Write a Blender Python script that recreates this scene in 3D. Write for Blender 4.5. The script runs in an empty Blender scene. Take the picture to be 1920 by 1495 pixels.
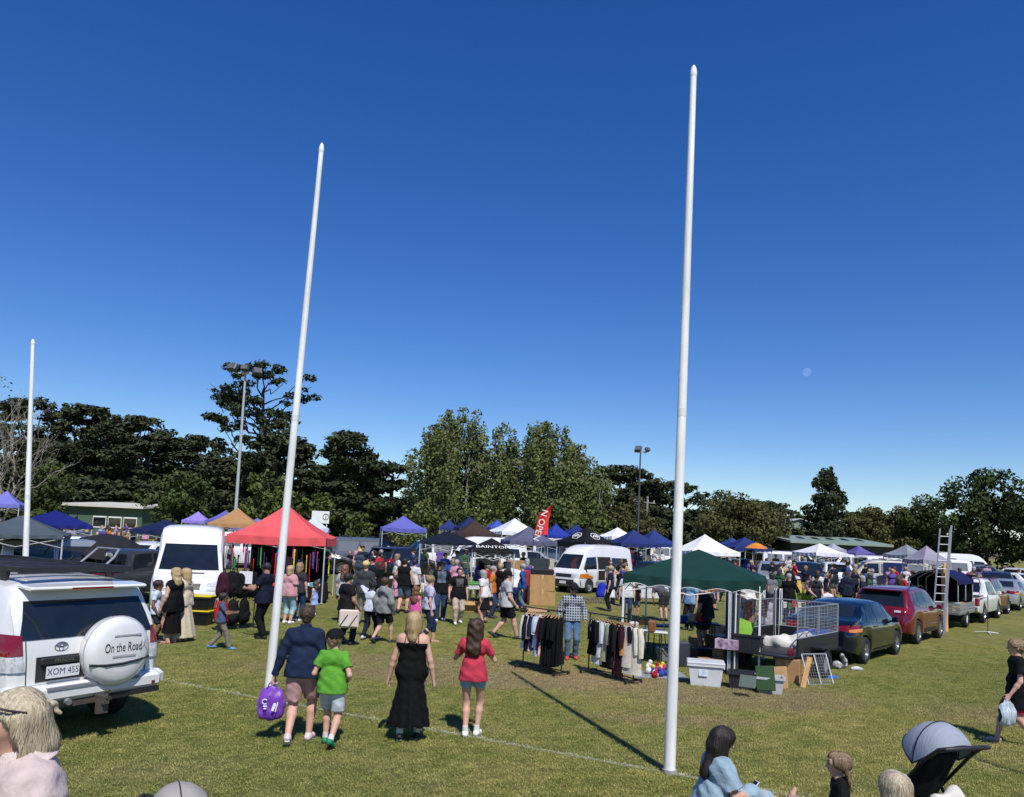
import bpy, bmesh, math, random
import numpy as np
from mathutils import Vector, Matrix, Euler
from mathutils.bvhtree import BVHTree

random.seed(7); RNG = np.random.default_rng(7)
SC = bpy.context.scene
COL = SC.collection
R = math.radians

# ---------------------------------------------------------------- camera
CAM_Z, FPX, PCX, PCY, ROLL = 2.73, 1450.0, 960.0, 895.0, math.atan(0.0448)
PITCH = math.atan(109.5/1450.0)
cam_data = bpy.data.cameras.new('camera'); cam = bpy.data.objects.new('camera', cam_data); COL.objects.link(cam)
cam_data.sensor_fit = 'HORIZONTAL'; cam_data.sensor_width = 36.0
cam_data.lens = FPX/1920*36.0
cam_data.shift_y = (PCY-747.5)/1920.0
cam_data.clip_end = 6000.0; cam_data.clip_start = 0.05
E1 = Vector((1,0,0)); FW = Vector((0, math.cos(PITCH), math.sin(PITCH))); E2 = Vector((0,-math.sin(PITCH), math.cos(PITCH)))
CR = math.cos(ROLL)*E1 + math.sin(ROLL)*E2
CU = -math.sin(ROLL)*E1 + math.cos(ROLL)*E2
m = Matrix((( CR.x, CU.x, -FW.x, 0), (CR.y, CU.y, -FW.y, 0), (CR.z, CU.z, -FW.z, CAM_Z), (0,0,0,1)))
cam.matrix_world = m
SC.camera = cam

# ---------------------------------------------------------------- sky, sun, exposure
SUN_EL = R(53.0); SUN_DIR = Vector((0.29, -0.957, 0)).normalized()*math.cos(SUN_EL) + Vector((0,0,math.sin(SUN_EL)))
world = bpy.data.worlds.new('World'); SC.world = world; world.use_nodes = True
wn = world.node_tree.nodes; wl = world.node_tree.links
for n in list(wn): wn.remove(n)
sky = wn.new('ShaderNodeTexSky'); sky.sky_type = 'NISHITA'; sky.sun_disc = False
sky.sun_elevation = SUN_EL; sky.sun_rotation = math.atan2(SUN_DIR.x, SUN_DIR.y)
sky.air_density = 1.0; sky.dust_density = 0.0; sky.ozone_density = 5.0; sky.altitude = 50
bg = wn.new('ShaderNodeBackground'); bg.inputs['Strength'].default_value = 0.12
out = wn.new('ShaderNodeOutputWorld')
hsv = wn.new('ShaderNodeHueSaturation'); hsv.inputs['Saturation'].default_value = 1.29; hsv.inputs['Hue'].default_value = .515; hsv.inputs['Value'].default_value = 1.0
wl.new(sky.outputs[0], hsv.inputs['Color']); wl.new(hsv.outputs[0], bg.inputs['Color']); wl.new(bg.outputs[0], out.inputs['Surface'])
sun_data = bpy.data.lights.new('sun', 'SUN'); sun_data.energy = 4.6; sun_data.angle = R(0.53); sun_data.color = (1.0, 0.955, 0.89)
sun = bpy.data.objects.new('sun', sun_data); COL.objects.link(sun)
sun.rotation_euler = (-SUN_DIR).to_track_quat('-Z', 'Y').to_euler()
sun.location = (0, -5, 40)
SC.view_settings.view_transform = 'Standard'; SC.view_settings.look = 'None'
SC.view_settings.exposure = 0.0; SC.view_settings.gamma = 1.0; SC.view_settings.use_curve_mapping = False
SC.cycles.use_denoising = True
SC.cycles.max_bounces = 6; SC.cycles.diffuse_bounces = 3; SC.cycles.glossy_bounces = 3; SC.cycles.transparent_max_bounces = 8

# ---------------------------------------------------------------- pixel helpers (photo pixels, 1920 x 1495)
def ray(px, py):
    u, v = px-PCX, PCY-py
    a = u*math.cos(ROLL)-v*math.sin(ROLL); b = u*math.sin(ROLL)+v*math.cos(ROLL)
    return E1*a + E2*b + FW*FPX
def T(y):                        # the oval rises gently away from the posts
    return .016*max(0.0, min(y, 76.0)-26.0)
def G(px, py, z=0.0):
    d = ray(px, py); zz = z
    for _ in range(12): t = (zz-CAM_Z)/d.z; zz = z+T(d.y*t)
    return Vector((d.x*t, d.y*t, zz))
def D(px, py, depth):
    d = ray(px, py); t = depth/d.y
    return Vector((d.x*t, depth, CAM_Z+d.z*t))
def bank(y):
    return max(0.0, (7.0-y))*0.12 if y < 7 else 0.0

# ---------------------------------------------------------------- materials
MATS = {}
def lin(c):
    if isinstance(c, str):
        c = c.lstrip('#'); c = [int(c[i:i+2], 16)/255 for i in (0,2,4)]
        c = [x/12.92 if x <= 0.04045 else ((x+0.055)/1.055)**2.4 for x in c]
    return (c[0], c[1], c[2], 1.0)
def mat(name, col=(.5,.5,.5), rough=.6, metal=0.0, var=.0, scale=8.0, bump=0.0, bscale=60.0, spec=.5, coat=0.0, col2=None, stretch=None, trans=0.0, island=0.0):
    if name in MATS: return MATS[name]
    mt = bpy.data.materials.new(name); MATS[name] = mt; mt.use_nodes = True
    nt = mt.node_tree; N = nt.nodes; L = nt.links
    p = N['Principled BSDF']
    c = lin(col)
    p.inputs['Base Color'].default_value = c
    p.inputs['Roughness'].default_value = rough; p.inputs['Metallic'].default_value = metal
    p.inputs['Specular IOR Level'].default_value = spec
    p.inputs['Coat Weight'].default_value = coat; p.inputs['Coat Roughness'].default_value = .04
    if trans: p.inputs['Transmission Weight'].default_value = trans
    tc = None
    if var or bump or col2 or stretch:
        tc = N.new('ShaderNodeTexCoord'); vec = tc.outputs['Object']
        if stretch:
            mp = N.new('ShaderNodeMapping'); mp.inputs['Scale'].default_value = stretch
            L.new(vec, mp.inputs['Vector']); vec = mp.outputs['Vector']
    if var or col2:
        no = N.new('ShaderNodeTexNoise'); no.inputs['Scale'].default_value = scale; no.inputs['Detail'].default_value = 5; no.inputs['Roughness'].default_value = .65
        L.new(vec, no.inputs['Vector'])
        rp = N.new('ShaderNodeValToRGB')
        rp.color_ramp.elements[0].position = .32; rp.color_ramp.elements[1].position = .68
        if col2: a, b = c, lin(col2)
        else: a = tuple(x*(1-var) for x in c[:3])+(1,); b = tuple(min(1, x*(1+var)) for x in c[:3])+(1,)
        rp.color_ramp.elements[0].color = a; rp.color_ramp.elements[1].color = b
        L.new(no.outputs['Fac'], rp.inputs['Fac']); src = rp.outputs['Color']
        L.new(src, p.inputs['Base Color'])
    else: src = None
    if island:
        geo = N.new('ShaderNodeNewGeometry'); hs = N.new('ShaderNodeHueSaturation'); mr = N.new('ShaderNodeMapRange')
        mr.inputs['To Min'].default_value = 1-island; mr.inputs['To Max'].default_value = 1+island
        L.new(geo.outputs['Random Per Island'], mr.inputs['Value']); L.new(mr.outputs[0], hs.inputs['Value'])
        if src: L.new(src, hs.inputs['Color'])
        else: hs.inputs['Color'].default_value = c
        L.new(hs.outputs[0], p.inputs['Base Color'])
    if bump:
        nb = N.new('ShaderNodeTexNoise'); nb.inputs['Scale'].default_value = bscale; nb.inputs['Detail'].default_value = 4
        L.new(vec, nb.inputs['Vector'])
        bp = N.new('ShaderNodeBump'); bp.inputs['Strength'].default_value = bump; bp.inputs['Distance'].default_value = .02
        L.new(nb.outputs['Fac'], bp.inputs['Height']); L.new(bp.outputs['Normal'], p.inputs['Normal'])
    return mt
def cloth(col, var=.18, rough=.85):
    return mat('cloth_'+str(col), col, rough, var=var, scale=9, bump=.25, bscale=35, spec=.2)
def paint(col, rough=.28):
    return mat('paint_'+str(col), col, rough, var=.05, scale=2.5, coat=.6)
def metalm(col, rough=.35):
    return mat('metal_'+str(col), col, rough, metal=.8, var=.12, scale=12)
def plastic(col, rough=.45):
    return mat('plastic_'+str(col), col, rough, var=.1, scale=6)
GLASS = mat('car_glass', (.012,.016,.02), .04, spec=.8, var=.3, scale=2)
TYRE = mat('tyre_rubber', (.018,.018,.018), .85, var=.2)
BLACKPL = mat('black_plastic', (.02,.02,.022), .5, var=.2)
CHROME = mat('chrome', (.7,.7,.72), .15, metal=1.0)
REDL = mat('red_lamp', (.20,.004,.006), .12, coat=1, var=.15, scale=30)
CLEARL = mat('clear_lamp', (.55,.56,.58), .08, coat=1, var=.35, scale=22)
AMBER = mat('amber_lamp', (.65,.2,.02), .12, coat=1)
CARD = mat('cardboard', '#b08a5c', .85, var=.14, scale=5, bump=.1)
WOOD = mat('timber', '#c79a62', .7, var=.2, scale=4, stretch=(8,8,1))
GREYST = mat('galvanised_steel', (.42,.44,.45), .45, metal=.6, var=.15, scale=10)
WHITEPL = mat('white_paint', (.78,.78,.76), .5, var=.05, scale=3)

# ---------------------------------------------------------------- object helpers
def tag(o, label=None, cat=None, group=None, kind=None):
    if label: o['label'] = label
    if cat: o['category'] = cat
    if group: o['group'] = group
    if kind: o['kind'] = kind
    return o
def link(o, parent=None):
    COL.objects.link(o)
    if parent is not None: o.parent = parent
    return o
def empty(name, loc=(0,0,0), rz=0.0, label=None, cat=None, group=None):
    o = bpy.data.objects.new(name, None); o.empty_display_size = .2; link(o)
    o.location = loc; o.rotation_euler = (0,0,rz)
    return tag(o, label, cat, group)
def copy_tree(o, parent=None):
    c = o.copy(); COL.objects.link(c)
    if parent is not None: c.parent = parent
    for ch in o.children: copy_tree(ch, c)
    return c
def mesh_np(name, V, F4=None, F3=None, mats=(), midx=None, smooth=True):
    V = np.asarray(V, dtype=np.float32)
    me = bpy.data.meshes.new(name)
    me.vertices.add(len(V)); me.vertices.foreach_set('co', V.ravel())
    loops = []; starts = []; n = 0
    if F4 is not None and len(F4):
        F4 = np.asarray(F4, dtype=np.int32); loops.append(F4.ravel()); starts.append(np.arange(len(F4))*4); n = len(F4)*4
    if F3 is not None and len(F3):
        F3 = np.asarray(F3, dtype=np.int32); loops.append(F3.ravel()); starts.append(np.arange(len(F3))*3+n)
    loops = np.concatenate(loops); starts = np.concatenate(starts).astype(np.int32)
    me.loops.add(len(loops)); me.loops.foreach_set('vertex_index', loops)
    me.polygons.add(len(starts)); me.polygons.foreach_set('loop_start', starts)
    if smooth: me.polygons.foreach_set('use_smooth', np.ones(len(starts), dtype=bool))
    for mm in mats: me.materials.append(mm)
    if midx is not None: me.polygons.foreach_set('material_index', np.asarray(midx, dtype=np.int32))
    me.update(calc_edges=True); me.validate()
    return me
def mobj(name, me, parent=None, loc=None):
    o = bpy.data.objects.new(name, me); link(o, parent)
    if loc is not None: o.location = loc
    return o

class MB:
    """collects simple shapes into one mesh"""
    def __init__(s): s.V = []; s.F = []; s.MI = []; s.mats = []; s.S = []; s.cur = 0
    def m(s, mt):
        if mt not in s.mats: s.mats.append(mt)
        s.cur = s.mats.index(mt); return s
    def add(s, V, F, smooth=False):
        b = len(s.V); s.V += [tuple(v) for v in V]
        for f in F: s.F.append(tuple(i+b for i in f)); s.MI.append(s.cur); s.S.append(smooth)
        return s
    def box(s, c, d, rot=None, taper=1.0, bev=0.0):
        x, y, z = d[0]/2, d[1]/2, d[2]/2
        if bev:
            b = bev; V = []; F = []
            pts = [(x-b,-y),(x,-y+b),(x,y-b),(x-b,y),(-x+b,y),(-x,y-b),(-x,-y+b),(-x+b,-y)]
            t = taper
            rings = [[(p[0]*t*(x-b)/x, p[1]*t*(y-b)/y, -z) for p in pts], [(p[0]*t, p[1]*t, -z+b) for p in pts], [(p[0], p[1], z-b) for p in pts], [(p[0]*(x-b)/x, p[1]*(y-b)/y, z) for p in pts]]
            for r_ in rings: V += r_
            for k in range(3):
                for i in range(8): F.append((k*8+i, k*8+(i+1)%8, k*8+8+(i+1)%8, k*8+8+i))
            F.append(tuple(range(7,-1,-1))); F.append(tuple(range(24,32)))
        else:
            t = taper
            V = [(-x*t,-y*t,-z),(x*t,-y*t,-z),(x*t,y*t,-z),(-x*t,y*t,-z),(-x,-y,z),(x,-y,z),(x,y,z),(-x,y,z)]
            F = [(3,2,1,0),(4,5,6,7),(0,1,5,4),(1,2,6,5),(2,3,7,6),(3,0,4,7)]
        M = Matrix.Identity(3) if rot is None else (Euler(rot).to_matrix() if not isinstance(rot, Matrix) else rot)
        c = Vector(c)
        return s.add([M @ Vector(v) + c for v in V], F)
    def tube(s, pts, rad, n=8, caps=True, smooth=True, squash=None):
        pts = [Vector(p) for p in pts]
        if not hasattr(rad, '__len__'): rad = [rad]*len(pts)
        V = []; F = []; up = None
        for i, p in enumerate(pts):
            t = (pts[min(i+1, len(pts)-1)]-pts[max(i-1, 0)]).normalized()
            if up is None: up = Vector((0,0,1)) if abs(t.z) < .9 else Vector((1,0,0))
            a = t.cross(up).normalized(); b = a.cross(t).normalized(); up = b
            for k in range(n):
                an = 2*math.pi*k/n
                V.append(p + a*math.cos(an)*rad[i] + b*math.sin(an)*rad[i])
        for i in range(len(pts)-1):
            for k in range(n): F.append((i*n+k, i*n+(k+1)%n, (i+1)*n+(k+1)%n, (i+1)*n+k))
        s.add(V, F, smooth)
        if caps:
            b0 = len(s.V)-len(V)
            s.F.append(tuple(b0+k for k in range(n-1,-1,-1))); s.F.append(tuple(b0+(len(pts)-1)*n+k for k in range(n))); s.MI += [s.cur]*2; s.S += [False]*2
        return s
    def lathe(s, prof, n=24, axis='z', c=(0,0,0), smooth=True):
        V = []; F = []; c = Vector(c)
        for (r_, h) in prof:
            for k in range(n):
                an = 2*math.pi*k/n; x, y = r_*math.cos(an), r_*math.sin(an)
                V.append(c+Vector((x,y,h) if axis == 'z' else ((h,x,y) if axis == 'x' else (y,h,x))))
        for i in range(len(prof)-1):
            for k in range(n): F.append((i*n+k, i*n+(k+1)%n, (i+1)*n+(k+1)%n, (i+1)*n+k))
        return s.add(V, F, smooth)
    def ball(s, c, r_, n=10, sq=(1,1,1)):
        pr = [(max(1e-4, math.sin(math.pi*i/(n//2+1))), -math.cos(math.pi*i/(n//2+1))) for i in range(n//2+2)]
        b = len(s.V); s.lathe(pr, n)
        for i in range(b, len(s.V)):
            v = s.V[i]; s.V[i] = (c[0]+v[0]*r_*sq[0], c[1]+v[1]*r_*sq[1], c[2]+v[2]*r_*sq[2])
        return s
    def build(s, name, mt=None, parent=None, loc=None, rz=None):
        me = bpy.data.meshes.new(name); me.from_pydata(s.V, [], s.F)
        if mt is not None and not s.mats: me.materials.append(mt)
        for q in s.mats: me.materials.append(q)
        me.polygons.foreach_set('use_smooth', s.S)
        if s.mats: me.polygons.foreach_set('material_index', s.MI)
        me.update()
        if any(s.S): me.set_sharp_from_angle(angle=R(42))
        o = mobj(name, me, parent, loc)
        if rz is not None: o.rotation_euler = (0,0,rz)
        return o
def text_mesh(txt, size=1.0, extrude=0.0, spacing=1.0):
    cu = bpy.data.curves.new('lettering', 'FONT'); cu.body = txt; cu.size = size; cu.extrude = extrude
    cu.align_x = 'CENTER'; cu.align_y = 'CENTER'; cu.space_character = spacing; cu.resolution_u = 3
    o = bpy.data.objects.new('lettering', cu); COL.objects.link(o)
    bpy.context.view_layer.update()
    me = bpy.data.meshes.new_from_object(o.evaluated_get(bpy.context.evaluated_depsgraph_get()))
    bpy.data.objects.remove(o); bpy.data.curves.remove(cu)
    return me
def lettering(txt, size, mt, parent, M, name='lettering', sx=1.0, spacing=1.0):
    me = text_mesh(txt, size, 0.0, spacing); me.materials.clear(); me.materials.append(mt)
    me.transform(Matrix.Diagonal((sx,1,1,1))); me.transform(M)
    return mobj(name, me, parent)
def frame_m(o, xa, ya):
    xa = Vector(xa).normalized(); ya = Vector(ya); za = xa.cross(ya).normalized(); ya = za.cross(xa)
    return Matrix(((xa.x, ya.x, za.x, o[0]), (xa.y, ya.y, za.y, o[1]), (xa.z, ya.z, za.z, o[2]), (0,0,0,1)))
def heading(dx, dy):            # rotation about z that turns local +Y to (dx, dy)
    return math.atan2(-dx, dy)
# ================================================================ ground
PR = G(1255, 1450); PL = G(502, 1312)
gd = (PL-PR).normalized(); PBL = PL+gd*6.4; PBR = PR-gd*6.4
def ground_material(blade=False):
    mt = bpy.data.materials.new('grass_blade' if blade else 'mown_grass'); mt.use_nodes = True
    nt = mt.node_tree; N = nt.nodes; L = nt.links; p = N['Principled BSDF']
    p.inputs['Roughness'].default_value = .95; p.inputs['Specular IOR Level'].default_value = .1
    class _T: pass
    tc = _T(); geo = N.new('ShaderNodeNewGeometry'); tc.outputs = {'Object': geo.outputs['Position']}
    def noise(s, det=6, r_=.6, stretch=None):
        n = N.new('ShaderNodeTexNoise'); n.inputs['Scale'].default_value = s; n.inputs['Detail'].default_value = det; n.inputs['Roughness'].default_value = r_
        v = tc.outputs['Object']
        if stretch:
            mp = N.new('ShaderNodeMapping'); mp.inputs['Scale'].default_value = stretch; L.new(v, mp.inputs['Vector']); v = mp.outputs['Vector']
        L.new(v, n.inputs['Vector']); return n.outputs['Fac']
    def ramp(f, p0, p1, c0, c1):
        r_ = N.new('ShaderNodeValToRGB'); e = r_.color_ramp.elements
        e[0].position = p0; e[1].position = p1; e[0].color = (*c0,1); e[1].color = (*c1,1); L.new(f, r_.inputs['Fac']); return r_.outputs['Color']
    def mix(f, a, b, typ='MIX'):
        x = N.new('ShaderNodeMix'); x.data_type = 'RGBA'; x.blend_type = typ
        if hasattr(f, 'is_linked'): L.new(f, x.inputs[0])
        else: x.inputs[0].default_value = f
        L.new(a, x.inputs[6]); L.new(b, x.inputs[7]); return x.outputs[2]
    fine = ramp(noise(38, 4, .75), .36, .66, (.085,.095,.022), (.26,.235,.09))
    mid = ramp(noise(2.4, 6, .75), .40, .62, (.070,.100,.022), (.255,.220,.080))
    base = mix(.5, fine, mid)
    dry = ramp(noise(.42, 5, .65), .5, .68, (0,0,0), (1,1,1))
    drycol = ramp(noise(16, 4, .7), .3, .7, (.16,.14,.06), (.31,.25,.125))
    base = mix(dry, base, mix(.55, base, drycol))
    # worn earth of the goal square and the stall strip: ellipses broken by noise
    sep = N.new('ShaderNodeSeparateXYZ'); L.new(tc.outputs['Object'], sep.inputs[0])
    def mth(op, a, b=None, clamp=False):
        x = N.new('ShaderNodeMath'); x.operation = op; x.use_clamp = clamp
        for i, q in enumerate((a, b)):
            if q is None: continue
            if hasattr(q, 'is_linked'): L.new(q, x.inputs[i])
            else: x.inputs[i].default_value = q
        return x.outputs[0]
    worn = None
    for (cx, cy, ax, ay, st) in ((.6,15.2,6.5,1.4,1.0), (4.3,14.4,2.6,1.5,1.0), (-1.5,16.6,4.5,.9,.7), (9.5,13.5,3.0,1.2,.6), (2.6,12.2,1.8,.6,.55)):
        dx = mth('DIVIDE', mth('SUBTRACT', sep.outputs['X'], cx), ax); dy = mth('DIVIDE', mth('SUBTRACT', sep.outputs['Y'], cy), ay)
        d = mth('MULTIPLY', mth('SUBTRACT', 1.0, mth('ADD', mth('MULTIPLY', dx, dx), mth('MULTIPLY', dy, dy)), clamp=True), st)
        worn = d if worn is None else mth('MAXIMUM', worn, d)
    wf = mth('MULTIPLY', worn, mth('MULTIPLY', mth('SUBTRACT', noise(1.5, 6, .75), .30), 6.5), clamp=True)
    earth = ramp(noise(14, 5, .7), .3, .7, (.13,.098,.058), (.27,.21,.13))
    base = mix(mth('MULTIPLY', wf, .8), base, earth)
    big = ramp(noise(.09, 3, .5), .35, .65, (.97,1.08,.93), (1.40,1.34,1.20))
    base = mix(1.0, base, big, 'MULTIPLY')
    # painted goal line soaked into the turf
    nl = (-gd.y, gd.x); dl = mth('ABSOLUTE', mth('ADD', mth('MULTIPLY', mth('SUBTRACT', sep.outputs['X'], PR.x), nl[0]), mth('MULTIPLY', mth('SUBTRACT', sep.outputs['Y'], PR.y), nl[1])))
    ln = mth('MULTIPLY', mth('LESS_THAN', dl, .042), mth('MULTIPLY', mth('SUBTRACT', noise(7, 5, .8), .42), 4.0), clamp=True)
    wh = N.new('ShaderNodeRGB'); wh.outputs[0].default_value = (.62,.62,.55,1)
    base = mix(mth('MULTIPLY', ln, .62), base, wh.outputs[0])
    if blade:
        hs = N.new('ShaderNodeHueSaturation'); mr = N.new('ShaderNodeMapRange'); mr.inputs['To Min'].default_value = .45; mr.inputs['To Max'].default_value = 2.3
        L.new(geo.outputs['Random Per Island'], mr.inputs['Value']); L.new(mr.outputs[0], hs.inputs['Value']); L.new(base, hs.inputs['Color']); base = hs.outputs[0]
    L.new(base, p.inputs['Base Color'])
    if blade: return mt
    bp = N.new('ShaderNodeBump'); bp.inputs['Strength'].default_value = .9; bp.inputs['Distance'].default_value = .05
    L.new(noise(26, 5, .8), bp.inputs['Height']); L.new(bp.outputs['Normal'], p.inputs['Normal'])
    return mt
GRASSM = ground_material()
ys = [-60,-20,-8,-4,-2,0,1,2,3,4,5,5.6,6.2,6.6,7.0,7.4,8,10,14,20,26,30,50,76,100,140,260,600,2500]
xs = [-2500,-600,-200,-80,-40,-20,-10,-5,0,5,10,20,40,80,200,600,2500]
def gz(x, y):
    if y >= 7.4: return 0.0
    t = 7.2-y
    return min(1.25, .12*(math.sqrt(t*t+.15)+t)/2 - .006) if t > -.2 else 0.0
V = [(x, y, max(0, gz(x, y))+T(y)) for y in ys for x in xs]; nx = len(xs)
F = [(j*nx+i, j*nx+i+1, (j+1)*nx+i+1, (j+1)*nx+i) for j in range(len(ys)-1) for i in range(nx-1)]
ground = mobj('ground', mesh_np('ground', V, F, mats=[GRASSM])); tag(ground, kind='structure')
def zg(y): return max(0.0, gz(0, y))

# painted lines: thin worn strips
def strip(name, pts, w, mt, z=.004):
    V = []; F = []
    for i, (x, y) in enumerate(pts):
        a = pts[max(i-1,0)]; b = pts[min(i+1,len(pts)-1)]; t = Vector((b[0]-a[0], b[1]-a[1])).normalized(); n = Vector((-t.y, t.x))*w/2
        V += [(x+n.x, y+n.y, z), (x-n.x, y-n.y, z)]
    for i in range(len(pts)-1): F.append((2*i, 2*i+1, 2*i+3, 2*i+2))
    o = mobj(name, mesh_np(name, V, F, mats=[mt])); return tag(o, kind='structure')
def worn_line_mat():
    mt = bpy.data.materials.new('worn_line_paint'); mt.use_nodes = True; N = mt.node_tree.nodes; L = mt.node_tree.links
    p = N['Principled BSDF']; p.inputs['Base Color'].default_value = (.50,.52,.44,1); p.inputs['Roughness'].default_value = .9
    tr = N.new('ShaderNodeBsdfTransparent'); mx = N.new('ShaderNodeMixShader'); no = N.new('ShaderNodeTexNoise'); no.inputs['Scale'].default_value = 22; no.inputs['Detail'].default_value = 6; no.inputs['Roughness'].default_value = .8
    rp = N.new('ShaderNodeMapRange'); rp.inputs['From Min'].default_value = .44; rp.inputs['From Max'].default_value = .64
    tc = N.new('ShaderNodeTexCoord'); L.new(tc.outputs['Object'], no.inputs['Vector'])
    L.new(no.outputs['Fac'], rp.inputs['Value']); L.new(rp.outputs[0], mx.inputs[0]); L.new(tr.outputs[0], mx.inputs[1]); L.new(p.outputs[0], mx.inputs[2])
    L.new(mx.outputs[0], N['Material Output'].inputs['Surface']); return mt
LINEM = worn_line_mat()
strip('goal_line', [tuple((PR+gd*t)[:2]) for t in np.linspace(-6.2, 12.8, 20)], .07, LINEM)
strip('goal_square_line', [tuple(G(x, y)[:2]) for x, y in ((505,1203),(420,1187),(330,1178))], .1, LINEM)
strip('arc_line', [tuple(G(x, y)[:2]) for x, y in ((1490,1265),(1380,1258),(1250,1262),(1100,1280))], .08, LINEM)

# ---------------------------------------------------------------- grass blades (stuff)
def tuft_mesh():
    V = []; F = []; rr = random.Random(3)
    for i in range(12):
        x, y = rr.gauss(0,.035), rr.gauss(0,.035); a = rr.uniform(0, 6.28); h = rr.uniform(.008,.024); w = .0032; l = rr.uniform(.005,.035)
        dx, dy = math.cos(a), math.sin(a); b = len(V)
        V += [(x-dy*w, y+dx*w, 0), (x+dy*w, y-dx*w, 0), (x+dx*l, y+dy*l, h)]; F.append((b, b+1, b+2))
    return mesh_np('grass_tuft', V, None, F, mats=[ground_material(True)])
def grass_scatter():
    tuft = bpy.data.objects.new('grass_tuft', tuft_mesh())
    A = [(-9.5,7.3,zg(7.3)+.003), (8.5,7.3,zg(7.3)+.003), (18,24,.003), (-17,24,.003)]
    me = mesh_np('grass', A, [(0,1,2,3)], mats=[GRASSM]); o = mobj('grass', me); tag(o, 'short mown grass blades on the oval', 'grass', kind='stuff')
    ng = bpy.data.node_groups.new('grass_scatter', 'GeometryNodeTree')
    ng.interface.new_socket('Geometry', in_out='INPUT', socket_type='NodeSocketGeometry'); ng.interface.new_socket('Geometry', in_out='OUTPUT', socket_type='NodeSocketGeometry')
    N = ng.nodes; L = ng.links
    gi = N.new('NodeGroupInput'); go = N.new('NodeGroupOutput'); ds = N.new('GeometryNodeDistributePointsOnFaces'); ds.inputs['Density'].default_value = 330
    ip = N.new('GeometryNodeInstanceOnPoints'); oi = N.new('GeometryNodeObjectInfo'); oi.inputs['Object'].default_value = tuft; oi.inputs['As Instance'].default_value = True
    rv = N.new('FunctionNodeRandomValue'); rv.data_type = 'FLOAT_VECTOR'; rv.inputs[0].default_value = (0,0,0); rv.inputs[1].default_value = (.15,.15,6.28)
    rs = N.new('FunctionNodeRandomValue'); rs.data_type = 'FLOAT'; rs.inputs[2].default_value = .6; rs.inputs[3].default_value = 1.25
    L.new(gi.outputs[0], ds.inputs[0]); L.new(ds.outputs['Points'], ip.inputs['Points']); L.new(oi.outputs['Geometry'], ip.inputs['Instance'])
    L.new(rv.outputs[0], ip.inputs['Rotation']); L.new(rs.outputs[1], ip.inputs['Scale']); L.new(ip.outputs[0], go.inputs[0])
    md = o.modifiers.new('scatter', 'NODES'); md.node_group = ng
grass_scatter()

# ================================================================ goal posts
def goal_post(name, base, h, r0, lean, label, group='goal and behind posts on the goal line'):
    t = empty(name, base, 0, label, 'post', group)
    top = Vector((lean[0], lean[1], 1)).normalized()*h
    b = MB(); b.tube([(0,0,0), top*.5, top], [r0, r0*.80, r0*.56], 20); b.build('pole', mat('post_paint', (.80,.80,.77), .42, var=.16, scale=3.2, stretch=(2,2,.35), bump=.15, bscale=8), t)
    c = MB(); c.tube([top*.9975, top*1.000, top*1.006, top*1.013, top*1.017], [r0*.56, r0*.64, r0*.62, r0*.42, r0*.08], 16); c.build('cap', WHITEPL, t)
    c = MB(); c.tube([top*.5-top.normalized()*.05, top*.5+top.normalized()*.05], r0*.80+.002, 20); c.build('joint_sleeve', mat('post_joint', (.70,.70,.67), .45), t)
    c = MB(); c.tube([(0,0,-.02),(0,0,.05)], r0*1.25, 16); c.build('ground_sleeve', mat('sleeve_steel', (.3,.3,.29), .7, var=.3), t)
    return t
def post_to(name, base, px, py, r0, label):        # height and lean from its top pixel, leaning only sideways
    tp = D(px, py, base.y); v = tp-base
    return goal_post(name, base, v.length/1.017, r0, (v.x/v.z, 0), label)
post_to('goal_post', PR, 1301, 122, .070, 'tall white goal post beside the green gazebo, casting a long shadow')
post_to('goal_post', PL, 604, 268, .070, 'tall white goal post in front of the red gazebo, leaning slightly')
post_to('behind_post', PBL, 62, 636, .062, 'short white behind post rising behind the white four wheel drive')
goal_post('behind_post', PBR, 6.1, .062, (0,0), 'short white behind post past the seated group, only its shadow on the grass')
fb = D(1886, 1100, 92); fb.z = T(92)
post_to('behind_post', fb, 1885, 950, .1, 'distant thin white post in front of the big dark tree')

# ================================================================ light towers and power pole
def light_tower(px, depth, top_py, r0, mt, heads, label):
    b = D(px[0], 1000, depth); b.z = 0; tp = D(px[1], top_py, depth); h = tp.z; t = empty('light_tower', b, 0, label, 'light tower', 'floodlight towers round the oval')
    q = MB(); q.tube([(0,0,0),(0,0,h*.5),(0,0,h)], [r0, r0*.8, r0*.55], 12); q.build('pole', mt, t)
    s = h/14
    q = MB(); q.box((0,-.05,h), (1.5*s,.14,.14)); q.build('crossarm', GREYST, t)
    for (x, z, yaw, sc) in heads:
        q = MB().m(mat('flood_body', (.05,.05,.055), .5)); M = Euler((R(-28),0,R(yaw))).to_matrix()
        q.box((x*s,-.35*s,h+z*s), (.72*s*sc,.4*s,.66*s*sc), M, bev=.1*s)
        q.m(mat('flood_lens', (.12,.125,.13), .15, coat=.5)).box(Vector((x*s,-.35*s,h+z*s))+M@Vector((0,-.26*s,-.05*s)), (.56*s*sc,.03,.46*s*sc), M)
        q.build('floodlight', None, t)
    q = MB(); q.box((-r0*1.6,-.1,h*.13), (.34,.3,.62)); q.build('meter_box', GREYST, t)
light_tower((439,456), 62, 700, .15, mat('tower_grey', (.40,.43,.44), .5, var=.1), [(-.85,.35,-25,1.05),(.05,.3,5,.8),(1.0,.1,30,1.0)], 'tall grey floodlight tower with three lamps beside the tan gazebo')
light_tower((1196,1200), 78, 848, .13, mat('tower_dark', (.06,.065,.07), .5, var=.1), [(-.35,.35,-30,1.15),(.75,.3,40,.85)], 'dark slim floodlight tower with two lamps behind the navy gazebos')
b = D(1212, 1000, 105); b.z = 0; tp = D(1213, 931, 105)
t = empty('power_pole', b, 0, 'weathered timber power pole with crossarm among the olive bushes', 'power pole')
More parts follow.
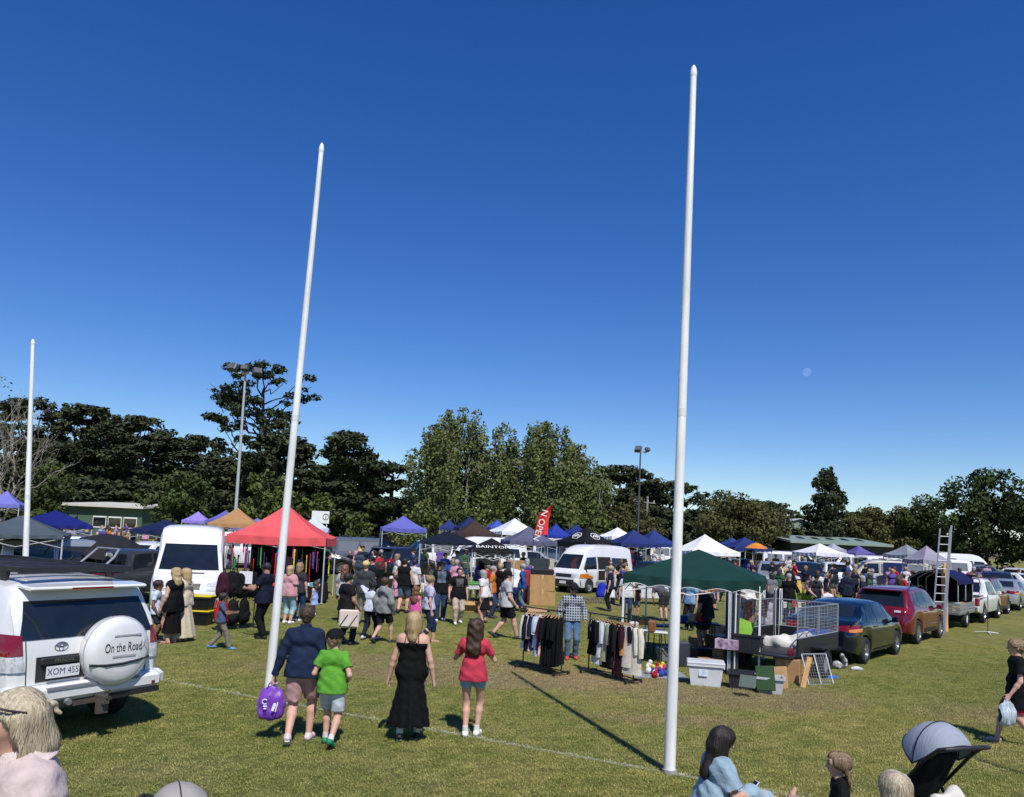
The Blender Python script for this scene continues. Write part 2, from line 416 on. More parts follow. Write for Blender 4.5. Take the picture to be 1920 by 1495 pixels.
q = MB(); q.tube([(0,0,0),(0,0,tp.z)], [.19,.14], 8); q.build('pole', mat('old_timber', (.28,.26,.23), .9, var=.2), t)
q = MB(); q.box((-.4,0,tp.z-.8), (3.0,.12,.14), (0,R(4),0)); q.build('crossarm', MATS['old_timber'], t)
for x in (-1.7,-.9,.1,.9): q = MB(); q.tube([(x,0,tp.z-.75-x*.07),(x,0,tp.z-.45-x*.07)], .06, 6); q.build('insulator', WHITEPL, t)
for i, (a, c) in enumerate((((200,848),(1150,905)), ((200,862),(1150,909)))):
    A = D(*a, 108); B_ = D(*c, 106); q = MB(); q.tube([A.lerp(B_, k/12)-Vector((0,0,1.2*math.sin(math.pi*k/12))) for k in range(13)], .035, 5)
    q.build('power_line', mat('wire', (.3,.3,.3), .6)); tag(bpy.data.objects[-1] if False else COL.objects[-1], ['upper power line wire strung past the tall pine','lower power line wire strung past the tall pine'][i], 'wire')

# ================================================================ trees
def cards(C, Nn, S, rr, aspect=1.5):
    n = len(C); Nn = Nn/np.linalg.norm(Nn, axis=1, keepdims=True)
    ref = rr.normal(size=(n,3)); A = np.cross(Nn, ref); A /= np.linalg.norm(A, axis=1, keepdims=True)+1e-9; B = np.cross(Nn, A)
    S = S[:,None]
    a, b = A*S*aspect*.5, B*S*.5
    V = np.stack([C-a, C-b*.9+Nn*S*.1, C+a, C+b*.9+Nn*S*.1], 1).reshape(-1,3)
    return V, np.arange(4*n).reshape(-1,4)
def leaf_mat(name, c, c2, isl=.34):
    mt = mat(name, c, .75, col2=c2, scale=.35, island=isl, spec=.2)
    return mt
LM = {'poplar': leaf_mat('poplar_leaf', (.085,.108,.034), (.150,.172,.060), .26), 'cypress': leaf_mat('cypress_leaf', (.022,.032,.013), (.058,.068,.026), .4),
      'pine': leaf_mat('pine_needles', (.020,.032,.012), (.048,.062,.022), .4), 'round': leaf_mat('broad_leaf', (.035,.056,.015), (.080,.105,.028)),
      'olive': leaf_mat('olive_leaf', (.050,.055,.018), (.105,.100,.034), .4), 'oak': leaf_mat('oak_leaf', (.020,.034,.010), (.055,.078,.020)), 'bright': leaf_mat('bright_leaf', (.060,.085,.020), (.115,.145,.035))}
BARK = {'pale': mat('pale_bark', (.26,.23,.19), .9, var=.3, scale=3), 'dark': mat('dark_bark', (.075,.06,.045), .9, var=.3, scale=3)}
def crown_cards(cl, size, dens, rr, flat=0.0, aspect=1.5):
    Vs = []; Fs = []; nb = 0
    for (c, rad) in cl:
        rad = np.array(rad); n = max(8, int(4.2*dens*(rad[0]*rad[1]+rad[0]*rad[2]+rad[1]*rad[2])/(size*size)*1.1))
        d = rr.normal(size=(n,3)); d /= np.linalg.norm(d, axis=1, keepdims=True)
        rho = .35+.7*rr.random(n)**.6
        P = np.array(c)+d*rad*rho[:,None]
        Nn = d/rad*rad.min()+rr.normal(size=(n,3))*.55
        if flat: Nn = Nn*(1-flat)+np.array([0,-.25,1.0])*flat
        V, F = cards(P, Nn, size*rr.uniform(.55,1.35,n), rr, aspect); Vs.append(V); Fs.append(F+nb); nb += len(V)
    return np.concatenate(Vs), np.concatenate(Fs)
def limb(mb, a, b, r0, r1, rr, k=5, wob=.06):
    a, b = Vector(a), Vector(b); L_ = (b-a).length; pts = []
    for i in range(k+1):
        t = i/k; p = a.lerp(b, t)+Vector(rr.normal(size=3))*L_*wob*math.sin(math.pi*t)+Vector((0,0,-L_*.06*math.sin(math.pi*t)))
        pts.append(p)
    mb.tube(pts, [r0+(r1-r0)*i/k for i in range(k+1)], 6)
def make_tree(kind, h, w, seed, label, base, cat='tree', group=None, name=None, size=None):
    rr = np.random.default_rng(seed); t = empty(name or {'poplar':'poplar_tree','cypress':'cypress_tree','pine':'pine_tree','oak':'oak_tree','bare':'bare_tree','olive':'bushy_tree'}.get(kind, 'leafy_tree'), base, 0, label, cat, group)
    tr = MB(); cl = []; flat = 0; lf = kind; bark = 'dark'; sz = .34; dens = 1.0
    if kind == 'poplar':
        bark = 'pale'; n = max(4, int(w*1.7))
        for i in range(n):
            a = rr.uniform(0, 6.28); rad = w*.46*math.sqrt(rr.random()); x, y = math.cos(a)*rad, math.sin(a)*rad
            top = h*(1-.30*(rad/(w*.46))**2.4*rr.uniform(.5,1.1)-.13*rr.random()); limb(tr, (x*.25,y*.25,0), (x,y,top*.93), .22, .03, rr, 6, .03)
            z = h*.06*rr.uniform(.6,1.6)
            while z < top-.4:
                q = z/top; r_ = (1.15 if q < .75 else 1.15-(q-.75)*2.6)*rr.uniform(.75,1.25)
                r_ = max(r_, .45); cl.append(((x+rr.normal()*.55, y+rr.normal()*.55, z), (r_, r_, r_*1.35))); z += r_*rr.uniform(1.0,1.9)
        sz = .28; dens = .62
    elif kind == 'cypress':
        flat = .5; sz = .45; dens = .85; n = int(20+w*2.4)
        limb(tr, (0,0,0), (rr.normal()*.3,0,h*.55), .55, .3, rr, 4, .03)
        for i in range(n*3):
            z = h*(.06+.92*rr.random()); q = z/h; ext = w*.62*(1.0 if q < .6 else 1-((q-.6)/.42)**2.0); a = rr.uniform(0, 6.28); rad = ext*(.35+.65*rr.random())
            x, y = math.cos(a)*rad, math.sin(a)*rad*.75
            r_ = rr.uniform(1.2,2.4)*(1-.35*q); cl.append(((x,y,z), (r_, r_*.9, r_*.28)))
            if rr.random() < .5: cl.append(((x*.8,y*.8,z-.4), (r_*1.1, r_, r_*.3)))
            if i % 3 == 0: limb(tr, (0,0,z*.55), (x*.95,y*.95,z-.15), .2, .04, rr, 5, .05)
        cl.append(((0,0,h*.97), (.9,.9,.5)))
    elif kind == 'pine':
        flat = .15; sz = .34; dens = .8
        limb(tr, (0,0,0), (.4,0,h*.9), .5, .12, rr, 6, .015)
        for i in range(int(22+w*1.8)):
            z0 = h*(.25+.62*rr.random()); q = z0/h; a = rr.uniform(0, 6.28); ext = w*.5*(.55+.45*rr.random())*(1.05-.55*abs(q-.5)); x, y = math.cos(a)*ext, math.sin(a)*ext*.8
            z1 = min(h, z0+ext*rr.uniform(.25,.75)); limb(tr, (.3*q,0,z0), (x,y,z1), .13, .03, rr, 6, .07)
            for k in range(rr.integers(2,5)):
                f = rr.uniform(.55,1.05); r_ = rr.uniform(.5,1.15); cl.append(((x*f+rr.normal()*.5, y*f+rr.normal()*.5, z0+(z1-z0)*f+.25), (r_, r_, r_*.5)))
    elif kind == 'spire':
        lf = 'cypress'; sz = .34; limb(tr, (0,0,0), (0,0,h*.95), .35, .05, rr)
        z = h*.05
        while z < h:
            q = z/h; e = w*.5*(1-q)**.55
            for k in range(int(4+e*2.4)):
                a = rr.uniform(0,6.28); rad = e*rr.uniform(.3,1); r_ = rr.uniform(.5,1.0); cl.append(((math.cos(a)*rad, math.sin(a)*rad, z+rr.normal()*.3), (r_, r_, r_*.7)))
            z += .75
    elif kind == 'bare':
        bark = 'pale'
        def br(a, d, L_, r_, k):
            b_ = a+d*L_; limb(tr, a, b_, r_, r_*.6, rr, 4, .05)
            if k:
                for i in range(3):
                    dd = (d+Vector(rr.normal(size=3))*.42+Vector((0,0,.15))).normalized(); br(a.lerp(b_, rr.uniform(.55,1)), dd, L_*rr.uniform(.6,.8), r_*.55, k-1)
        for i in range(3): br(Vector((0,0,0)), Vector((rr.normal()*.25, rr.normal()*.25, 1)).normalized(), h*.36, .13, 4)
        tr.build('trunk', BARK['pale'], t)
        V, F = crown_cards([((rr.normal()*w*.25, rr.normal()*w*.25, h*rr.uniform(.4,.95)), (1,1,1)) for i in range(14)], .16, .06, rr)
        mobj('crown', mesh_np('crown', V, F, mats=[LM['olive']], smooth=False), t); return t
    else:
        lf = {'round':'round','oak':'oak','olive':'olive','bright':'bright'}[kind]; sz = {'olive':.24,'oak':.32}.get(kind, .28); dens = .75
        limb(tr, (0,0,0), (0,0,h*.6), max(.08,h*.022), .06, rr, 4, .03); n = int(44+w*5)
        for i in range(n):
            d = rr.normal(size=3); d /= np.linalg.norm(d); rho = rr.random()**.45
            x, y, z = d[0]*w*.43*rho, d[1]*w*.43*rho, h*.53+d[2]*h*.42*rho
            if z < h*.1: z = h*.1+rr.random()*h*.15
            r_ = w*rr.uniform(.08,.15) if kind != 'oak' else w*rr.uniform(.06,.115); cl.append(((x,y,z), (r_, r_, r_*.8)))
            if i % 4 == 0: limb(tr, (0,0,h*.25), (x*.9,y*.9,z), .1, .025, rr, 4)
    if size: sz = size
    tr.build('trunk', BARK[bark], t)
    V, F = crown_cards(cl, sz, dens, rr, flat, 1.9 if kind in ('cypress','pine') else 1.4)
    mobj('crown', mesh_np('crown', V, F, mats=[LM[lf]], smooth=False), t)
    return t
def tree_px(kind, px, depth, top, wpx, seed, label, **k):
    b = D(px, 1000, depth); b.z = 0; h = D(px, top, depth).z; return make_tree(kind, h, wpx*depth/FPX, seed, label, b, **k)
tree_px('cypress', 30, 112, 742, 300, 11, 'tall spreading dark cypress at the high end of the cypress row', group='dark cypress row')
tree_px('cypress', 150, 116, 757, 250, 12, 'broad dark cypress with forked trunk showing above the green clubroom', group='dark cypress row')
tree_px('cypress', 245, 110, 778, 240, 13, 'wide layered dark cypress rising to a small leader tip', group='dark cypress row')
tree_px('cypress', 345, 114, 815, 200, 14, 'lower dark cypress between the cypress row and the tall pine', group='dark cypress row')
tree_px('pine', 470, 104, 694, 235, 15, 'tall open pine with bare curving limbs behind the floodlight tower', name='pine_tree')
tree_px('cypress', 520, 98, 815, 230, 16, 'dense dark cypress standing beneath the tall open pine', group='dark conifers behind the red gazebo')
tree_px('cypress', 645, 96, 808, 150, 17, 'dark flat topped conifer with pale trunk behind the white board', group='dark conifers behind the red gazebo')
tree_px('pine', 725, 94, 872, 90, 18, 'small dark pine at the open end of the conifers', name='pine_tree')
tree_px('round', 775, 120, 905, 80, 19, 'small rounded tree in the gap between pine and poplars')
tree_px('poplar', 845, 92, 742, 178, 20, 'tallest poplar clump with upright leafy lobes', group='poplars behind the market')
tree_px('poplar', 925, 96, 790, 80, 21, 'narrow poplar tucked between two poplar clumps', group='poplars behind the market')
tree_px('poplar', 1012, 93, 774, 180, 22, 'second tallest poplar clump behind the red flag', group='poplars behind the market')
tree_px('poplar', 1085, 97, 808, 90, 23, 'shorter poplar leaning from the second poplar clump', group='poplars behind the market')
tree_px('poplar', 1122, 95, 853, 60, 24, 'slim lowest poplar beside the dark cypress slope', group='poplars behind the market')
tree_px('cypress', 1165, 125, 872, 200, 25, 'dark cypress sloping down from the lowest poplar', group='distant dark cypress line')
tree_px('cypress', 1250, 132, 902, 190, 26, 'dark cypress seen behind the tall goal post', group='distant dark cypress line')
tree_px('cypress', 1420, 150, 938, 210, 27, 'low dark cypress trailing towards the pale green shed', group='distant dark cypress line')
tree_px('cypress', 1600, 170, 962, 200, 41, 'faint low cypress behind the conical conifer', group='distant dark cypress line')
tree_px('round', 1362, 128, 909, 95, 28, 'rounded grey green tree crest above the olive bush')
tree_px('olive', 1180, 86, 935, 130, 29, 'olive brown bushy tree around the power pole')
tree_px('olive', 1395, 84, 926, 200, 30, 'large olive green feathery bush above the white gazebo')
tree_px('spire', 1548, 88, 893, 118, 31, 'dark conical conifer beside the pale green shed', name='conifer_tree')
tree_px('olive', 1660, 96, 935, 150, 32, 'olive bush above the long green roofed shed')
tree_px('olive', 1600, 94, 950, 80, 33, 'smaller olive bush between conifer and larger bushes')
tree_px('poplar', 1640, 112, 925, 40, 34, 'slim twin topped tree rising from the olive bushes')
tree_px('round', 1735, 92, 916, 110, 35, 'windswept green tree leaning beside the big dark tree')
tree_px('oak', 1850, 84, 868, 190, 36, 'big dark broad leaved tree behind the thin white post', name='broadleaf_tree')
tree_px('oak', 1950, 80, 885, 150, 37, 'second big dark broad leaved tree running out of view', name='broadleaf_tree')
tree_px('bare', -22, 60, 690, 90, 38, 'pale bare branched tree against the cypress row')
tree_px('round', 82, 70, 853, 95, 39, 'rounded leafy tree behind the lilac gazebo')
tree_px('round', 335, 66, 878, 150, 40, 'rounded dark leafy tree behind the white high roofed van')
tree_px('bright', 505, 66, 872, 120, 42, 'bright green leafy tree behind the tan gazebo')
tree_px('bright', 672, 62, 950, 62, 43, 'small round green shrub tree beside the grey van', name='shrub', cat='shrub')
tree_px('bright', 585, 70, 905, 80, 44, 'green leafy tree partly behind the leaning goal post')
for i, (px, top, w_, lb) in enumerate(((800,948,70,'below the tallest poplar'), (870,945,80,'between the poplar trunks'), (950,938,80,'behind the brown gazebo'), (1040,940,90,'behind the red flag'), (1110,935,80,'behind the black gazebo'))):
    tree_px(('bright','round')[i % 2], px, 80, top, w_, 50+i, 'low leafy undergrowth bush '+lb, name='shrub', cat='shrub', group='undergrowth below the poplars', size=.34)
for i, (px, top, w_, k) in enumerate(((30,915,110,'cypress'),(150,895,170,'cypress'),(260,900,170,'cypress'),(420,905,150,'cypress'),(600,890,150,'cypress'),(700,905,110,'round'),(1290,960,110,'cypress'),(1480,985,60,'olive'),(1700,960,110,'olive'),(1790,950,90,'oak'))):
    tree_px(k, px, 100, top, w_, 70+i, 'dark understorey '+['beneath the tallest cypress','beneath the forked cypress','behind the clubroom roof end','beneath the tall pine','behind the leaning goal post','beside the small pine','behind the tall goal post','beside the pale shed','beneath the windswept tree','beneath the big dark tree'][i], name='shrub', cat='shrub', group='dark understorey', size=.55)
# far hills close the horizon
V = []; F = []; hx = np.linspace(-900, 1100, 60)
for i, x in enumerate(hx):
    zt = 9+5*math.sin(x*.006)+3*math.sin(x*.021+1)+(16*math.exp(-((x-390)/95)**2)); V += [(x,760,-1), (x,800,zt), (x,1000,zt*.6)]
for i in range(len(hx)-1):
    for k in range(2): F.append((i*3+k, i*3+3+k, i*3+4+k, i*3+1+k))
tag(mobj('hills', mesh_np('hills', V, F, mats=[mat('hill_scrub', (.05,.055,.026), .95, col2=(.13,.09,.06), scale=.03)])), kind='structure')
# day moon
mm = bpy.data.materials.new('moon_rock'); mm.use_nodes = True; N = mm.node_tree.nodes; L = mm.node_tree.links
trn = N.new('ShaderNodeBsdfTransparent'); mx = N.new('ShaderNodeMixShader'); df = N.new('ShaderNodeBsdfDiffuse'); df.inputs[0].default_value = (.5,.5,.5,1); ad = N.new('ShaderNodeAddShader')
df.inputs[0].default_value = (.055,.055,.05,1); L.new(trn.outputs[0], ad.inputs[0]); L.new(df.outputs[0], ad.inputs[1]); L.new(ad.outputs[0], N['Material Output'].inputs['Surface'])
mo = D(1513, 698, 4000.0); q = MB(); q.ball((0,0,0), 4000/FPX*8.0, 24); o = q.build('moon', mm, None, mo); tag(o, 'pale half moon in the daytime sky', 'moon')
# ================================================================ vehicles
def pchip(xs, ys, q):
    xs, ys, q = np.asarray(xs, float), np.asarray(ys, float), np.asarray(q, float)
    h = np.diff(xs); d = np.diff(ys)/h; m_ = np.zeros(len(xs))
    for i in range(1, len(xs)-1):
        if d[i-1]*d[i] > 0: w1, w2 = 2*h[i]+h[i-1], h[i]+2*h[i-1]; m_[i] = (w1+w2)/(w1/d[i-1]+w2/d[i])
    m_[0], m_[-1] = d[0], d[-1]
    k = np.clip(np.searchsorted(xs, q)-1, 0, len(h)-1); t = (q-xs[k])/h[k]
    return (2*t**3-3*t**2+1)*ys[k]+(t**3-2*t**2+t)*h[k]*m_[k]+(-2*t**3+3*t**2)*ys[k+1]+(t**3-t**2)*h[k]*m_[k+1]
class Car:
    """local frame: +Y forward, X right, origin on the ground under the middle"""
    def __init__(s, name, L, W, top, belt, roofw, wheels, wr, paintm, z0=.26, plan=None, clad=None):
        # top: [(y, z)] rear to front along the centre line; belt: [(y,z)]; roofw: [(y, ratio)]
        s.L, s.W = L, W; s.root = empty(name); s.paint = paintm; s.wheels = wheels; s.wr = wr
        ya, yb = -L/2, L/2
        st = set(np.linspace(ya, yb, 76)); AR = wr+.055
        for wy in wheels:
            for a in np.linspace(0, math.pi, 17): st.add(wy+AR*math.cos(a))
        for (y, z) in top: st.add(y)
        st = np.array(sorted(st)); st = st[(st >= ya-1e-6) & (st <= yb+1e-6)]; st = st[np.concatenate([[True], np.diff(st) > .004])]
        zt = pchip([p[0] for p in top], [p[1] for p in top], st); zb = np.interp(st, [p[0] for p in belt], [p[1] for p in belt])
        rw = np.interp(st, [p[0] for p in roofw], [p[1] for p in roofw])
        plan = plan or [(ya,.80),(ya+.07,.92),(ya+.35,.985),(0,1.0),(yb-.6,.97),(yb-.2,.88),(yb-.05,.74),(yb,.62)]
        pw = pchip([p[0] for p in plan], [p[1] for p in plan], st)*W/2
        rows = []
        for i, y in enumerate(st):
            z_ = z0 + .10*max(0, (abs(y)-(L/2-.5))/.5)
            for wy in wheels:
                q = AR*AR-(y-wy)**2
                if q > 0: z_ = max(z_, wr+math.sqrt(q))
            w = pw[i]; zs = min(zb[i], zt[i]-.05); z_ = min(z_, zs-.06); r_ = w*rw[i]; hgt = zs-z_; gh = zt[i]-zs
            k = min(1, gh/.35)
            pts = [(0,z_),(w*.80,z_),(w*.955,z_),(w*.985,z_+.06*min(1,hgt/.3)),(w,z_+hgt*.45),(w*1.0,z_+hgt*.72),(w*.985,zs-.015),(w*.965,zs+.012*k),
                   (w*.955*(1-.35*k)+(.35*k)*(r_+(w*.955-r_)*.75), zs+gh*.22), ((w*.94+r_)/2*(1)+0, zs+gh*.5), (r_+.015*w, zs+gh*.80), (r_*.955, zs+gh*.93), (r_*.80, zs+gh*.985), (r_*.42, zt[i]+.004), (0, zt[i]+.012)]
            rows.append(pts)
        n = len(rows[0]); V = []; F = []
        for i, y in enumerate(st):
            V += [(-x, y, z) for (x, z) in rows[i]] + [(x, y, z) for (x, z) in rows[i][::-1][1:-1]]
        N_ = 2*n-2
        for i in range(len(st)-1):
            for k in range(N_): F.append((i*N_+k, i*N_+(k+1)%N_, (i+1)*N_+(k+1)%N_, (i+1)*N_+k))
        me = bpy.data.meshes.new('body'); me.from_pydata(V, [], F+[tuple(range(N_))[::-1], tuple((len(st)-1)*N_+k for k in range(N_))])
        bm = bmesh.new(); bm.from_mesh(me); bmesh.ops.recalc_face_normals(bm, faces=bm.faces); bm.to_mesh(me); s.bvh = BVHTree.FromBMesh(bm); bm.free()
        me.materials.append(paintm); me.polygons.foreach_set('use_smooth', [True]*len(me.polygons)); me.set_sharp_from_angle(angle=R(34))
        s.body = mobj('body', me, s.root)
        q = MB(); q.box((0,0,(z0+.62)/2), (W*.78, L*.86, .62-z0*.9)); q.build('underbody', BLACKPL, s.root)  # dark box added inside the shell to block light under the car
    def patch(s, name, quad, ax, mt, off=.006, nu=8, nv=6, parent=None, rim=.0):
        """quad: 4 corners (in the two axes other than ax), projected along ax ('-y','+y','-x','+x','-z') onto the body"""
        sg = 1 if ax[0] == '+' else -1; a = 'xyz'.index(ax[1]); oth = [i for i in range(3) if i != a]
        d = [0,0,0]; d[a] = -sg; d = Vector(d); V = []; ok = []
        for j in range(nv+1):
            for i in range(nu+1):
                u, v = i/nu, j/nv; p = [(1-v)*((1-u)*quad[0][k]+u*quad[1][k])+v*((1-u)*quad[3][k]+u*quad[2][k]) for k in (0,1)]
                o = [0,0,0]; o[oth[0]], o[oth[1]] = p; o[a] = 6*sg
                h = s.bvh.ray_cast(Vector(o), d)
                if h[0] is None: V.append(None); continue
                V.append(h[0]+h[1]*off if h[1].dot(d) < 0 else h[0]-h[1]*off)
        F = []
        for j in range(nv):
            for i in range(nu):
                f = (j*(nu+1)+i, j*(nu+1)+i+1, (j+1)*(nu+1)+i+1, (j+1)*(nu+1)+i)
                if all(V[k] is not None for k in f): F.append(f)
        V = [v if v is not None else Vector((0,0,.3)) for v in V]
        me = bpy.data.meshes.new(name); me.from_pydata(V, [], F)
        bm = bmesh.new(); bm.from_mesh(me); bmesh.ops.delete(bm, geom=[v for v in bm.verts if not v.link_faces], context='VERTS')
        bm.normal_update(); fl = [f for f in bm.faces]
        if fl and sum((f.normal.dot(-d)) for f in fl) < 0: bmesh.ops.reverse_faces(bm, faces=fl)
        bm.to_mesh(me); bm.free(); me.materials.append(mt); me.polygons.foreach_set('use_smooth', [True]*len(me.polygons))
        return mobj(name, me, parent or s.root)
    def side(s, name, quad, mt, **k):
        for ax in ('+x','-x'): s.patch(name, quad, ax, mt, **k)
    def pair(s, name, quad, ax, mt, **k):                     # mirrored left and right
        s.patch(name, quad, ax, mt, **k); s.patch(name, [(-p[0], p[1]) for p in quad], ax, mt, **k)
    def seam(s, y, z0, z1, y1=None):
        y1 = y if y1 is None else y1
        s.side('door_gap', [(y-.006,z0),(y+.006,z0),(y1+.006,z1),(y1-.006,z1)], BLACKPL, off=.003, nu=1, nv=10)
    def add_wheels(s, spokes=5, rim=CHROME, hub=.62, steel=False):
        t = MB(); w = .105; r_ = s.wr
        t.lathe([(r_*hub,-w*.9),(r_*.9,-w),(r_*.97,-w*.82),(r_,-w*.5),(r_,w*.5),(r_*.97,w*.82),(r_*.9,w),(r_*hub,w*.9)], 28, 'x')
        q = MB(); q.lathe([(r_*hub,w*.86),(r_*hub*.96,w*.6),(r_*hub*.9,w*.35),(.001,w*.3)], 28, 'x')
        if steel: q.lathe([(r_*hub*.55,w*.32),(r_*hub*.5,w*.75),(.001,w*.8)], 20, 'x')
        else:
            for k in range(spokes):
                a = 2*math.pi*k/spokes; q.box((w*.62, math.cos(a)*r_*hub*.52, math.sin(a)*r_*hub*.52), (.035, r_*hub*.92, r_*.15), Matrix.Rotation(a, 3, 'X'))
            q.lathe([(r_*.14,w*.5),(r_*.13,w*.85),(.001,w*.88)], 14, 'x')
        t0 = t.build('tyre', TYRE); q0 = q.build('rim', rim)
        for sx in (1,-1):
            for wy in s.wheels:
                e = bpy.data.objects.new('wheel', t0.data); link(e, s.root); e.location = (sx*(s.W/2-.115), wy, r_); e.rotation_euler = (0,0,0 if sx > 0 else math.pi)
                o = bpy.data.objects.new('rim', q0.data); link(o, e)
        for o in (t0, q0): bpy.data.objects.remove(o)
    def box(s, name, c, d, mt, rot=None, bev=.0, parent=None):
        q = MB(); q.box(c, d, rot, 1.0, bev); return q.build(name, mt, parent or s.root)
    def mirrors(s, y, z, mt=None):
        for sx in (1,-1):
            q = MB(); q.box((sx*(s.W/2+.09), y, z), (.17,.1,.14), (0,0,sx*-.15), 1, .03); q.tube([(sx*(s.W/2-.03),y+.03,z-.05),(sx*(s.W/2+.05),y,z-.03)], .025, 6); q.build('mirror', mt or s.paint, s.root)
    def plate(s, y, z, face, txt=None, x=0.0, tilt=0.0):
        o = s.box('number_plate', (x, y, z), (.37,.014,.13), mat('plate_white', (.72,.73,.72), .5))
        if txt: lettering(txt, .105, mat('plate_ink', (.01,.02,.10), .6), o, frame_m((x, y+face*.0085, z), (-face,0,0), (0,0,1)), sx=.84)
        return o
    def place(s, loc, dx, dy, label, cat='car', group=None):
        s.root.location = loc; s.root.rotation_euler = (0,0,heading(dx,dy)); tag(s.root, label, cat, group); return s.root
def place_copy(root, loc, dx, dy, label, cat='car', group=None, paintm=None):
    c = copy_tree(root); c.location = loc; c.rotation_euler = (0,0,heading(dx,dy)); tag(c, label, cat, group)
    if paintm:
        old = [o for o in c.children if o.name.startswith('body')][0].data.materials[0]
        for o in c.children:
            if o.type == 'MESH' and len(o.material_slots) and o.material_slots[0].material == old:
                o.material_slots[0].link = 'OBJECT'; o.material_slots[0].material = paintm
    return c

# ---- generic car kinds --------------------------------------------------
def sedan(paintm, name='parked_sedan'):
    c = Car(name, 4.57, 1.76, [(-2.285,.80),(-2.2,.98),(-1.95,1.07),(-1.62,1.10),(-1.0,1.36),(-.55,1.45),(.0,1.48),(.45,1.43),(1.15,1.03),(1.5,.97),(2.0,.86),(2.2,.72),(2.285,.55)],
            [(-2.285,.80),(-1.6,.98),(0,.93),(1.3,.90),(2.285,.6)], [(-2.3,.93),(-1.6,.90),(-.9,.74),(.4,.74),(1.15,.88),(2.3,.9)], (-1.31,1.33), .325, paintm)
    G_ = GLASS
    c.side('side_window', [(-.42,.965),(.82,.94),(.36,1.34),(-.38,1.39)], G_); c.side('side_window', [(-1.22,1.0),(-.48,.97),(-.44,1.39),(-.80,1.345)], G_)
    c.patch('windscreen', [(-.66,1.06),(.66,1.06),(.54,1.40),(-.54,1.40)], '+y', G_); c.patch('rear_window', [(-.60,1.12),(.60,1.12),(.50,1.38),(-.50,1.38)], '-y', G_)
    c.pair('tail_light', [(.86,.80),(.42,.84),(.42,.93),(.84,.97)], '-y', REDL, off=.01); c.pair('indicator', [(.87,.80),(.74,.81),(.74,.87),(.865,.88)], '-y', AMBER, off=.014)
    c.pair('head_light', [(.80,.62),(.42,.64),(.45,.74),(.78,.80)], '+y', CLEARL, off=.01); c.patch('grille', [(-.36,.42),(.36,.42),(.40,.70),(-.40,.70)], '+y', BLACKPL)
    c.patch('rear_valance', [(-.75,.36),(.75,.36),(.72,.47),(-.72,.47)], '-y', BLACKPL); c.plate(-2.30,.72,-1)
    for y in (-1.28,-.45,.88): c.seam(y, .34, .94)
    for y in (-.62,.22): c.side('door_handle', [(y-.10,.855),(y+.10,.855),(y+.10,.885),(y-.10,.885)], paintm, off=.028, nu=3, nv=1)
    c.side('sill_trim', [(-.95,.285),(.95,.285),(.95,.33),(-.95,.33)], BLACKPL, off=.012, nv=1); c.mirrors(.72,.98); c.add_wheels(7, mat('alloy', (.45,.46,.48), .25, metal=.9))
    q = MB(); q.tube([(0,-.9,1.40),(0,-1.05,1.62)], .006, 5); q.build('antenna', BLACKPL, c.root)
    return c
def crossover(paintm, name='parked_suv', L=4.55):
    c = Car(name, L, 1.84, [(-2.275,.62),(-2.24,.95),(-2.12,1.12),(-1.86,1.46),(-1.7,1.60),(-1.2,1.66),(-.3,1.68),(.35,1.60),(1.05,1.14),(1.5,1.06),(2.0,.95),(2.2,.78),(2.275,.55)],
            [(-2.275,.75),(-1.8,1.08),(0,1.03),(1.3,.98),(2.275,.66)], [(-2.3,.92),(-1.9,.80),(-1.2,.76),(.35,.76),(1.1,.9),(2.3,.9)], (-1.33,1.37), .36, paintm, z0=.30)
    c.side('side_window', [(-.40,1.06),(.78,1.03),(.30,1.50),(-.36,1.56)], GLASS); c.side('side_window', [(-1.18,1.10),(-.47,1.07),(-.43,1.56),(-1.02,1.55)], GLASS); c.side('side_window', [(-1.72,1.20),(-1.25,1.12),(-1.10,1.54),(-1.42,1.52)], GLASS)
    c.patch('windscreen', [(-.68,1.17),(.68,1.17),(.57,1.54),(-.57,1.54)], '+y', GLASS); c.patch('rear_window', [(-.68,1.13),(.68,1.13),(.58,1.52),(-.58,1.52)], '-y', GLASS)
    c.pair('tail_light', [(.86,.92),(.44,.95),(.44,1.06),(.84,1.13)], '-y', REDL, off=.012); c.pair('reverse_light', [(.62,.955),(.44,.96),(.44,1.01),(.62,1.01)], '-y', CLEARL, off=.016)
    c.pair('head_light', [(.84,.72),(.46,.74),(.48,.86),(.82,.92)], '+y', CLEARL, off=.01); c.patch('grille', [(-.42,.45),(.42,.45),(.46,.80),(-.46,.80)], '+y', BLACKPL)
    c.patch('rear_bumper', [(-.82,.34),(.82,.34),(.80,.56),(-.80,.56)], '-y', BLACKPL, off=.014); c.plate(-2.305,.80,-1)
    for y in (-1.25,-.43,.88): c.seam(y, .40, 1.04)
    for y in (-.62,.22): c.side('door_handle', [(y-.10,.945),(y+.10,.945),(y+.10,.975),(y-.10,.975)], paintm, off=.03, nu=3, nv=1)
    c.side('sill_cladding', [(-.92,.32),(.96,.32),(.96,.44),(-.92,.44)], BLACKPL, off=.014, nv=2); c.mirrors(.70,1.06); c.add_wheels(10, mat('alloy', (.45,.46,.48), .25, metal=.9), .66)
    for sx in (1,-1): q = MB(); q.tube([(sx*.62,-1.5,1.64),(sx*.63,-1.2,1.71),(sx*.63,.0,1.72),(sx*.62,.25,1.66)], .016, 6); q.build('roof_rail', BLACKPL, c.root)
    c.box('roof_spoiler', (0,-1.86,1.60), (1.15,.22,.04), paintm, (R(6),0,0), .012)
    return c
def hatch_wagon(paintm, name='parked_car'): return crossover(paintm, name)
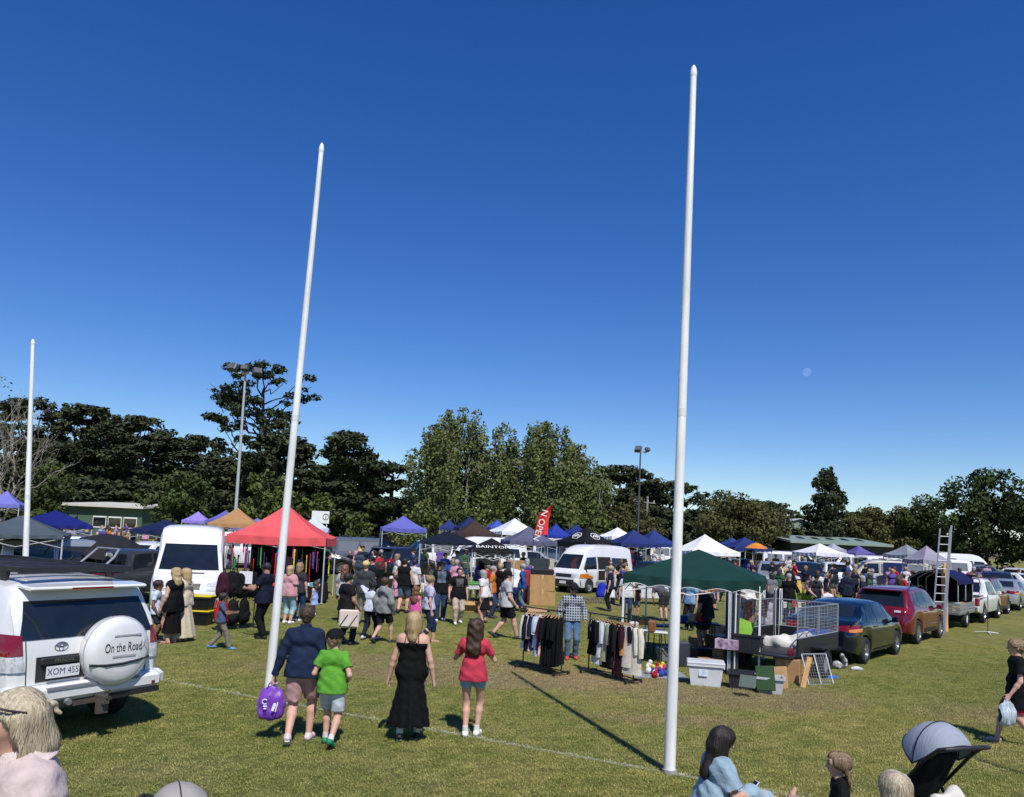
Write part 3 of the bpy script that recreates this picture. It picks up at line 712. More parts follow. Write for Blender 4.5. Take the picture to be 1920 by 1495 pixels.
def panel_van(paintm, kind='low', windows=True, name='parked_van', trim=True):
    if kind == 'high':      # tall roofed delivery van with a sloping bonnet
        L, W, wr = 5.6, 1.95, .34; top = [(-2.8,2.30),(-2.76,2.50),(-2.6,2.58),(-1,2.62),(.8,2.60),(1.15,2.52),(1.42,2.12),(1.98,1.36),(2.2,1.22),(2.6,1.04),(2.76,.82),(2.8,.55)]
        belt = [(-2.8,1.30),(1.2,1.28),(1.9,1.16),(2.8,.66)]; rw = [(-2.8,.90),(1.0,.88),(1.5,.86),(2.0,.93),(2.8,.92)]; wh = (-1.55,1.85)
    elif kind == 'hi_cab':  # forward control high roof van
        L, W, wr = 4.75, 1.70, .315; top = [(-2.375,1.5),(-2.33,2.05),(-2.2,2.20),(-1.2,2.28),(.6,2.28),(1.15,2.18),(1.5,1.95),(2.10,1.16),(2.28,.98),(2.36,.75),(2.375,.5)]
        belt = [(-2.375,1.14),(1.3,1.12),(2.1,1.02),(2.375,.62)]; rw = [(-2.4,.82),(1.0,.78),(1.5,.80),(2.1,.93),(2.4,.92)]; wh = (-1.2,1.38)
    else:
        L, W, wr = 4.9, 1.90, .335; top = [(-2.45,1.55),(-2.41,1.84),(-2.25,1.93),(-1,1.96),(.55,1.95),(1.0,1.84),(1.78,1.17),(2.0,1.09),(2.32,.95),(2.43,.75),(2.45,.55)]
        belt = [(-2.45,1.14),(1.0,1.12),(1.7,1.06),(2.45,.66)]; rw = [(-2.45,.86),(.8,.82),(1.2,.80),(1.8,.92),(2.45,.92)]; wh = (-1.5,1.5)
    ya, yb = -L/2, L/2
    c = Car(name, L, W, top, belt, rw, wh, wr, paintm, z0=.27, plan=[(ya,.93),(ya+.05,.975),(ya+.3,1.0),(0,1.0),(yb-.7,.985),(yb-.22,.93),(yb-.05,.84),(yb,.72)])
    if kind == 'high':
        c.patch('windscreen', [(-.80,1.34),(.80,1.34),(.70,2.06),(-.70,2.06)], '+y', GLASS, off=.008); c.side('side_window', [(.72,1.33),(1.66,1.31),(1.24,1.98),(.72,2.0)], GLASS)
        c.patch('cowl_vent', [(-.42,1.245),(.42,1.245),(.42,1.275),(-.42,1.275)], '+y', BLACKPL, nv=1); c.patch('grille', [(-.34,.84),(.34,.84),(.36,1.0),(-.36,1.0)], '+y', BLACKPL)
        c.pair('head_light', [(.86,.80),(.52,.82),(.50,1.0),(.82,1.06)], '+y', CLEARL, off=.012); c.patch('front_bumper', [(-.78,.40),(.78,.40),(.82,.70),(-.82,.70)], '+y', mat('bumper_grey', (.22,.23,.24), .6, var=.1), off=.012)
        c.side('rubbing_strip', [(-2.6,.72),(1.4,.72),(1.4,.82),(-2.6,.82)], mat('bumper_grey'), off=.012, nv=1)
        for y in (-.72,.66): c.seam(y, .45, 2.2)
        for z in (1.5,1.95):
            for (a, b_) in ((-2.55,-.85),(-.62,.6)): c.side('panel_rib', [(a,z),(b_,z),(b_,z+.025),(a,z+.025)], paintm, off=.014, nv=1, nu=10)
        c.mirrors(1.42,1.42,BLACKPL); c.side('side_window', [(-.6,1.42),(.58,1.42),(.58,2.0),(-.6,2.0)], GLASS) if windows else None
        c.side('side_window', [(-2.4,1.42),(-.85,1.42),(-.85,2.0),(-2.4,2.0)], GLASS) if windows else None
    elif kind == 'hi_cab':
        c.patch('windscreen', [(-.72,1.14),(.72,1.14),(.60,1.80),(-.60,1.80)], '+y', GLASS, off=.008); c.side('side_window', [(.82,1.14),(1.86,1.12),(1.52,1.68),(.82,1.72)], GLASS)
        c.side('sliding_door_opening', [(-.40,.62),(.72,.62),(.70,1.72),(-.40,1.72)], mat('van_interior', (.012,.012,.013), .9), off=.008)
        c.side('side_window', [(-1.95,1.16),(-.50,1.16),(-.50,1.68),(-1.85,1.66)], GLASS); c.patch('rear_window', [(-.66,1.15),(.66,1.15),(.60,1.75),(-.60,1.75)], '-y', GLASS)
        c.pair('head_light', [(.78,.74),(.48,.74),(.48,.90),(.78,.92)], '+y', CLEARL, off=.012); c.pair('indicator', [(.84,.72),(.79,.72),(.79,.92),(.84,.93)], '+y', AMBER, off=.012)
        c.patch('grille', [(-.46,.74),(.46,.74),(.46,.90),(-.46,.90)], '+y', BLACKPL); c.patch('front_bumper', [(-.80,.36),(.80,.36),(.80,.64),(-.80,.64)], '+y', BLACKPL, off=.02)
        c.side('sill_stripe', [(-2.2,.36),(.9,.36),(.9,.56),(-2.2,.56)], mat('bumper_grey', (.22,.23,.24), .6, var=.1), off=.01, nv=2); c.seam(.78,.45,1.75); c.mirrors(1.75,1.30,BLACKPL)
    else:
        c.patch('windscreen', [(-.76,1.18),(.76,1.18),(.66,1.78),(-.66,1.78)], '+y', GLASS, off=.008); c.side('side_window', [(.44,1.18),(1.46,1.15),(1.02,1.72),(.44,1.75)], GLASS)
        pm = GLASS if windows else mat('panel_'+paintm.name, tuple(x*1.0 for x in (.17,.18,.2)), .3)
        for (a, b_) in ((-.86,.30),(-2.15,-.98)): c.side('side_window' if windows else 'side_panel', [(a,1.18),(b_,1.18),(b_,1.74),(a+.04,1.74)], pm)
        c.patch('rear_window', [(-.74,1.18),(.74,1.18),(.66,1.74),(-.66,1.74)], '-y', GLASS); c.pair('tail_light', [(.93,.72),(.80,.72),(.80,1.15),(.91,1.18)], '-y', REDL, off=.012)
        c.pair('head_light', [(.88,.72),(.52,.74),(.52,.92),(.86,.98)], '+y', CLEARL, off=.012); c.patch('grille', [(-.5,.72),(.5,.72),(.5,.90),(-.5,.90)], '+y', BLACKPL); c.patch('front_bumper', [(-.85,.36),(.85,.36),(.85,.56),(-.85,.56)], '+y', BLACKPL, off=.012)
        c.seam(.40,.42,1.78); c.seam(-.92,.42,1.78); c.mirrors(1.30,1.24); c.patch('rear_bumper', [(-.9,.36),(.9,.36),(.9,.55),(-.9,.55)], '-y', BLACKPL, off=.02)
    c.plate(yb+.02,.50,1); c.add_wheels(5, mat('steel_rim', (.30,.31,.32), .5, metal=.5), .62, steel=True)
    return c

# ---- hero: white four wheel drive --------------------------------------
def four_wheel_drive():
    wp = mat('white_car_paint', (.74,.74,.72), .25, var=.05, scale=1.4, coat=.7)
    c = Car('four_wheel_drive', 4.62, 1.885, [(-2.31,.60),(-2.295,.98),(-2.26,1.20),(-2.08,1.62),(-1.99,1.74),(-1.80,1.80),(-.8,1.835),(.1,1.82),(.5,1.72),(1.05,1.22),(1.3,1.17),(2.0,1.08),(2.24,.92),(2.31,.6)],
            [(-2.31,1.10),(-1.9,1.16),(0,1.13),(1.2,1.08),(2.31,.8)], [(-2.31,.94),(-2.08,.86),(-1.5,.83),(.4,.81),(1.1,.92),(2.31,.92)], (-1.40,1.39), .385, wp, z0=.42,
            plan=[(-2.31,.86),(-2.26,.945),(-2.05,.985),(-1.6,1.0),(0,1.0),(1.7,.98),(2.1,.90),(2.27,.78),(2.31,.66)])
    c.patch('rear_window', [(-.80,1.19),(.80,1.19),(.70,1.60),(-.70,1.60)], '-y', GLASS, off=.008, nu=14)
    c.side('side_window', [(-1.90,1.20),(-1.22,1.17),(-1.16,1.66),(-1.72,1.65)], GLASS); c.side('side_window', [(-1.08,1.17),(-.30,1.15),(-.26,1.67),(-1.04,1.67)], GLASS); c.side('side_window', [(-.20,1.15),(.80,1.13),(.36,1.64),(-.18,1.67)], GLASS)
    c.patch('windscreen', [(-.74,1.24),(.74,1.24),(.62,1.66),(-.62,1.66)], '+y', GLASS)
    # tail lamps: red above clear
    c.pair('tail_light', [(.925,1.03),(.765,1.03),(.775,1.24),(.90,1.26)], '-y', REDL, off=.022, nu=6); c.pair('reverse_light', [(.935,.86),(.735,.86),(.765,1.025),(.93,1.025)], '-y', CLEARL, off=.022)
    for ax in ('+x','-x'):
        c.patch('tail_light', [(-2.27,1.03),(-2.06,1.03),(-2.05,1.22),(-2.20,1.25)], ax, REDL, off=.02, nu=5); c.patch('reverse_light', [(-2.28,.86),(-2.03,.88),(-2.055,1.025),(-2.27,1.025)], ax, CLEARL, off=.02)
    for (x0, x1) in ((-.72,-.708),(.708,.72)): c.patch('door_gap', [(x0,.70),(x1,.70),(x1*1.02,1.18),(x0*1.02,1.18)], '-y', BLACKPL, off=.003, nu=1, nv=10)
    c.patch('door_gap', [(-.72,.690),(.72,.690),(.72,.702),(-.72,.702)], '-y', BLACKPL, off=.003, nv=1)
    c.patch('plate_recess', [(-.62,.73),(-.06,.73),(-.06,1.0),(-.62,1.0)], '-y', mat('recess_black', (.025,.025,.028), .5), off=.008)
    c.box('rear_bumper', (0,-2.34,.60), (1.78,.20,.20), wp, None, .05)
    c.box('bumper_step', (0,-2.43,.66), (1.10,.05,.03), mat('bumper_grey', (.22,.23,.24), .6, var=.1))
    for sx in (1,-1):
        c.box('bumper_corner', (sx*.86,-2.20,.60), (.17,.36,.20), wp, (0,0,sx*.35), .05); c.box('bumper_lower_trim', (sx*.55,-2.36,.475), (.62,.12,.06), BLACKPL)
        c.box('reflector', (sx*.80,-2.425,.57), (.14,.02,.04), REDL, (0,0,sx*.25))
    c.plate(-2.352,.83,-1,'XOM 455', x=-.34)
    c.box('plate_garnish', (-.34,-2.335,.955), (.50,.05,.07), BLACKPL, None, .015)
    lettering('PRADO', .05, mat('badge_silver', (.5,.5,.52), .25, metal=.9), c.root, frame_m((-.34,-2.363,.955), (1,0,0), (0,0,1)), sx=1.3)
    # oval badge of three rings
    b = MB()
    for (rx, rz, dz) in ((.075,.050,0),(.026,.050,0),(.052,.020,.022)): b.tube([(-.34+rx*math.cos(a), 0, 1.095+dz+rz*math.sin(a)) for a in np.linspace(0, 2*math.pi, 25)], .006, 6)
    yb_ = c.bvh.ray_cast(Vector((-.34,-6,1.095)), Vector((0,1,0)))[0].y
    for i in range(len(b.V)): v = b.V[i]; b.V[i] = (v[0], v[1]+yb_-.008, v[2])
    b.build('badge', MATS['badge_silver'], c.root)
    # spare wheel with hard cover, set to the right of the door
    sx_, sz_, sy_ = .24, 1.0, -2.40
    sp = MB(); sp.lathe([(.001,-.155),(.20,-.152),(.31,-.140),(.375,-.105),(.405,-.05),(.405,.06),(.36,.11),(.2,.12)], 44, 'y', (sx_, sy_, sz_)); cov = sp.build('spare_wheel_cover', wp, c.root)
    q = MB(); q.tube([(sx_+.409*math.cos(a), sy_-.035, sz_+.409*math.sin(a)) for a in np.linspace(0, 2*math.pi, 45)], .008, 6, False); q.build('cover_rim', mat('rim_grey', (.4,.4,.4), .5), cov)
    q = MB(); q.tube([(sx_-.372,sy_-.108,sz_-.12),(sx_-.2,sy_-.154,sz_-.135),(sx_,sy_-.158,sz_-.135),(sx_+.2,sy_-.154,sz_-.115),(sx_+.372,sy_-.105,sz_-.09)], .016, 6); q.build('cover_strip', BLACKPL, cov)
    q = MB(); q.box((sx_+.05,sy_-.153,sz_+.195), (.34,.012,.018)); q.build('cover_slot', mat('rim_grey'), cov)
    q = MB(); q.box((sx_+.02,sy_-.154,sz_-.045), (.30,.014,.035), None, 1, .006); q.build('cover_handle', mat('rim_grey'), cov)
    lettering('On the Road', .15, mat('print_black', (.012,.012,.012), .6), cov, frame_m((sx_+.005,sy_-.158,sz_+.055), (1,0,0), (0,0,1)), sx=.60)
    q = MB()
    for (dx, dz, a) in ((.265,.06,.5),(.285,.06,-.5),(.275,.10,.2)): q.box((sx_+dx,sy_-.150,sz_+dz), (.012,.006,.085), (0,a,0))
    q.build('cover_logo', mat('print_grey', (.5,.5,.5), .6), cov)
    c.patch('rear_wiper', [(-.1,1.205),(.42,1.225),(.42,1.24),(-.1,1.22)], '-y', BLACKPL, off=.02, nv=1)
    c.box('roof_spoiler', (0,-2.10,1.755), (1.42,.30,.045), wp, (R(4),0,0), .018); c.box('brake_light', (0,-2.252,1.742), (.5,.012,.022), REDL)
    # platform roof rack
    rk = MB()
    for x in (-.64,.64): rk.box((x,-.55,1.94), (.06,2.7,.06))
    for y in np.linspace(-1.85,.75,9): rk.box((0,y,1.925), (1.30,.10,.028))
    rk.box((0,-1.92,1.935), (1.36,.06,.07)); rk.box((0,.82,1.935), (1.36,.06,.07)); rack = rk.build('roof_rack', BLACKPL, c.root)
    for x in (-.64,.64):
        for y in (-1.55,-.5,.5): q = MB(); q.box((x,y,1.865), (.05,.14,.12), None, .8); q.build('rack_foot', BLACKPL, rack)
    # tow bar
    q = MB().m(mat('tow_steel', (.10,.085,.07), .7, metal=.4, var=.4)); q.box((-.05,-2.38,.46), (.95,.06,.06)); q.box((.05,-2.47,.48), (.07,.26,.09)); q.box((.05,-2.52,.40), (.13,.05,.16)); q.tube([(.05,-2.60,.50),(.05,-2.60,.56)], .02, 8); q.ball((.05,-2.60,.585), .028, 12)
    q.build('tow_bar', None, c.root)
    q = MB(); q.lathe([(.001,-.03),(.035,-.03),(.04,0),(.04,.02)], 14, 'y', (-.32,-2.46,.50)); q.build('trailer_socket', mat('socket_grey', (.35,.35,.35), .4, metal=.7), c.root)
    for y in (-1.14,-.25,.85): c.seam(y, .55, 1.14)
    for y in (-.52,.36): c.side('door_handle', [(y-.1,1.02),(y+.1,1.02),(y+.1,1.05),(y-.1,1.05)], wp, off=.03, nu=3, nv=1)
    lettering('PRADO', .055, mat('badge_silver'), c.root, frame_m((-.951,-1.86,1.03), (0,-1,0), (0,0,1)), 'side_badge', sx=1.2)
    lettering('VX', .05, mat('badge_silver'), c.root, frame_m((.60,-2.335,1.13), (1,0,0), (0,0,1)), 'badge', sx=1.4)
    c.side('side_step', [(-.85,.44),(.95,.44),(.95,.50),(-.85,.50)], BLACKPL, off=.08, nv=1); c.mirrors(.78,1.18); c.pair('head_light', [(.86,.86),(.55,.86),(.55,1.0),(.82,1.05)], '+y', CLEARL, off=.01); c.patch('grille', [(-.45,.75),(.45,.75),(.45,1.0),(-.45,1.0)], '+y', BLACKPL)
    c.add_wheels(6, mat('alloy', (.45,.46,.48), .25, metal=.9), .64)
    return c
fwd = four_wheel_drive()
hd = Vector((-.87,.50,0)).normalized(); rc = Vector((-5.12,9.75,0))
fwd.root.scale = (1.06,1.06,1.06)
fwd.place(rc+hd*2.45, hd.x, hd.y, 'white four wheel drive with spare wheel cover reading On the Road and black roof rack')
# ================================================================ people: smooth-blended distance fields turned into meshes
class Prim:
    __slots__ = ('a','b','ra','rb','k','n','q','flat','sub')
    def __init__(s, a, b, ra, rb=None, k=.03, n=None, q=1.0, flat=False, sub=False):
        s.a = np.array(a, float); s.b = np.array(b, float); s.ra = ra; s.rb = ra if rb is None else rb; s.k = k; s.flat = flat; s.sub = sub
        s.n = None if n is None else np.array(n, float)/np.linalg.norm(n); s.q = q
    def d(s, P):
        pa = P-s.a; ab = s.b-s.a
        if s.n is not None:
            pa = pa+s.n*((pa@s.n)*(1/s.q-1))[:,None]; ab = ab+s.n*(ab@s.n)*(1/s.q-1)
        L2 = ab@ab
        if L2 < 1e-10: return np.sqrt((pa*pa).sum(1))-s.ra
        t0 = pa@ab/L2; t = np.clip(t0, 0, 1)
        d = np.sqrt(((pa-t[:,None]*ab)**2).sum(1))-(s.ra+(s.rb-s.ra)*t)
        if s.flat: d = np.maximum(d, (t0-1)*math.sqrt(L2))
        return d
    def grow(s, g, ra=None, rb=None): return Prim(s.a, s.b, s.ra+g, s.rb+g, s.k, s.n, s.q, s.flat)
def eval_prims(prims, P, clips, noise):
    D_ = None
    for p in prims:
        if p.sub: continue
        d = p.d(P)
        if D_ is None: D_ = d
        else:
            h = np.maximum(p.k-np.abs(D_-d), 0)/p.k; D_ = np.minimum(D_, d)-h*h*p.k*.25
    if noise is not None: D_ = D_+noise(P)
    for (n, c) in clips: D_ = np.maximum(D_, P@np.array(n, float)-c)
    for p in prims:
        if p.sub: D_ = np.maximum(D_, -p.d(P))
    return D_
def sdf_mesh(name, prims, h, mats, clips=(), noise=None, classify=None):
    lo = np.min([np.minimum(p.a,p.b)-max(p.ra,p.rb) for p in prims if not p.sub], 0)-2.5*h; hi = np.max([np.maximum(p.a,p.b)+max(p.ra,p.rb) for p in prims if not p.sub], 0)+2.5*h
    B = 8; nb = np.maximum(1, np.ceil((hi-lo)/h/B).astype(int)); nn = nb*B+1
    DD = np.full(nn, 1.0, np.float32)
    bi = np.stack(np.meshgrid(*[np.arange(k) for k in nb], indexing='ij'), -1).reshape(-1,3)
    cen = lo+(bi+.5)*B*h; Rb = B*h*.5*1.7321
    pd = np.stack([p.d(cen)*(min(1.0,p.q) if p.n is not None else 1.0) for p in prims if not p.sub], 1); pl = [p for p in prims if not p.sub]; subs = [p for p in prims if p.sub]
    mn = pd.min(1); km = max(p.k for p in prims)
    g = np.stack(np.meshgrid(*[np.arange(B+1)]*3, indexing='ij'), -1).reshape(-1,3)*h
    for i in range(len(bi)):
        x, y, z = bi[i]*B
        if abs(mn[i]) > Rb*1.15+km*.3+.02 and not (mn[i] < 0 and (clips or subs)):
            if mn[i] < 0: DD[x:x+B+1, y:y+B+1, z:z+B+1] = np.minimum(DD[x:x+B+1, y:y+B+1, z:z+B+1], -1.0)
            continue
        act = [pl[j] for j in np.nonzero(pd[i] < mn[i]+2.3*Rb+km)[0]]+subs
        DD[x:x+B+1, y:y+B+1, z:z+B+1] = eval_prims(act, lo+bi[i]*B*h+g, clips, noise).reshape(B+1,B+1,B+1)
    S = DD < 0; c = S[:-1,:-1,:-1].astype(np.int8)
    cor = [(i,j,k) for i in (0,1) for j in (0,1) for k in (0,1)]; nx, ny, nz = nn-1
    cnt = sum(S[i:i+nx, j:j+ny, k:k+nz].astype(np.int8) for (i,j,k) in cor)
    act = np.argwhere((cnt > 0) & (cnt < 8)); idx = np.full((nx,ny,nz), -1, np.int32); idx[act[:,0],act[:,1],act[:,2]] = np.arange(len(act))
    pos = np.zeros((len(act),3)); w = np.zeros(len(act))
    for a in cor:
        for ax in range(3):
            if a[ax]: continue
            b = list(a); b[ax] = 1
            d0 = DD[act[:,0]+a[0], act[:,1]+a[1], act[:,2]+a[2]]; d1 = DD[act[:,0]+b[0], act[:,1]+b[1], act[:,2]+b[2]]
            mk = (d0 < 0) != (d1 < 0); t = np.where(mk, d0/np.where(mk, d0-d1, 1), 0)
            p = np.array(a, float)[None]+np.eye(3)[ax][None]*t[:,None]; pos += p*mk[:,None]; w += mk
    V = lo+(act+pos/np.maximum(w,1)[:,None])*h
    Q = []
    for ax in range(3):
        sl0 = [slice(None)]*3; sl1 = [slice(None)]*3; sl0[ax] = slice(0,-1); sl1[ax] = slice(1,None)
        e = S[tuple(sl0)] != S[tuple(sl1)]; E = np.argwhere(e); o1, o2 = [(1,2),(2,0),(0,1)][ax]
        E = E[(E[:,o1] > 0) & (E[:,o2] > 0) & (E[:,o1] < nn[o1]-1) & (E[:,o2] < nn[o2]-1)]
        if not len(E): continue
        def cell(u, v): C = E.copy(); C[:,o1] -= u; C[:,o2] -= v; return idx[C[:,0],C[:,1],C[:,2]]
        q = np.stack([cell(1,1), cell(0,1), cell(0,0), cell(1,0)], 1); fl = ~S[E[:,0],E[:,1],E[:,2]]; q[fl] = q[fl][:,::-1]; Q.append(q)
    Q = np.concatenate(Q); Q = Q[(Q >= 0).all(1)]
    mi = None
    if classify is not None: mi = classify(V[Q].mean(1))
    return mesh_np(name, V, Q, mats=mats, midx=mi)

SKIN = {'fair': mat('skin_fair', (.58,.34,.245), .55, var=.07, scale=14, spec=.35), 'tan': mat('skin_tan', (.42,.225,.14), .55, var=.07, scale=14, spec=.35), 'brown': mat('skin_brown', (.20,.10,.06), .55, var=.07, scale=14, spec=.35)}
HAIRC = {'blonde': ((.30,.20,.09),(.58,.43,.23)), 'ash': ((.34,.27,.165),(.66,.57,.40)), 'brown': ((.030,.016,.009),(.090,.050,.028)), 'dark': ((.008,.006,.005),(.035,.025,.02)), 'auburn': ((.10,.04,.018),(.25,.11,.05)), 'grey': ((.22,.20,.19),(.45,.43,.41)), 'sandy': ((.16,.10,.05),(.36,.25,.14))}
def hairm(c): a, b = HAIRC[c]; return mat('hair_'+c, a, .5, col2=b, scale=26, stretch=(3.0,3.0,.28), spec=.5, bump=.5, bscale=40)
EYE = mat('eye_dark', (.03,.022,.018), .15); LIP = mat('lips', (.46,.16,.14), .45); BROW = mat('brow', (.08,.05,.035), .8); SOCK = cloth('#d8d8d4')
def v3(*a): return np.array(a, float)
def ik(a, t, l1, l2, pole):
    a, t, pole = v3(*a), v3(*t), v3(*pole); d = t-a; L_ = np.linalg.norm(d); mx = (l1+l2)*.998
    if L_ > mx: d = d/L_*mx; L_ = mx; t = a+d
    u = d/L_; x = (l1*l1-l2*l2+L_*L_)/(2*L_); y = math.sqrt(max(0, l1*l1-x*x)); p = pole-u*(pole@u); n = np.linalg.norm(p); p = p/n if n > 1e-6 else v3(0,1,0)
    return a+u*x+p*y, t
def rotm(yaw, pitch=0, roll=0): return np.array((Euler((pitch, roll, yaw)).to_matrix()))
def strands(ho, hm, n, w, steps, t):
    # loose strands that follow the hair surface downwards and lift off a little
    me = ho.data; nv = len(me.vertices); co = np.empty(nv*3, np.float32); me.vertices.foreach_get('co', co); co = co.reshape(-1,3)
    bv = BVHTree.FromPolygons([tuple(c) for c in co], [tuple(p.vertices) for p in me.polygons]); rr = np.random.default_rng(nv); V = []; F = []; zmin = co[:,2].min()
    for i in rr.integers(0, nv, n):
        p = Vector(co[i]); lift = rr.uniform(.001,.007); wob = rr.uniform(-.25,.25); base = len(V); k = 0
        for s_ in range(steps):
            h_ = bv.find_nearest(p)
            if h_[0] is None: break
            nn = h_[1]; q = h_[0]+nn*lift*(s_/steps*1.4+.2); side = nn.cross(Vector((0,0,-1)))
            if side.length < .05: side = Vector((1,0,0))
            side.normalize(); ww = w*(1-.7*s_/steps); V += [q-side*ww, q+side*ww]; k += 1
            dn = Vector((0,0,-1))+side*wob; dn = dn-nn*dn.dot(nn); p = q+dn.normalized()*.018 if dn.length > .02 else q+side*.015
            if p.z < zmin-.02: break
        for j in range(k-1): F.append((base+2*j, base+2*j+1, base+2*j+3, base+2*j+2))
    if F: tag(mobj('loose_strands', mesh_np('loose_strands', [tuple(v) for v in V], F, mats=[hm]), ho), kind='stuff')
def build_person(sp):
    """sp: dict; returns Empty with children. Local: facing +Y, right hand +X"""
    H = sp.get('h', 1.7); g = sp.get('girth', 1.0); fem = sp.get('fem', 0); res = sp.get('res', .016); S_ = H/1.72
    hs = 1.06*sp.get('head', 1.0 if H > 1.5 else (1.0-.22*(1.5-H)/.5)); child = H < 1.45
    lean = sp.get('lean', 0.0); seat = sp.get('seat')          # seat: pelvis height when sitting
    t = empty('person', (0,0,0)); sk = SKIN[sp.get('skin','fair')]; near = res <= .011
    thigh, shin = .245*H, .243*H; ank = .045*H
    fr, fl = sp.get('feet', ((.0,.0),(.0,.0)))                    # (forward, lift) right, left
    hw = (.058 if fem else .052)*H
    hipz = seat if seat is not None else .522*H-.05*max(abs(fr[0]), abs(fl[0]))/max(.2,H*.3)*H*.3
    pel = v3(0,0,hipz)
    M = rotm(sp.get('twist',0), -lean); up = M@v3(0,0,1); fo = M@v3(0,1,0); rt = M@v3(1,0,0)
    ch = pel+up*.215*H; nk = pel+up*.312*H; shw = (.096 if fem else .104)*H*(.95 if child else 1)
    shR = pel+up*.268*H+rt*shw; shL = pel+up*.268*H-rt*shw
    hc = nk+up*(.055*H*.6+.085*hs)+fo*.018*S_+rt*sp.get('headx',0); HM = rotm(sp.get('hyaw',0)+sp.get('twist',0), sp.get('hpitch',0)-lean*.4, sp.get('hroll',0))
    def hd_(x, y, z): return hc+HM@(v3(x,y,z)*hs)
    G1 = g; body = []; k0 = .05*S_
    tor = [Prim(ch-rt*.055*H+up*.02*H, ch+rt*.055*H+up*.02*H, .060*H*G1, k=.07*S_, n=fo, q=.88), Prim(pel+up*.115*H-rt*.036*H*g, pel+up*.115*H+rt*.036*H*g, (.056 if fem else .060)*H*G1, k=.07*S_, n=fo, q=.86),
           Prim(pel+up*.012*H-rt*.045*H*g, pel+up*.012*H+rt*.045*H*g, (.068 if fem else .062)*H*G1, k=.07*S_, n=fo, q=.95)]
    if fem and not child: tor.append(Prim(ch+fo*.045*H-rt*.045*H-up*.01*H, ch+fo*.045*H+rt*.045*H-up*.01*H, .036*H*G1, k=.05*S_))
    if sp.get('belly'): tor.append(Prim(pel+up*.09*H+fo*.03*H, pel+up*.12*H+fo*.03*H, sp['belly'], k=.08))
    tor += [Prim(nk-up*.028*H, shR-rt*.014*H-up*.004*H, .034*H, .030*H*G1, k=.05*S_), Prim(nk-up*.028*H, shL+rt*.014*H-up*.004*H, .034*H, .030*H*G1, k=.05*S_)]
    neck = [Prim(nk-up*.01*H, hd_(0,-.012,-.06), .036*H*(.85 if fem else 1), .030*H*(.88 if fem else 1.05), k=.03)]
    head = [Prim(hd_(0,-.025,.032), hd_(0,.022,.034), .077*hs, .073*hs, k=.03), Prim(hd_(0,.03,-.015), hd_(0,.048,-.078), .056*hs, .030*hs, k=.04), Prim(hd_(0,.098,.014), hd_(0,.112,-.022), .007*hs, .013*hs, k=.018),
            Prim(hd_(-.03,.075,.032), hd_(.03,.075,.032), .018*hs, k=.03), Prim(hd_(-.018,.084,-.052), hd_(.018,.084,-.052), .012*hs, k=.018)]
    for s in (1,-1): head.append(Prim(hd_(s*.078,-.004,.012), hd_(s*.080,.0,-.022), .017*hs, .011*hs, k=.008, n=HM@v3(s,.35,0), q=.5))
    # arms
    la, lf = .172*H, .150*H; hR, hL = sp.get('hands', (None,None)); arms = []
    for (s, sh, tg, nm) in ((1,shR,hR,'r'), (-1,shL,hL,'l')):
        if tg is None: tg = (.045,.02,-.315)
        tgt = sh+rt*s*tg[0]*H+fo*tg[1]*H+up*tg[2]*H; pole = sp.get('elbow_'+nm, (s*.5,-1,-.1))
        el, wr = ik(sh, tgt, la, lf, M@v3(*pole)); arms.append((s, sh, el, wr))
    gA = g*(.92 if fem else 1.0); limbs = []; hands = []
    for (s, sh, el, wr) in arms:
        limbs += [Prim(sh, el, .029*H*gA, .0225*H*gA, k=.03*S_), Prim(el, el+(wr-el)*.35, .0225*H*gA, .0225*H*gA, k=.02), Prim(el+(wr-el)*.35, wr, .0225*H*gA, .0150*H*gA, k=.02)]
        d = (wr-el)/np.linalg.norm(wr-el); hl = .105*H*(1.0)
        bend = sp.get('wrist', 0.0); sprd = fo-d*(fo@d)
        if np.linalg.norm(sprd) < .45: sprd = up-d*(up@d)
        sprd /= np.linalg.norm(sprd); pn = np.cross(sprd, d)*s; pn /= np.linalg.norm(pn)     # palm normal, towards the body for a hanging arm
        if pn@rt*s > 0 and abs(pn@rt) > .3: pn = -pn
        curl = sp.get('curl', .5); kn = wr+d*hl*.48
        hands.append(Prim(wr+d*.012*H, kn, .0185*H, .0225*H, k=.012, n=pn, q=.55))
        if near:
            for i, (o, ln, r_) in enumerate(((.0175,.40,.0052),(.006,.45,.0054),(-.006,.42,.0052),(-.0165,.33,.0046))):
                b0 = kn+sprd*o*H-d*.004*H; a1 = curl*.8; a2 = curl*1.9
                d1 = d*math.cos(a1)+pn*math.sin(a1)+sprd*o*3; d2 = d*math.cos(a2)+pn*math.sin(a2)
                m1 = b0+d1*hl*ln*.52; m2 = m1+d2*hl*ln*.5; hands += [Prim(b0, m1, r_*H*1.08, r_*H, k=.003), Prim(m1, m2, r_*H, r_*H*.85, k=.003)]
            tb = wr+d*hl*.14+sprd*.016*H; td = d*.72+sprd*.55+pn*.35; td /= np.linalg.norm(td); m1 = tb+td*hl*.30; m2 = m1+(d*.85+pn*.5)/np.linalg.norm(d*.85+pn*.5)*hl*.24
            hands += [Prim(tb, m1, .0078*H, .0066*H, k=.008), Prim(m1, m2, .0064*H, .0054*H, k=.004)]
        else:
            td = d*.8+sprd*.5; hands += [Prim(kn, kn+(d*math.cos(curl)+pn*math.sin(curl))*hl*.36, .020*H, .012*H, k=.015, n=pn, q=.5), Prim(wr+d*.02*H+sprd*.014*H, wr+(d*.8+sprd*.6)*hl*.5, .0085*H, .006*H, k=.008)]
    # legs
    legs = []; feet = []
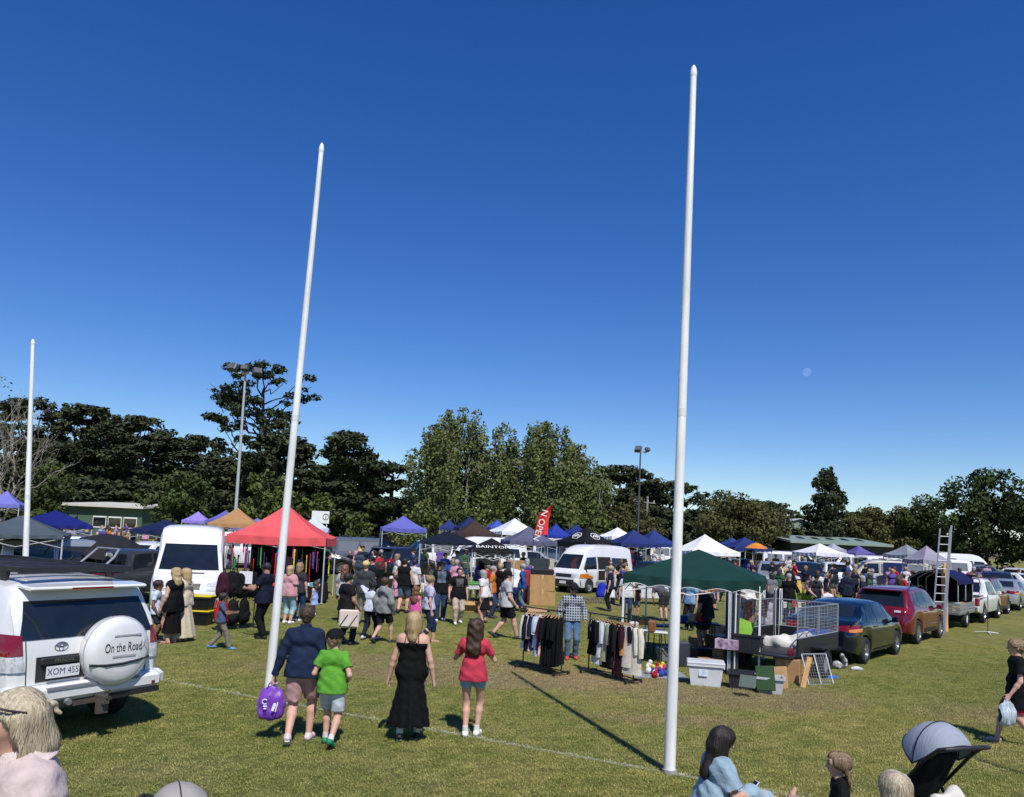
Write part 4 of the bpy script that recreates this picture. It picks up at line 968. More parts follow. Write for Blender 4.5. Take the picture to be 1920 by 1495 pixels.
    for (s, (fy, fz), nm) in ((1,fr,'r'), (-1,fl,'l')):
        hp = pel+rt*s*hw-up*.012*H; cu = sp.get('ankle_'+nm)
        an = v3(*cu) if cu else v3(s*sp.get('stance',.055)*H, fy, ank+fz)
        kn, an = ik(hp, an, thigh, shin, sp.get('knee_'+nm, (s*.08,1,0))); legs.append((s, hp, kn, an))
    gl = g*(1.06 if fem else 1.0); LG = []
    for (s, hp, kn, an) in legs:
        LG += [Prim(hp, kn, .052*H*gl, .0325*H*gl, k=.03*S_), Prim(kn, kn+(an-kn)*.3, .0325*H*gl, .0335*H*gl, k=.03), Prim(kn+(an-kn)*.3, an, .0335*H*gl, .0205*H*gl, k=.03)]
        sd = an-kn; sd /= np.linalg.norm(sd); lift = sp.get('toe_'+('r' if s > 0 else 'l'), 0.0)
        ff = v3(s*.12, math.cos(lift), -math.sin(lift)) if not sp.get('foot_dir') else v3(*sp['foot_dir']); ff /= np.linalg.norm(ff)
        uu = v3(0,0,1)-ff*ff[2]; uu = uu/np.linalg.norm(uu) if np.linalg.norm(uu) > .1 else v3(0,1,0)
        feet.append((an, ff, uu)); LG += [Prim(an-uu*.022*H-ff*.018*H, an+ff*.075*H-uu*.026*H, .0195*H, .0215*H, k=.02, n=uu, q=.8), Prim(an+ff*.07*H-uu*.028*H, an+ff*.105*H-uu*.030*H, .0195*H, .016*H, k=.015, n=uu, q=.65)]
    prims = tor+neck+head+limbs+hands+LG
    inv = HM.T
    def cls(C):
        q = ((C-hc)@HM)/hs; mi = np.zeros(len(C), np.int32)
        if res > .02: return mi
        ee = min(1.0, res/.010)
        for s in (1,-1): mi[(((q[:,0]-s*.033)/.0145)**2+((q[:,2]-.016)/(.0075+.003*ee))**2 < 1) & (q[:,1] > .05)] = 1; mi[(((q[:,0]-s*.034)/.022)**2+((q[:,2]-.040)/(.0055+.002*ee))**2 < 1) & (q[:,1] > .05)] = 3
        mi[((q[:,0]/.025)**2+((q[:,2]+.053)/(.0085+.002*ee))**2 < 1) & (q[:,1] > .05)] = 2
        return mi
    mobj('body', sdf_mesh('body', prims, res, [sk, EYE, LIP, BROW], classify=cls), t)
    # ---- clothing
    def wr_noise(a, f, ph=0.0): return lambda P: a*(np.sin(f*P[:,0]+2.1*np.sin(f*.45*P[:,2]+ph))*np.sin(f*.8*P[:,2]+1.4*np.sin(f*.5*P[:,1]+ph))+.6*np.sin(f*1.7*P[:,1]+f*1.1*P[:,2]+ph)+1.1*(np.abs(np.sin(f*.62*P[:,2]+f*.30*P[:,0]+1.7*np.sin(7*P[:,1]+5*P[:,0])))-.6))
    cres = max(res*1.05, .010); th = sp.get('ease', .013)
    top = sp.get('top'); bot = sp.get('bottom')
    if bot:
        kind, col = bot[0], bot[1]; pr = [p.grow(th*.35) for p in tor[1:3]]; cl = [(tuple(up), float(pel@up+.075*H))] if seat is None else []; tht = th; th = min(th, .012)
        frac = {'shorts':.82,'short_shorts':.36,'pants':2.0,'capri':1.55}.get(kind, 1)
        if kind in ('skirt',):
            hem = bot[2] if len(bot) > 2 else .1; wd = bot[3] if len(bot) > 3 else .2
            zt = pel[2]+.08*H; pr = [Prim(v3(pel[0],pel[1],zt), v3(pel[0],pel[1]+.0,hem*H), .072*H*g, wd*H, k=.03, flat=True, n=(0,1,0), q=.85)]+pr
            nz = lambda P: .010*np.sin(9*np.arctan2(P[:,1],P[:,0])+2*P[:,2])*np.clip((zt-P[:,2])*2.0,0,1); cl += [((0,0,-1), -hem*H)]
        else:
            for (s, hp, kn, an) in legs:
                ea = th*(2.0 if kind in ('shorts',) else 1.1)
                if frac <= 1: e = hp+(kn-hp)*frac; pr.append(Prim(hp, e, .054*H*gl+th, .046*H*gl+ea*.9, k=.03*S_, flat=True))
                else:
                    f2 = min(1, frac-1); e = kn+(an-kn)*f2; pr += [Prim(hp, kn, .053*H*gl+th, .036*H*gl+ea*.9, k=.03*S_), Prim(kn, e, .036*H*gl+ea*.9, (.030*H*gl if f2 > .9 else .033*H*gl)+ea*(.9 if not fem else .3), k=.03, flat=True)]
            nz = wr_noise(.0042, 36 if near else 26, 1.0)
        mobj({'skirt':'skirt','pants':'trousers','capri':'trousers'}.get(kind,'shorts'), sdf_mesh('bottom', pr, cres, [bot[4] if len(bot) > 4 else cloth(col)], cl, nz), t)
    th = sp.get('ease', .013)
    if top:
        kind, col = top[0], top[1]; hem = top[2] if len(top) > 2 else -.03
        pr = [p.grow(th) for p in tor]; cl = [(tuple(-up), float(-(pel@up+hem*H)))]
        if kind != 'dress' and hem < .02: pr += [Prim(pel+up*.09*H-rt*.03*H*s_, pel+up*(hem+.01)*H-rt*.046*H*g*s_, .067*H*g+th, .074*H*g+th*1.4+.006, k=.06, n=fo, q=.95) for s_ in (1,-1)]
        if kind not in ('dress','tank','strap'): pr.append(Prim(nk-up*.02*H, nk+up*.012*H, .038*H, .036*H, k=.03, flat=True))
        if kind in ('strap',): cl += [(tuple(up), float(ch@up+.045*H))]
        if kind in ('dress',):
            hz = top[3]; wd = top[4]; pr.append(Prim(pel+up*.03*H, v3(pel[0],pel[1]-.01,hz*H), .075*H*g, wd*H, k=.05, flat=True, n=(0,1,0), q=.85)); cl = [((0,0,-1), -hz*H), (tuple(up), float(ch@up+.02*H))]
        sl = {'tee':.62,'long':2.0,'hoodie':2.0,'tank':0,'strap':0,'dress':0,'jacket':2.0,'puff':.72}.get(kind, .6)
        for (s, sh, el, wr) in arms:
            if sl == 0: continue
            ea = th*(2.2 if kind in ('hoodie','puff') else 1.3)
            if sl <= 1: pr.append(Prim(sh-(el-sh)*.05, sh+(el-sh)*sl, .031*H*gA+th, .028*H*gA+ea*1.25, k=.035*S_, flat=True))
            else: pr += [Prim(sh, el, .031*H*gA+th, .0245*H*gA+ea, k=.035*S_), Prim(el, el+(wr-el)*.96, .0245*H*gA+ea, .0175*H*gA+ea*.8, k=.02, flat=True)]
        if kind == 'hoodie': pr += [Prim(nk-fo*.055*H-up*.035*H-rt*.03*H, nk-fo*.055*H-up*.035*H+rt*.03*H, .040*H, k=.03), Prim(nk+up*.0*H-rt*.02*H-fo*.03*H, nk+rt*.02*H-fo*.03*H, .045*H, k=.03)]
        if kind in ('long','jacket') and sp.get('collar'): pr.append(Prim(nk-up*.01*H, nk+up*.028*H, .042*H, .040*H, k=.015, flat=True))
        nz0 = wr_noise(.0048 if kind != 'hoodie' else .0065, 34 if near else 24)
        if kind == 'dress': nz = lambda P: nz0(P)+.012*np.sin(11*np.arctan2(P[:,1]+.02,P[:,0])+1.5*P[:,2])*np.clip((pel[2]-P[:,2])*1.6,0,1)
        else: nz = nz0
        om = mobj({'tee':'shirt','long':'jumper','hoodie':'hooded_jumper','tank':'singlet','strap':'top','dress':'dress','jacket':'jacket','puff':'blouse'}.get(kind,'shirt'), sdf_mesh('top', pr, cres, [top[5] if len(top) > 5 else cloth(col)], cl, nz), t)
        if kind == 'dress' or kind == 'strap':
            q = MB()
            for s in (1,-1):
                a = ch+up*.04*H+rt*s*.055*H; q.tube([a-fo*.075*H-up*.03*H, nk-up*.012*H+rt*s*.048*H-fo*.036*H, nk+up*.006*H+rt*s*.05*H, a+fo*.07*H-up*.02*H], .006, 6)
            if kind == 'dress': q.tube([ch+up*.03*H-rt*.03*H-fo*.083*H-up*.02*H, nk-up*.012*H+rt*.046*H-fo*.038*H], .006, 6); q.tube([ch+up*.02*H+rt*.045*H-fo*.075*H, nk-up*.012*H-rt*.046*H-fo*.038*H], .006, 6)
            q.build('strap', cloth(col), om)
        sp['_top'] = om
    # ---- shoes
    sh = sp.get('shoes')
    if sh:
        for (an, ff, uu) in feet:
            if sh[0] == 'thong':
                q = MB(); c = an+ff*.045*H-uu*.045*H; q.box(c, (.052*H,.155*H,.012), np_to_m(ff, uu), 1, .004); q.tube([an+ff*.095*H-uu*.02*H, an+ff*.04*H-uu*.008*H+np.cross(ff,uu)*.022*H], .004, 5); q.tube([an+ff*.095*H-uu*.02*H, an+ff*.04*H-uu*.008*H-np.cross(ff,uu)*.022*H], .004, 5); q.build('thong', plastic(sh[1]), t); continue
            pr = [Prim(an-uu*.018*H-ff*.022*H, an+ff*.07*H-uu*.022*H, .0265*H, .0275*H, k=.02, n=uu, q=.9), Prim(an+ff*.07*H-uu*.022*H, an+ff*.108*H-uu*.026*H, .027*H, .020*H, k=.02, n=uu, q=.75), Prim(an+uu*.0*H, an-uu*.015*H, .026*H, k=.02)]
            so = mobj('shoe', sdf_mesh('shoe', pr, max(res*.9,.010), [plastic(sh[1], .6)], [(tuple(-uu), float(-(an@uu-.0445*H)))]), t)
            if near:
                q = MB(); q.tube([an-ff*.032*H-uu*.040*H, an+ff*.03*H-uu*.040*H, an+ff*.075*H-uu*.040*H, an+ff*.118*H-uu*.040*H], [.018*H,.0225*H,.026*H,.012*H], 10)
                for i in range(len(q.V)):
                    v = v3(*q.V[i]); c = an-uu*.040*H; k = (v-c)@uu; q.V[i] = tuple(v-uu*k*.72)
                q.build('sole', plastic(sh[2] if len(sh) > 2 else '#e8e6e0', .6), so)
                if len(sh) > 3 or sp.get('socks'):
                    q = MB(); q.tube([an-uu*.01*H, an+uu*.05*H], [.027*H,.0245*H], 10); q.build('sock', SOCK, t)
    # ---- hair
    hr = sp.get('hair')
    if hr:
        kind, col = hr[0], hr[1]; hm = hairm(col); pr = []; cl = []; rr_ = 1.0
        hcl = []; fcut = sp.get('facecut',0); FS = [Prim(hd_(0,.120-fcut,.0), hd_(0,.110-fcut,-.13), .078*hs+fcut*.4, .080*hs+fcut*.6, sub=True)]
        if fcut: FS += [Prim(hd_(-.14,.082,.0), hd_(.14,.082,.0), .072*hs, sub=True), Prim(hd_(-.14,.078,-.07), hd_(.14,.078,-.07), .078*hs, sub=True)]
        cap = [Prim(hd_(0,-.032,.036), hd_(0,.016,.042), .092*hs, .086*hs, k=.02)]
        if kind == 'short': pr = cap+[Prim(hd_(0,-.045,-.01), hd_(0,-.055,-.04), .062*hs, .048*hs, k=.03)]; hn = wr_noise(.0035, 110)
        else:
            ln = hr[2] if len(hr) > 2 else .25; hn = lambda P: .002*np.sin(190*P[:,0]+3*np.sin(9*P[:,2]))*np.sin(170*P[:,1]+2*np.sin(7*P[:,2]))+.004*np.sin(46*P[:,0]+9*P[:,2]+20*P[:,1])
            dn = v3(0,0,-1); b0 = hd_(0,-.05,.0)
            if kind in ('long','wavy'):
                bk = -fo*(.05+sp.get('hairback',0)); e = b0+dn*ln+bk
                pr = cap+[Prim(hd_(0,-.045,.01), hd_(0,-.052,-.07), .096*hs, .094*hs, k=.04), Prim(hd_(0,-.052,-.06), e, .090*hs, .098*hs if kind == 'wavy' else .064*hs, k=.04, n=fo, q=.62)]
                for s in (1,-1): pr.append(Prim(hd_(s*.072,-.005,.02), hd_(s*.072,-.02,0)+dn*ln*(.55 if kind == 'long' else .8)-fo*.02, .034*hs, .030*hs, k=.03))
                if kind == 'wavy': hn0 = hn; hn = lambda P: hn0(P)+.010*np.sin(55*P[:,2]+14*P[:,0])*np.sin(30*P[:,0])
            elif kind == 'bob':
                pr = cap+[Prim(hd_(0,-.045,.01), hd_(0,-.060,-.10), .086*hs, .074*hs, k=.04)]
                for s in (1,-1): pr.append(Prim(hd_(s*.07,-.01,.02), hd_(s*.068,.0,-.10), .030*hs, .024*hs, k=.03))
            elif kind == 'pony': pr = cap+[Prim(hd_(0,-.11,.04), hd_(0,-.14,.03), .026*hs, k=.02), Prim(hd_(0,-.135,.03), hd_(0,-.15,.03)+dn*ln, .030*hs, .012*hs, k=.02)]
            elif kind == 'bun': pr = cap+[Prim(hd_(0,-.09,.085), hd_(0,-.10,.095), .045*hs, k=.015)]
            elif kind == 'braids':
                pr = cap
                for s in (1,-1):
                    for i in range(7): c_ = hd_(s*(.052+.006*i),-.07-.006*i,-.045-.026*i); pr.append(Prim(c_, c_+v3(.004*(-1)**i,0,.008), .0165*hs*(1-.05*i), k=.006))
                hn0 = hn; hn = lambda P: hn0(P)+.005*np.sin(120*P[:,0])
        ho = mobj('hair', sdf_mesh('hair', pr+FS, max(res*.9,.0075), [hm], hcl, hn), t)
        if near: strands(ho, hm, 800 if kind != 'short' else 260, .0022, 9 if kind != 'short' else 3, t)
    ht = sp.get('hat')
    if ht:
        kind, col = ht[0], ht[1]
        un = HM@v3(0,.12,-1); pr = [Prim(hd_(0,-.026,.045), hd_(0,.012,.048), .100*hs, .097*hs, k=.02)]; cl = [(tuple(un), float(un@hd_(0,0,.028)))]
        o = mobj('hat', sdf_mesh('hat', pr, max(res*.9,.008), [cloth(col)], cl), t)
        q = MB()
        if kind == 'cap':
            V = []; F = []
            for i in range(9):
                a = math.pi*i/8
                for j, r_ in enumerate((.085,.175)): V.append(tuple(hd_(math.cos(a)*(.083 if j == 0 else .070), .03+math.sin(a)*(.062 if j == 0 else .135), .038-.012*j-.02*math.cos(a)**2*(j))))
            for i in range(8): F.append((2*i,2*i+1,2*i+3,2*i+2))
            q.add(V, F, True); q.add([(x,y,z-.006) for (x,y,z) in V], [f[::-1] for f in F], True)
        else: q.lathe([(.088*hs,.0),(.13*hs,-.006),(.185*hs,-.004),(.185*hs,-.010),(.13*hs,-.013),(.088*hs,-.008)], 24, 'z', hd_(0,-.008,.036))
        q.build('brim', cloth(col), o)
    sp['_j'] = dict(pel=pel, up=up, fo=fo, rt=rt, ch=ch, nk=nk, hc=hc, arms=arms, legs=legs, HM=HM)
    return t
def np_to_m(ff, uu):
    xx = np.cross(ff, uu); return Matrix(((xx[0],ff[0],uu[0]),(xx[1],ff[1],uu[1]),(xx[2],ff[2],uu[2])))
ALLP = []
def person(px, py, face, label, cat='person', group=None, ground=None, **sp):
    """feet pixel (px,py); face: heading in degrees, 0 looks away from the camera, 90 to the right, 180 at the camera"""
    t = build_person(sp); loc = ground if ground is not None else G(px, py)
    t.location = loc; t.rotation_euler = (0,0,-R(face)); tag(t, label, 'person', group); ALLP.append(t); t_ = t
    return t, sp
def world_of(t, p):
    return t.matrix_basis @ Vector(p)
WALK_A = ((.20,.0),(-.26,.05)); WALK_B = ((-.26,.05),(.20,.0))
# ================================================================ the people walking in front
man, sm = person(560, 1393, -4, 'man in navy jumper and dusty pink shorts carrying a purple bag', h=1.74, res=.0105, feet=((.12,.0),(-.24,.06)), toe_l=.5, top=('long','#1b2740',-.04), collar=1, bottom=('shorts','#b08a86'),
    hair=('short','brown'), shoes=('sneaker','#d8c4c2','#f0ece8'), hands=((.03,.05,-.30),(.10,.0,-.31)), skin='fair', hyaw=R(12), curl=1.1, girth=1.04)
boy, sb = person(616, 1398, 4, 'boy in bright green t-shirt, black cap and pale grey shorts', h=1.42, res=.0105, feet=((-.20,.05),(.10,.0)), toe_r=.5, top=('tee','#5c9a34',-.055), bottom=('shorts','#b9c2c4'), hair=('short','sandy'), hat=('cap','#131315'),
    shoes=('sneaker','#1f7a55','#262626'), socks=1, hands=((.02,.09,-.22),(.02,.09,-.22)), ease=.016, hyaw=R(-25))
lady, sl = person(765, 1388, 4, 'blonde woman in a long black strappy dress walking away', h=1.68, fem=1, res=.0105, girth=1.08, feet=((.10,.0),(-.12,.03)), top=('dress','#0b0b0c',-.03,.12,.165), hair=('long','blonde',.20), shoes=('sneaker','#141414','#dcdcdc'), socks=1,
    hands=((.075,.02,-.31),(.085,.02,-.31)), skin='fair', ease=.020)
girl, sg = person(882, 1382, 6, 'girl in red t-shirt and denim shorts with long wavy brown hair', h=1.58, fem=1, res=.0105, girth=.86, feet=((.06,.0),(-.03,.0)), top=('tee','#b83a4c',-.045), bottom=('short_shorts','#8fa6b6'), hair=('wavy','brown',.27),
    shoes=('sneaker','#e4e2dc','#efeee8'), socks=1, hands=((-.02,.13,-.05),(-.02,.13,-.05)), ease=.016, stance=.045)
# ================================================================ gazebos
def fabric(col, rough=.75):
    mt = mat('canopy_'+str(col), col, rough, var=.13, scale=1.3, bump=.55, bscale=3.2, spec=.25); return mt
STEEL = mat('tent_leg', (.62,.63,.64), .4, metal=.5, var=.1)
def gazebo(cx, cy, ang, wx, wy, eave, peak, col, label, valance=.22, legs=True, scallop=False, trim=None, group='market gazebos', legmat=None, legh=None, sag=1.35, name='gazebo', truss=True):
    zb = T(cy); eave -= zb; peak -= zb
    t = empty(name, (cx, cy, zb), R(ang), label, 'gazebo', group); fm = fabric(col); n = 12
    hx, hy = wx/2, wy/2; cs = [(-hx,-hy),(hx,-hy),(hx,hy),(-hx,hy)]; V = []; F = []
    for e in range(4):
        a, b = cs[e], cs[(e+1)%4]; base = len(V)
        for j in range(n+1):
            f = j/n
            for i in range(n+1):
                u = i/n; ex, ey = a[0]+(b[0]-a[0])*u, a[1]+(b[1]-a[1])*u; dip = .06*math.sin(math.pi*u)*(1-f)
                z = eave+(peak-eave)*(f**sag)-dip+.012*math.sin(9*u*math.pi+e)*(1-f)*f*4*.5
                V.append((ex*(1-f), ey*(1-f), z))
        for j in range(n):
            for i in range(n): k = base+j*(n+1)+i; F.append((k,k+1,k+n+2,k+n+1))
    q = MB(); q.add(V, F, True); can = q.build('canopy', fm, t)
    vm = MB(); m_ = 36
    for e in range(4):
        a, b = cs[e], cs[(e+1)%4]; V = []; nn = Vector((b[1]-a[1], a[0]-b[0])).normalized()
        for i in range(m_+1):
            u = i/m_; dip = .06*math.sin(math.pi*u); x, y = a[0]+(b[0]-a[0])*u, a[1]+(b[1]-a[1])*u; fl = .018*math.sin(u*34+e)
            lo = valance*(1-.28*abs(math.sin(u*math.pi*5))) if scallop else valance
            V += [(x+nn.x*.004, y+nn.y*.004, eave-dip-.002), (x+nn.x*(.012+fl), y+nn.y*(.012+fl), eave-dip*.8-lo*.5), (x+nn.x*(.015+fl*1.2), y+nn.y*(.015+fl*1.2), eave-dip*.6-lo)]
        vm.add(V, [(i*3+k, i*3+3+k, i*3+4+k, i*3+1+k) for i in range(m_) for k in (0,1)], True)
        if trim: 
            tm = MB(); tm.tube([Vector(V[i*3+2]) for i in range(m_+1)], .007, 5); tm.build('edge_piping', trim, can)
    vm.build('valance', fm, can)
    if legs:
        lm = legmat or STEEL
        for (x, y) in cs:
            g = MB(); g.box((x*.985, y*.985, (eave-.03)/2), (.042,.042,eave-.03)); g.box((x*.985,y*.985,.01), (.11,.11,.02)); g.build('leg', lm, t)
        if truss:
            for e in range(4):
                a, b = Vector((*cs[e], 0))*.985, Vector((*cs[(e+1)%4], 0))*.985; g = MB()
                for k in range(2):
                    p0, p1 = a.lerp(b, k/2), a.lerp(b, (k+1)/2)
                    g.tube([p0+Vector((0,0,eave-.12)), p1+Vector((0,0,eave-.40))], .012, 4); g.tube([p0+Vector((0,0,eave-.40)), p1+Vector((0,0,eave-.12))], .012, 4)
                g.build('truss', lm, t)
    return t
def gz_px(px, depth, apex_py, eave_py, wpx, col, label, ang=0, **k):
    """apex pixel, eave pixel row at the near edge, apparent width; depth in metres"""
    w = wpx*depth/FPX; c = math.cos(R(ang % 90))+math.sin(R(ang % 90)); w = w/c
    pk = D(px, apex_py, depth); ev = D(px, eave_py, depth-w/2).z
    return gazebo(pk.x, depth, ang, w, w, ev, pk.z, col, label, **k)
# near row
red = gazebo(*G(527,1122)[:2], 6, 3.4, 3.2, 2.36, 3.52, '#d65658', 'red gazebo hung with colourful leads and pet gear', valance=.30)
gz_px(1310, 18.3, 1030, 1083, 300, '#10362f', 'dark green gazebo with scalloped white edging and striped corner curtains', ang=70, scallop=True, trim=WHITEPL, valance=.26, sag=1.05, legmat=WHITEPL)
gz_px(45, 24, 966, 1001, 195, '#48525c', 'slate grey gazebo beside the silver van with raised tailgate', ang=25, valance=.12, sag=1.1)
gz_px(105, 31, 957, 983, 165, '#101c66', 'deep blue gazebo with flat roof behind the slate grey one', ang=30, valance=.14, sag=1.0)
gz_px(14, 44, 920, 944, 70, '#6f6fb8', 'lilac blue gazebo beside the pale bare tree', ang=20)
gz_px(312, 38, 974, 994, 140, '#131d45', 'navy gazebo just behind the high roofed white van', ang=20)
gz_px(372, 60, 959, 976, 60, '#8a78c4', 'lilac gazebo beside the rounded dark tree', ang=15)
gz_px(424, 54, 957, 977, 72, '#5b5a9c', 'dusky purple gazebo beside the tan gazebo', ang=10)
gz_px(446, 46, 952, 982, 110, '#a37c52', 'tan gazebo at the foot of the tall floodlight tower', ang=14)
gz_px(483, 50, 972, 990, 90, '#6d6da6', 'faded purple gazebo between the tan and red gazebos', ang=8)
gz_px(590, 46, 968, 990, 64, '#b9bfd8', 'pale lilac white gazebo peeking past the red gazebo', ang=12)
gz_px(757, 44, 967, 990, 96, '#5f5fa8', 'violet gazebo beside the round green shrub', ang=12)
gz_px(843, 58, 975, 989, 44, '#222f66', 'small dark blue gazebo behind the navy sheet roof', ang=10)
gz_px(880, 54, 968, 989, 60, '#18264f', 'shiny navy gazebo above the brown gazebo', ang=20)
gz_px(891, 47, 975, 1001, 92, '#3a2c26', 'dark brown vented gazebo', ang=14)
gz_px(840, 35, 996, 1016, 112, '#0e1727', 'low navy gazebo over the motorbike stall', ang=6, valance=.12, sag=1.0)
gz_px(932, 62, 974, 988, 40, '#3a4ea6', 'small bright blue gazebo left of the white gazebo', ang=20)
gz_px(965, 50, 972, 997, 104, '#d6d8dc', 'bright white gazebo next to the red flag', ang=22)
gz_px(992, 40, 987, 1014, 104, '#55566e', 'grey violet gazebo in front of the red flag', ang=12)
gz_px(1042, 54, 982, 1003, 60, '#20358c', 'royal blue gazebo just right of the red flag', ang=18)
gz_px(1080, 60, 984, 999, 56, '#1c2a66', 'dark blue gazebo behind the black printed gazebo', ang=10)
gz_px(1158, 55, 989, 1006, 72, '#e2e3e4', 'small white gazebo between black and navy gazebos', ang=22)
gz_px(1188, 47, 993, 1018, 94, '#1f2f63', 'navy gazebo in front of the dark floodlight tower', ang=14)
gz_px(1226, 51, 993, 1018, 84, '#22336e', 'second navy gazebo right of the dark floodlight tower', ang=18)
gz_px(1322, 42, 1002, 1033, 112, '#e4e4e2', 'tall peaked white gazebo behind the green gazebo', ang=12)
gz_px(1372, 58, 1008, 1020, 46, '#2a3c78', 'small navy gazebo right of the peaked white one', ang=20)
gz_px(1396, 50, 1007, 1026, 84, '#1f2f63', 'navy gazebo beside the rainbow umbrella', ang=10)
gz_px(1537, 50, 1019, 1036, 86, '#d5d3d8', 'pale grey white gazebo over the car boot stalls', ang=16)
gz_px(1562, 56, 1019, 1030, 40, '#9a9aa4', 'small grey peaked gazebo behind the pale grey one', ang=16)
gz_px(1610, 58, 1023, 1037, 46, '#5d548e', 'small purple and blue gazebo by the long shed', ang=12)
gz_px(1700, 46, 1021, 1040, 72, '#7d838c', 'grey gazebo beside the lilac grey gazebo', ang=20)
gz_px(1737, 40, 1023, 1049, 66, '#8d8896', 'lilac grey gazebo in front of the ladder', ang=10)
# black printed gazebos with lettering
def logo_ring(parent, M, s):
    q = MB(); pts = [M @ Vector((math.cos(a)*s*1.25, math.sin(a)*s, 0)) for a in [R(60*k) for k in range(7)]]; q.tube(pts, s*.085, 5)
    q.tube([M @ Vector((x*s, y*s, 0)) for (x, y) in ((-.75,-.25),(-.35,.15),(0,.42),(.4,.2),(.75,-.25))], s*.12, 5); q.tube([M @ Vector((x*s, y*s, 0)) for (x, y) in ((-.4,-.3),(0,0),(.4,-.3))], s*.1, 5)
    return q.build('logo', WHITEPL, parent)
def slope_m(w, ev, pk, f, dx=0, side=0):
    # frame on a roof panel: panel -Y, fraction f up the slope
    hy = w/2*(1-f); z = ev+(pk-ev)*(f**1.35); sl = Vector((0, w/2, (pk-ev)*1.25)).normalized()
    M = frame_m((dx, -hy-.03, z+.05), (1,0,0), sl)
    return Matrix.Rotation(R(90*side), 4, 'Z') @ M
bt = gz_px(1100, 43, 988, 1016, 110, '#121214', 'black gazebo with white hexagon logos and web address', ang=38, valance=.3)
bw = 110*43/FPX/(math.cos(R(38))+math.sin(R(38))); bev = D(1100,1016,43-bw/2).z-T(43); bpk = D(1100,988,43).z-T(43)
logo_ring(bt, slope_m(bw,bev,bpk,.42), .26); logo_ring(bt, slope_m(bw,bev,bpk,.42,side=-1), .26); logo_ring(bt, slope_m(bw,bev,bpk,.42,side=1), .26)
lettering('www.hirack.com.au', .22, WHITEPL, bt, frame_m((0,-bw/2-.05,bev-.15), (1,0,0), (0,0,1)), sx=.8); lettering('beauty bar', .24, WHITEPL, bt, Matrix.Rotation(R(90),4,'Z')@frame_m((0,-bw/2-.05,bev-.15), (1,0,0), (0,0,1)))
st = gz_px(922, 30, 1009, 1032, 88, '#151517', 'small black gazebo lettered BAINTON', ang=8, valance=.10, sag=1.0)
sw = 88*30/FPX/(math.cos(R(8))+math.sin(R(8))); sev = D(922,1032,30-sw/2).z-T(30); spk = D(922,1009,30).z-T(30)
lettering('BAINTON', .26, WHITEPL, st, frame_m((0,-sw/2*.80-.02,sev+(spk-sev)*.20+.03), (1,0,0), Vector((0,sw/2,(spk-sev)))), sx=1.15)

# ---------------------------------------------------------------- striped corner curtains of the green gazebo
STRIPE = bpy.data.materials.new('striped_fabric'); STRIPE.use_nodes = True
N = STRIPE.node_tree.nodes; L = STRIPE.node_tree.links; tc = N.new('ShaderNodeTexCoord'); wv = N.new('ShaderNodeTexWave'); wv.inputs['Scale'].default_value = 2.6; rp = N.new('ShaderNodeValToRGB'); rp.color_ramp.interpolation = 'CONSTANT'
rp.color_ramp.elements[0].color = (.03,.045,.06,1); rp.color_ramp.elements[1].position = .42; rp.color_ramp.elements[1].color = (.80,.81,.80,1)
L.new(tc.outputs['Object'], wv.inputs['Vector']); L.new(wv.outputs['Color'], rp.inputs[0]); L.new(rp.outputs[0], N['Principled BSDF'].inputs['Base Color'])
def curtain(px, py, wpx, zt, label, turn):
    p = G(px, py); w = wpx*p.y/FPX; q = MB(); V = []; n = 24
    for i in range(n+1):
        u = i/n-.5
        for z in (.03, zt*.5, zt): V.append((u*w*(1 if z > 1 else .9), .05*math.sin(u*26), z))
    q.add(V, [(i*3+k, i*3+3+k, i*3+4+k, i*3+1+k) for i in range(n) for k in (0,1)], True); o = q.build('curtain', STRIPE, None, p, R(turn)); tag(o, label, 'curtain', 'striped curtains of the green gazebo')
curtain(1371, 1266, 28, 1.75, 'striped curtain gathered on the front leg of the green gazebo', -10); curtain(1457, 1242, 15, 1.75, 'striped curtain gathered on the leg beside the cage trailer', -25)

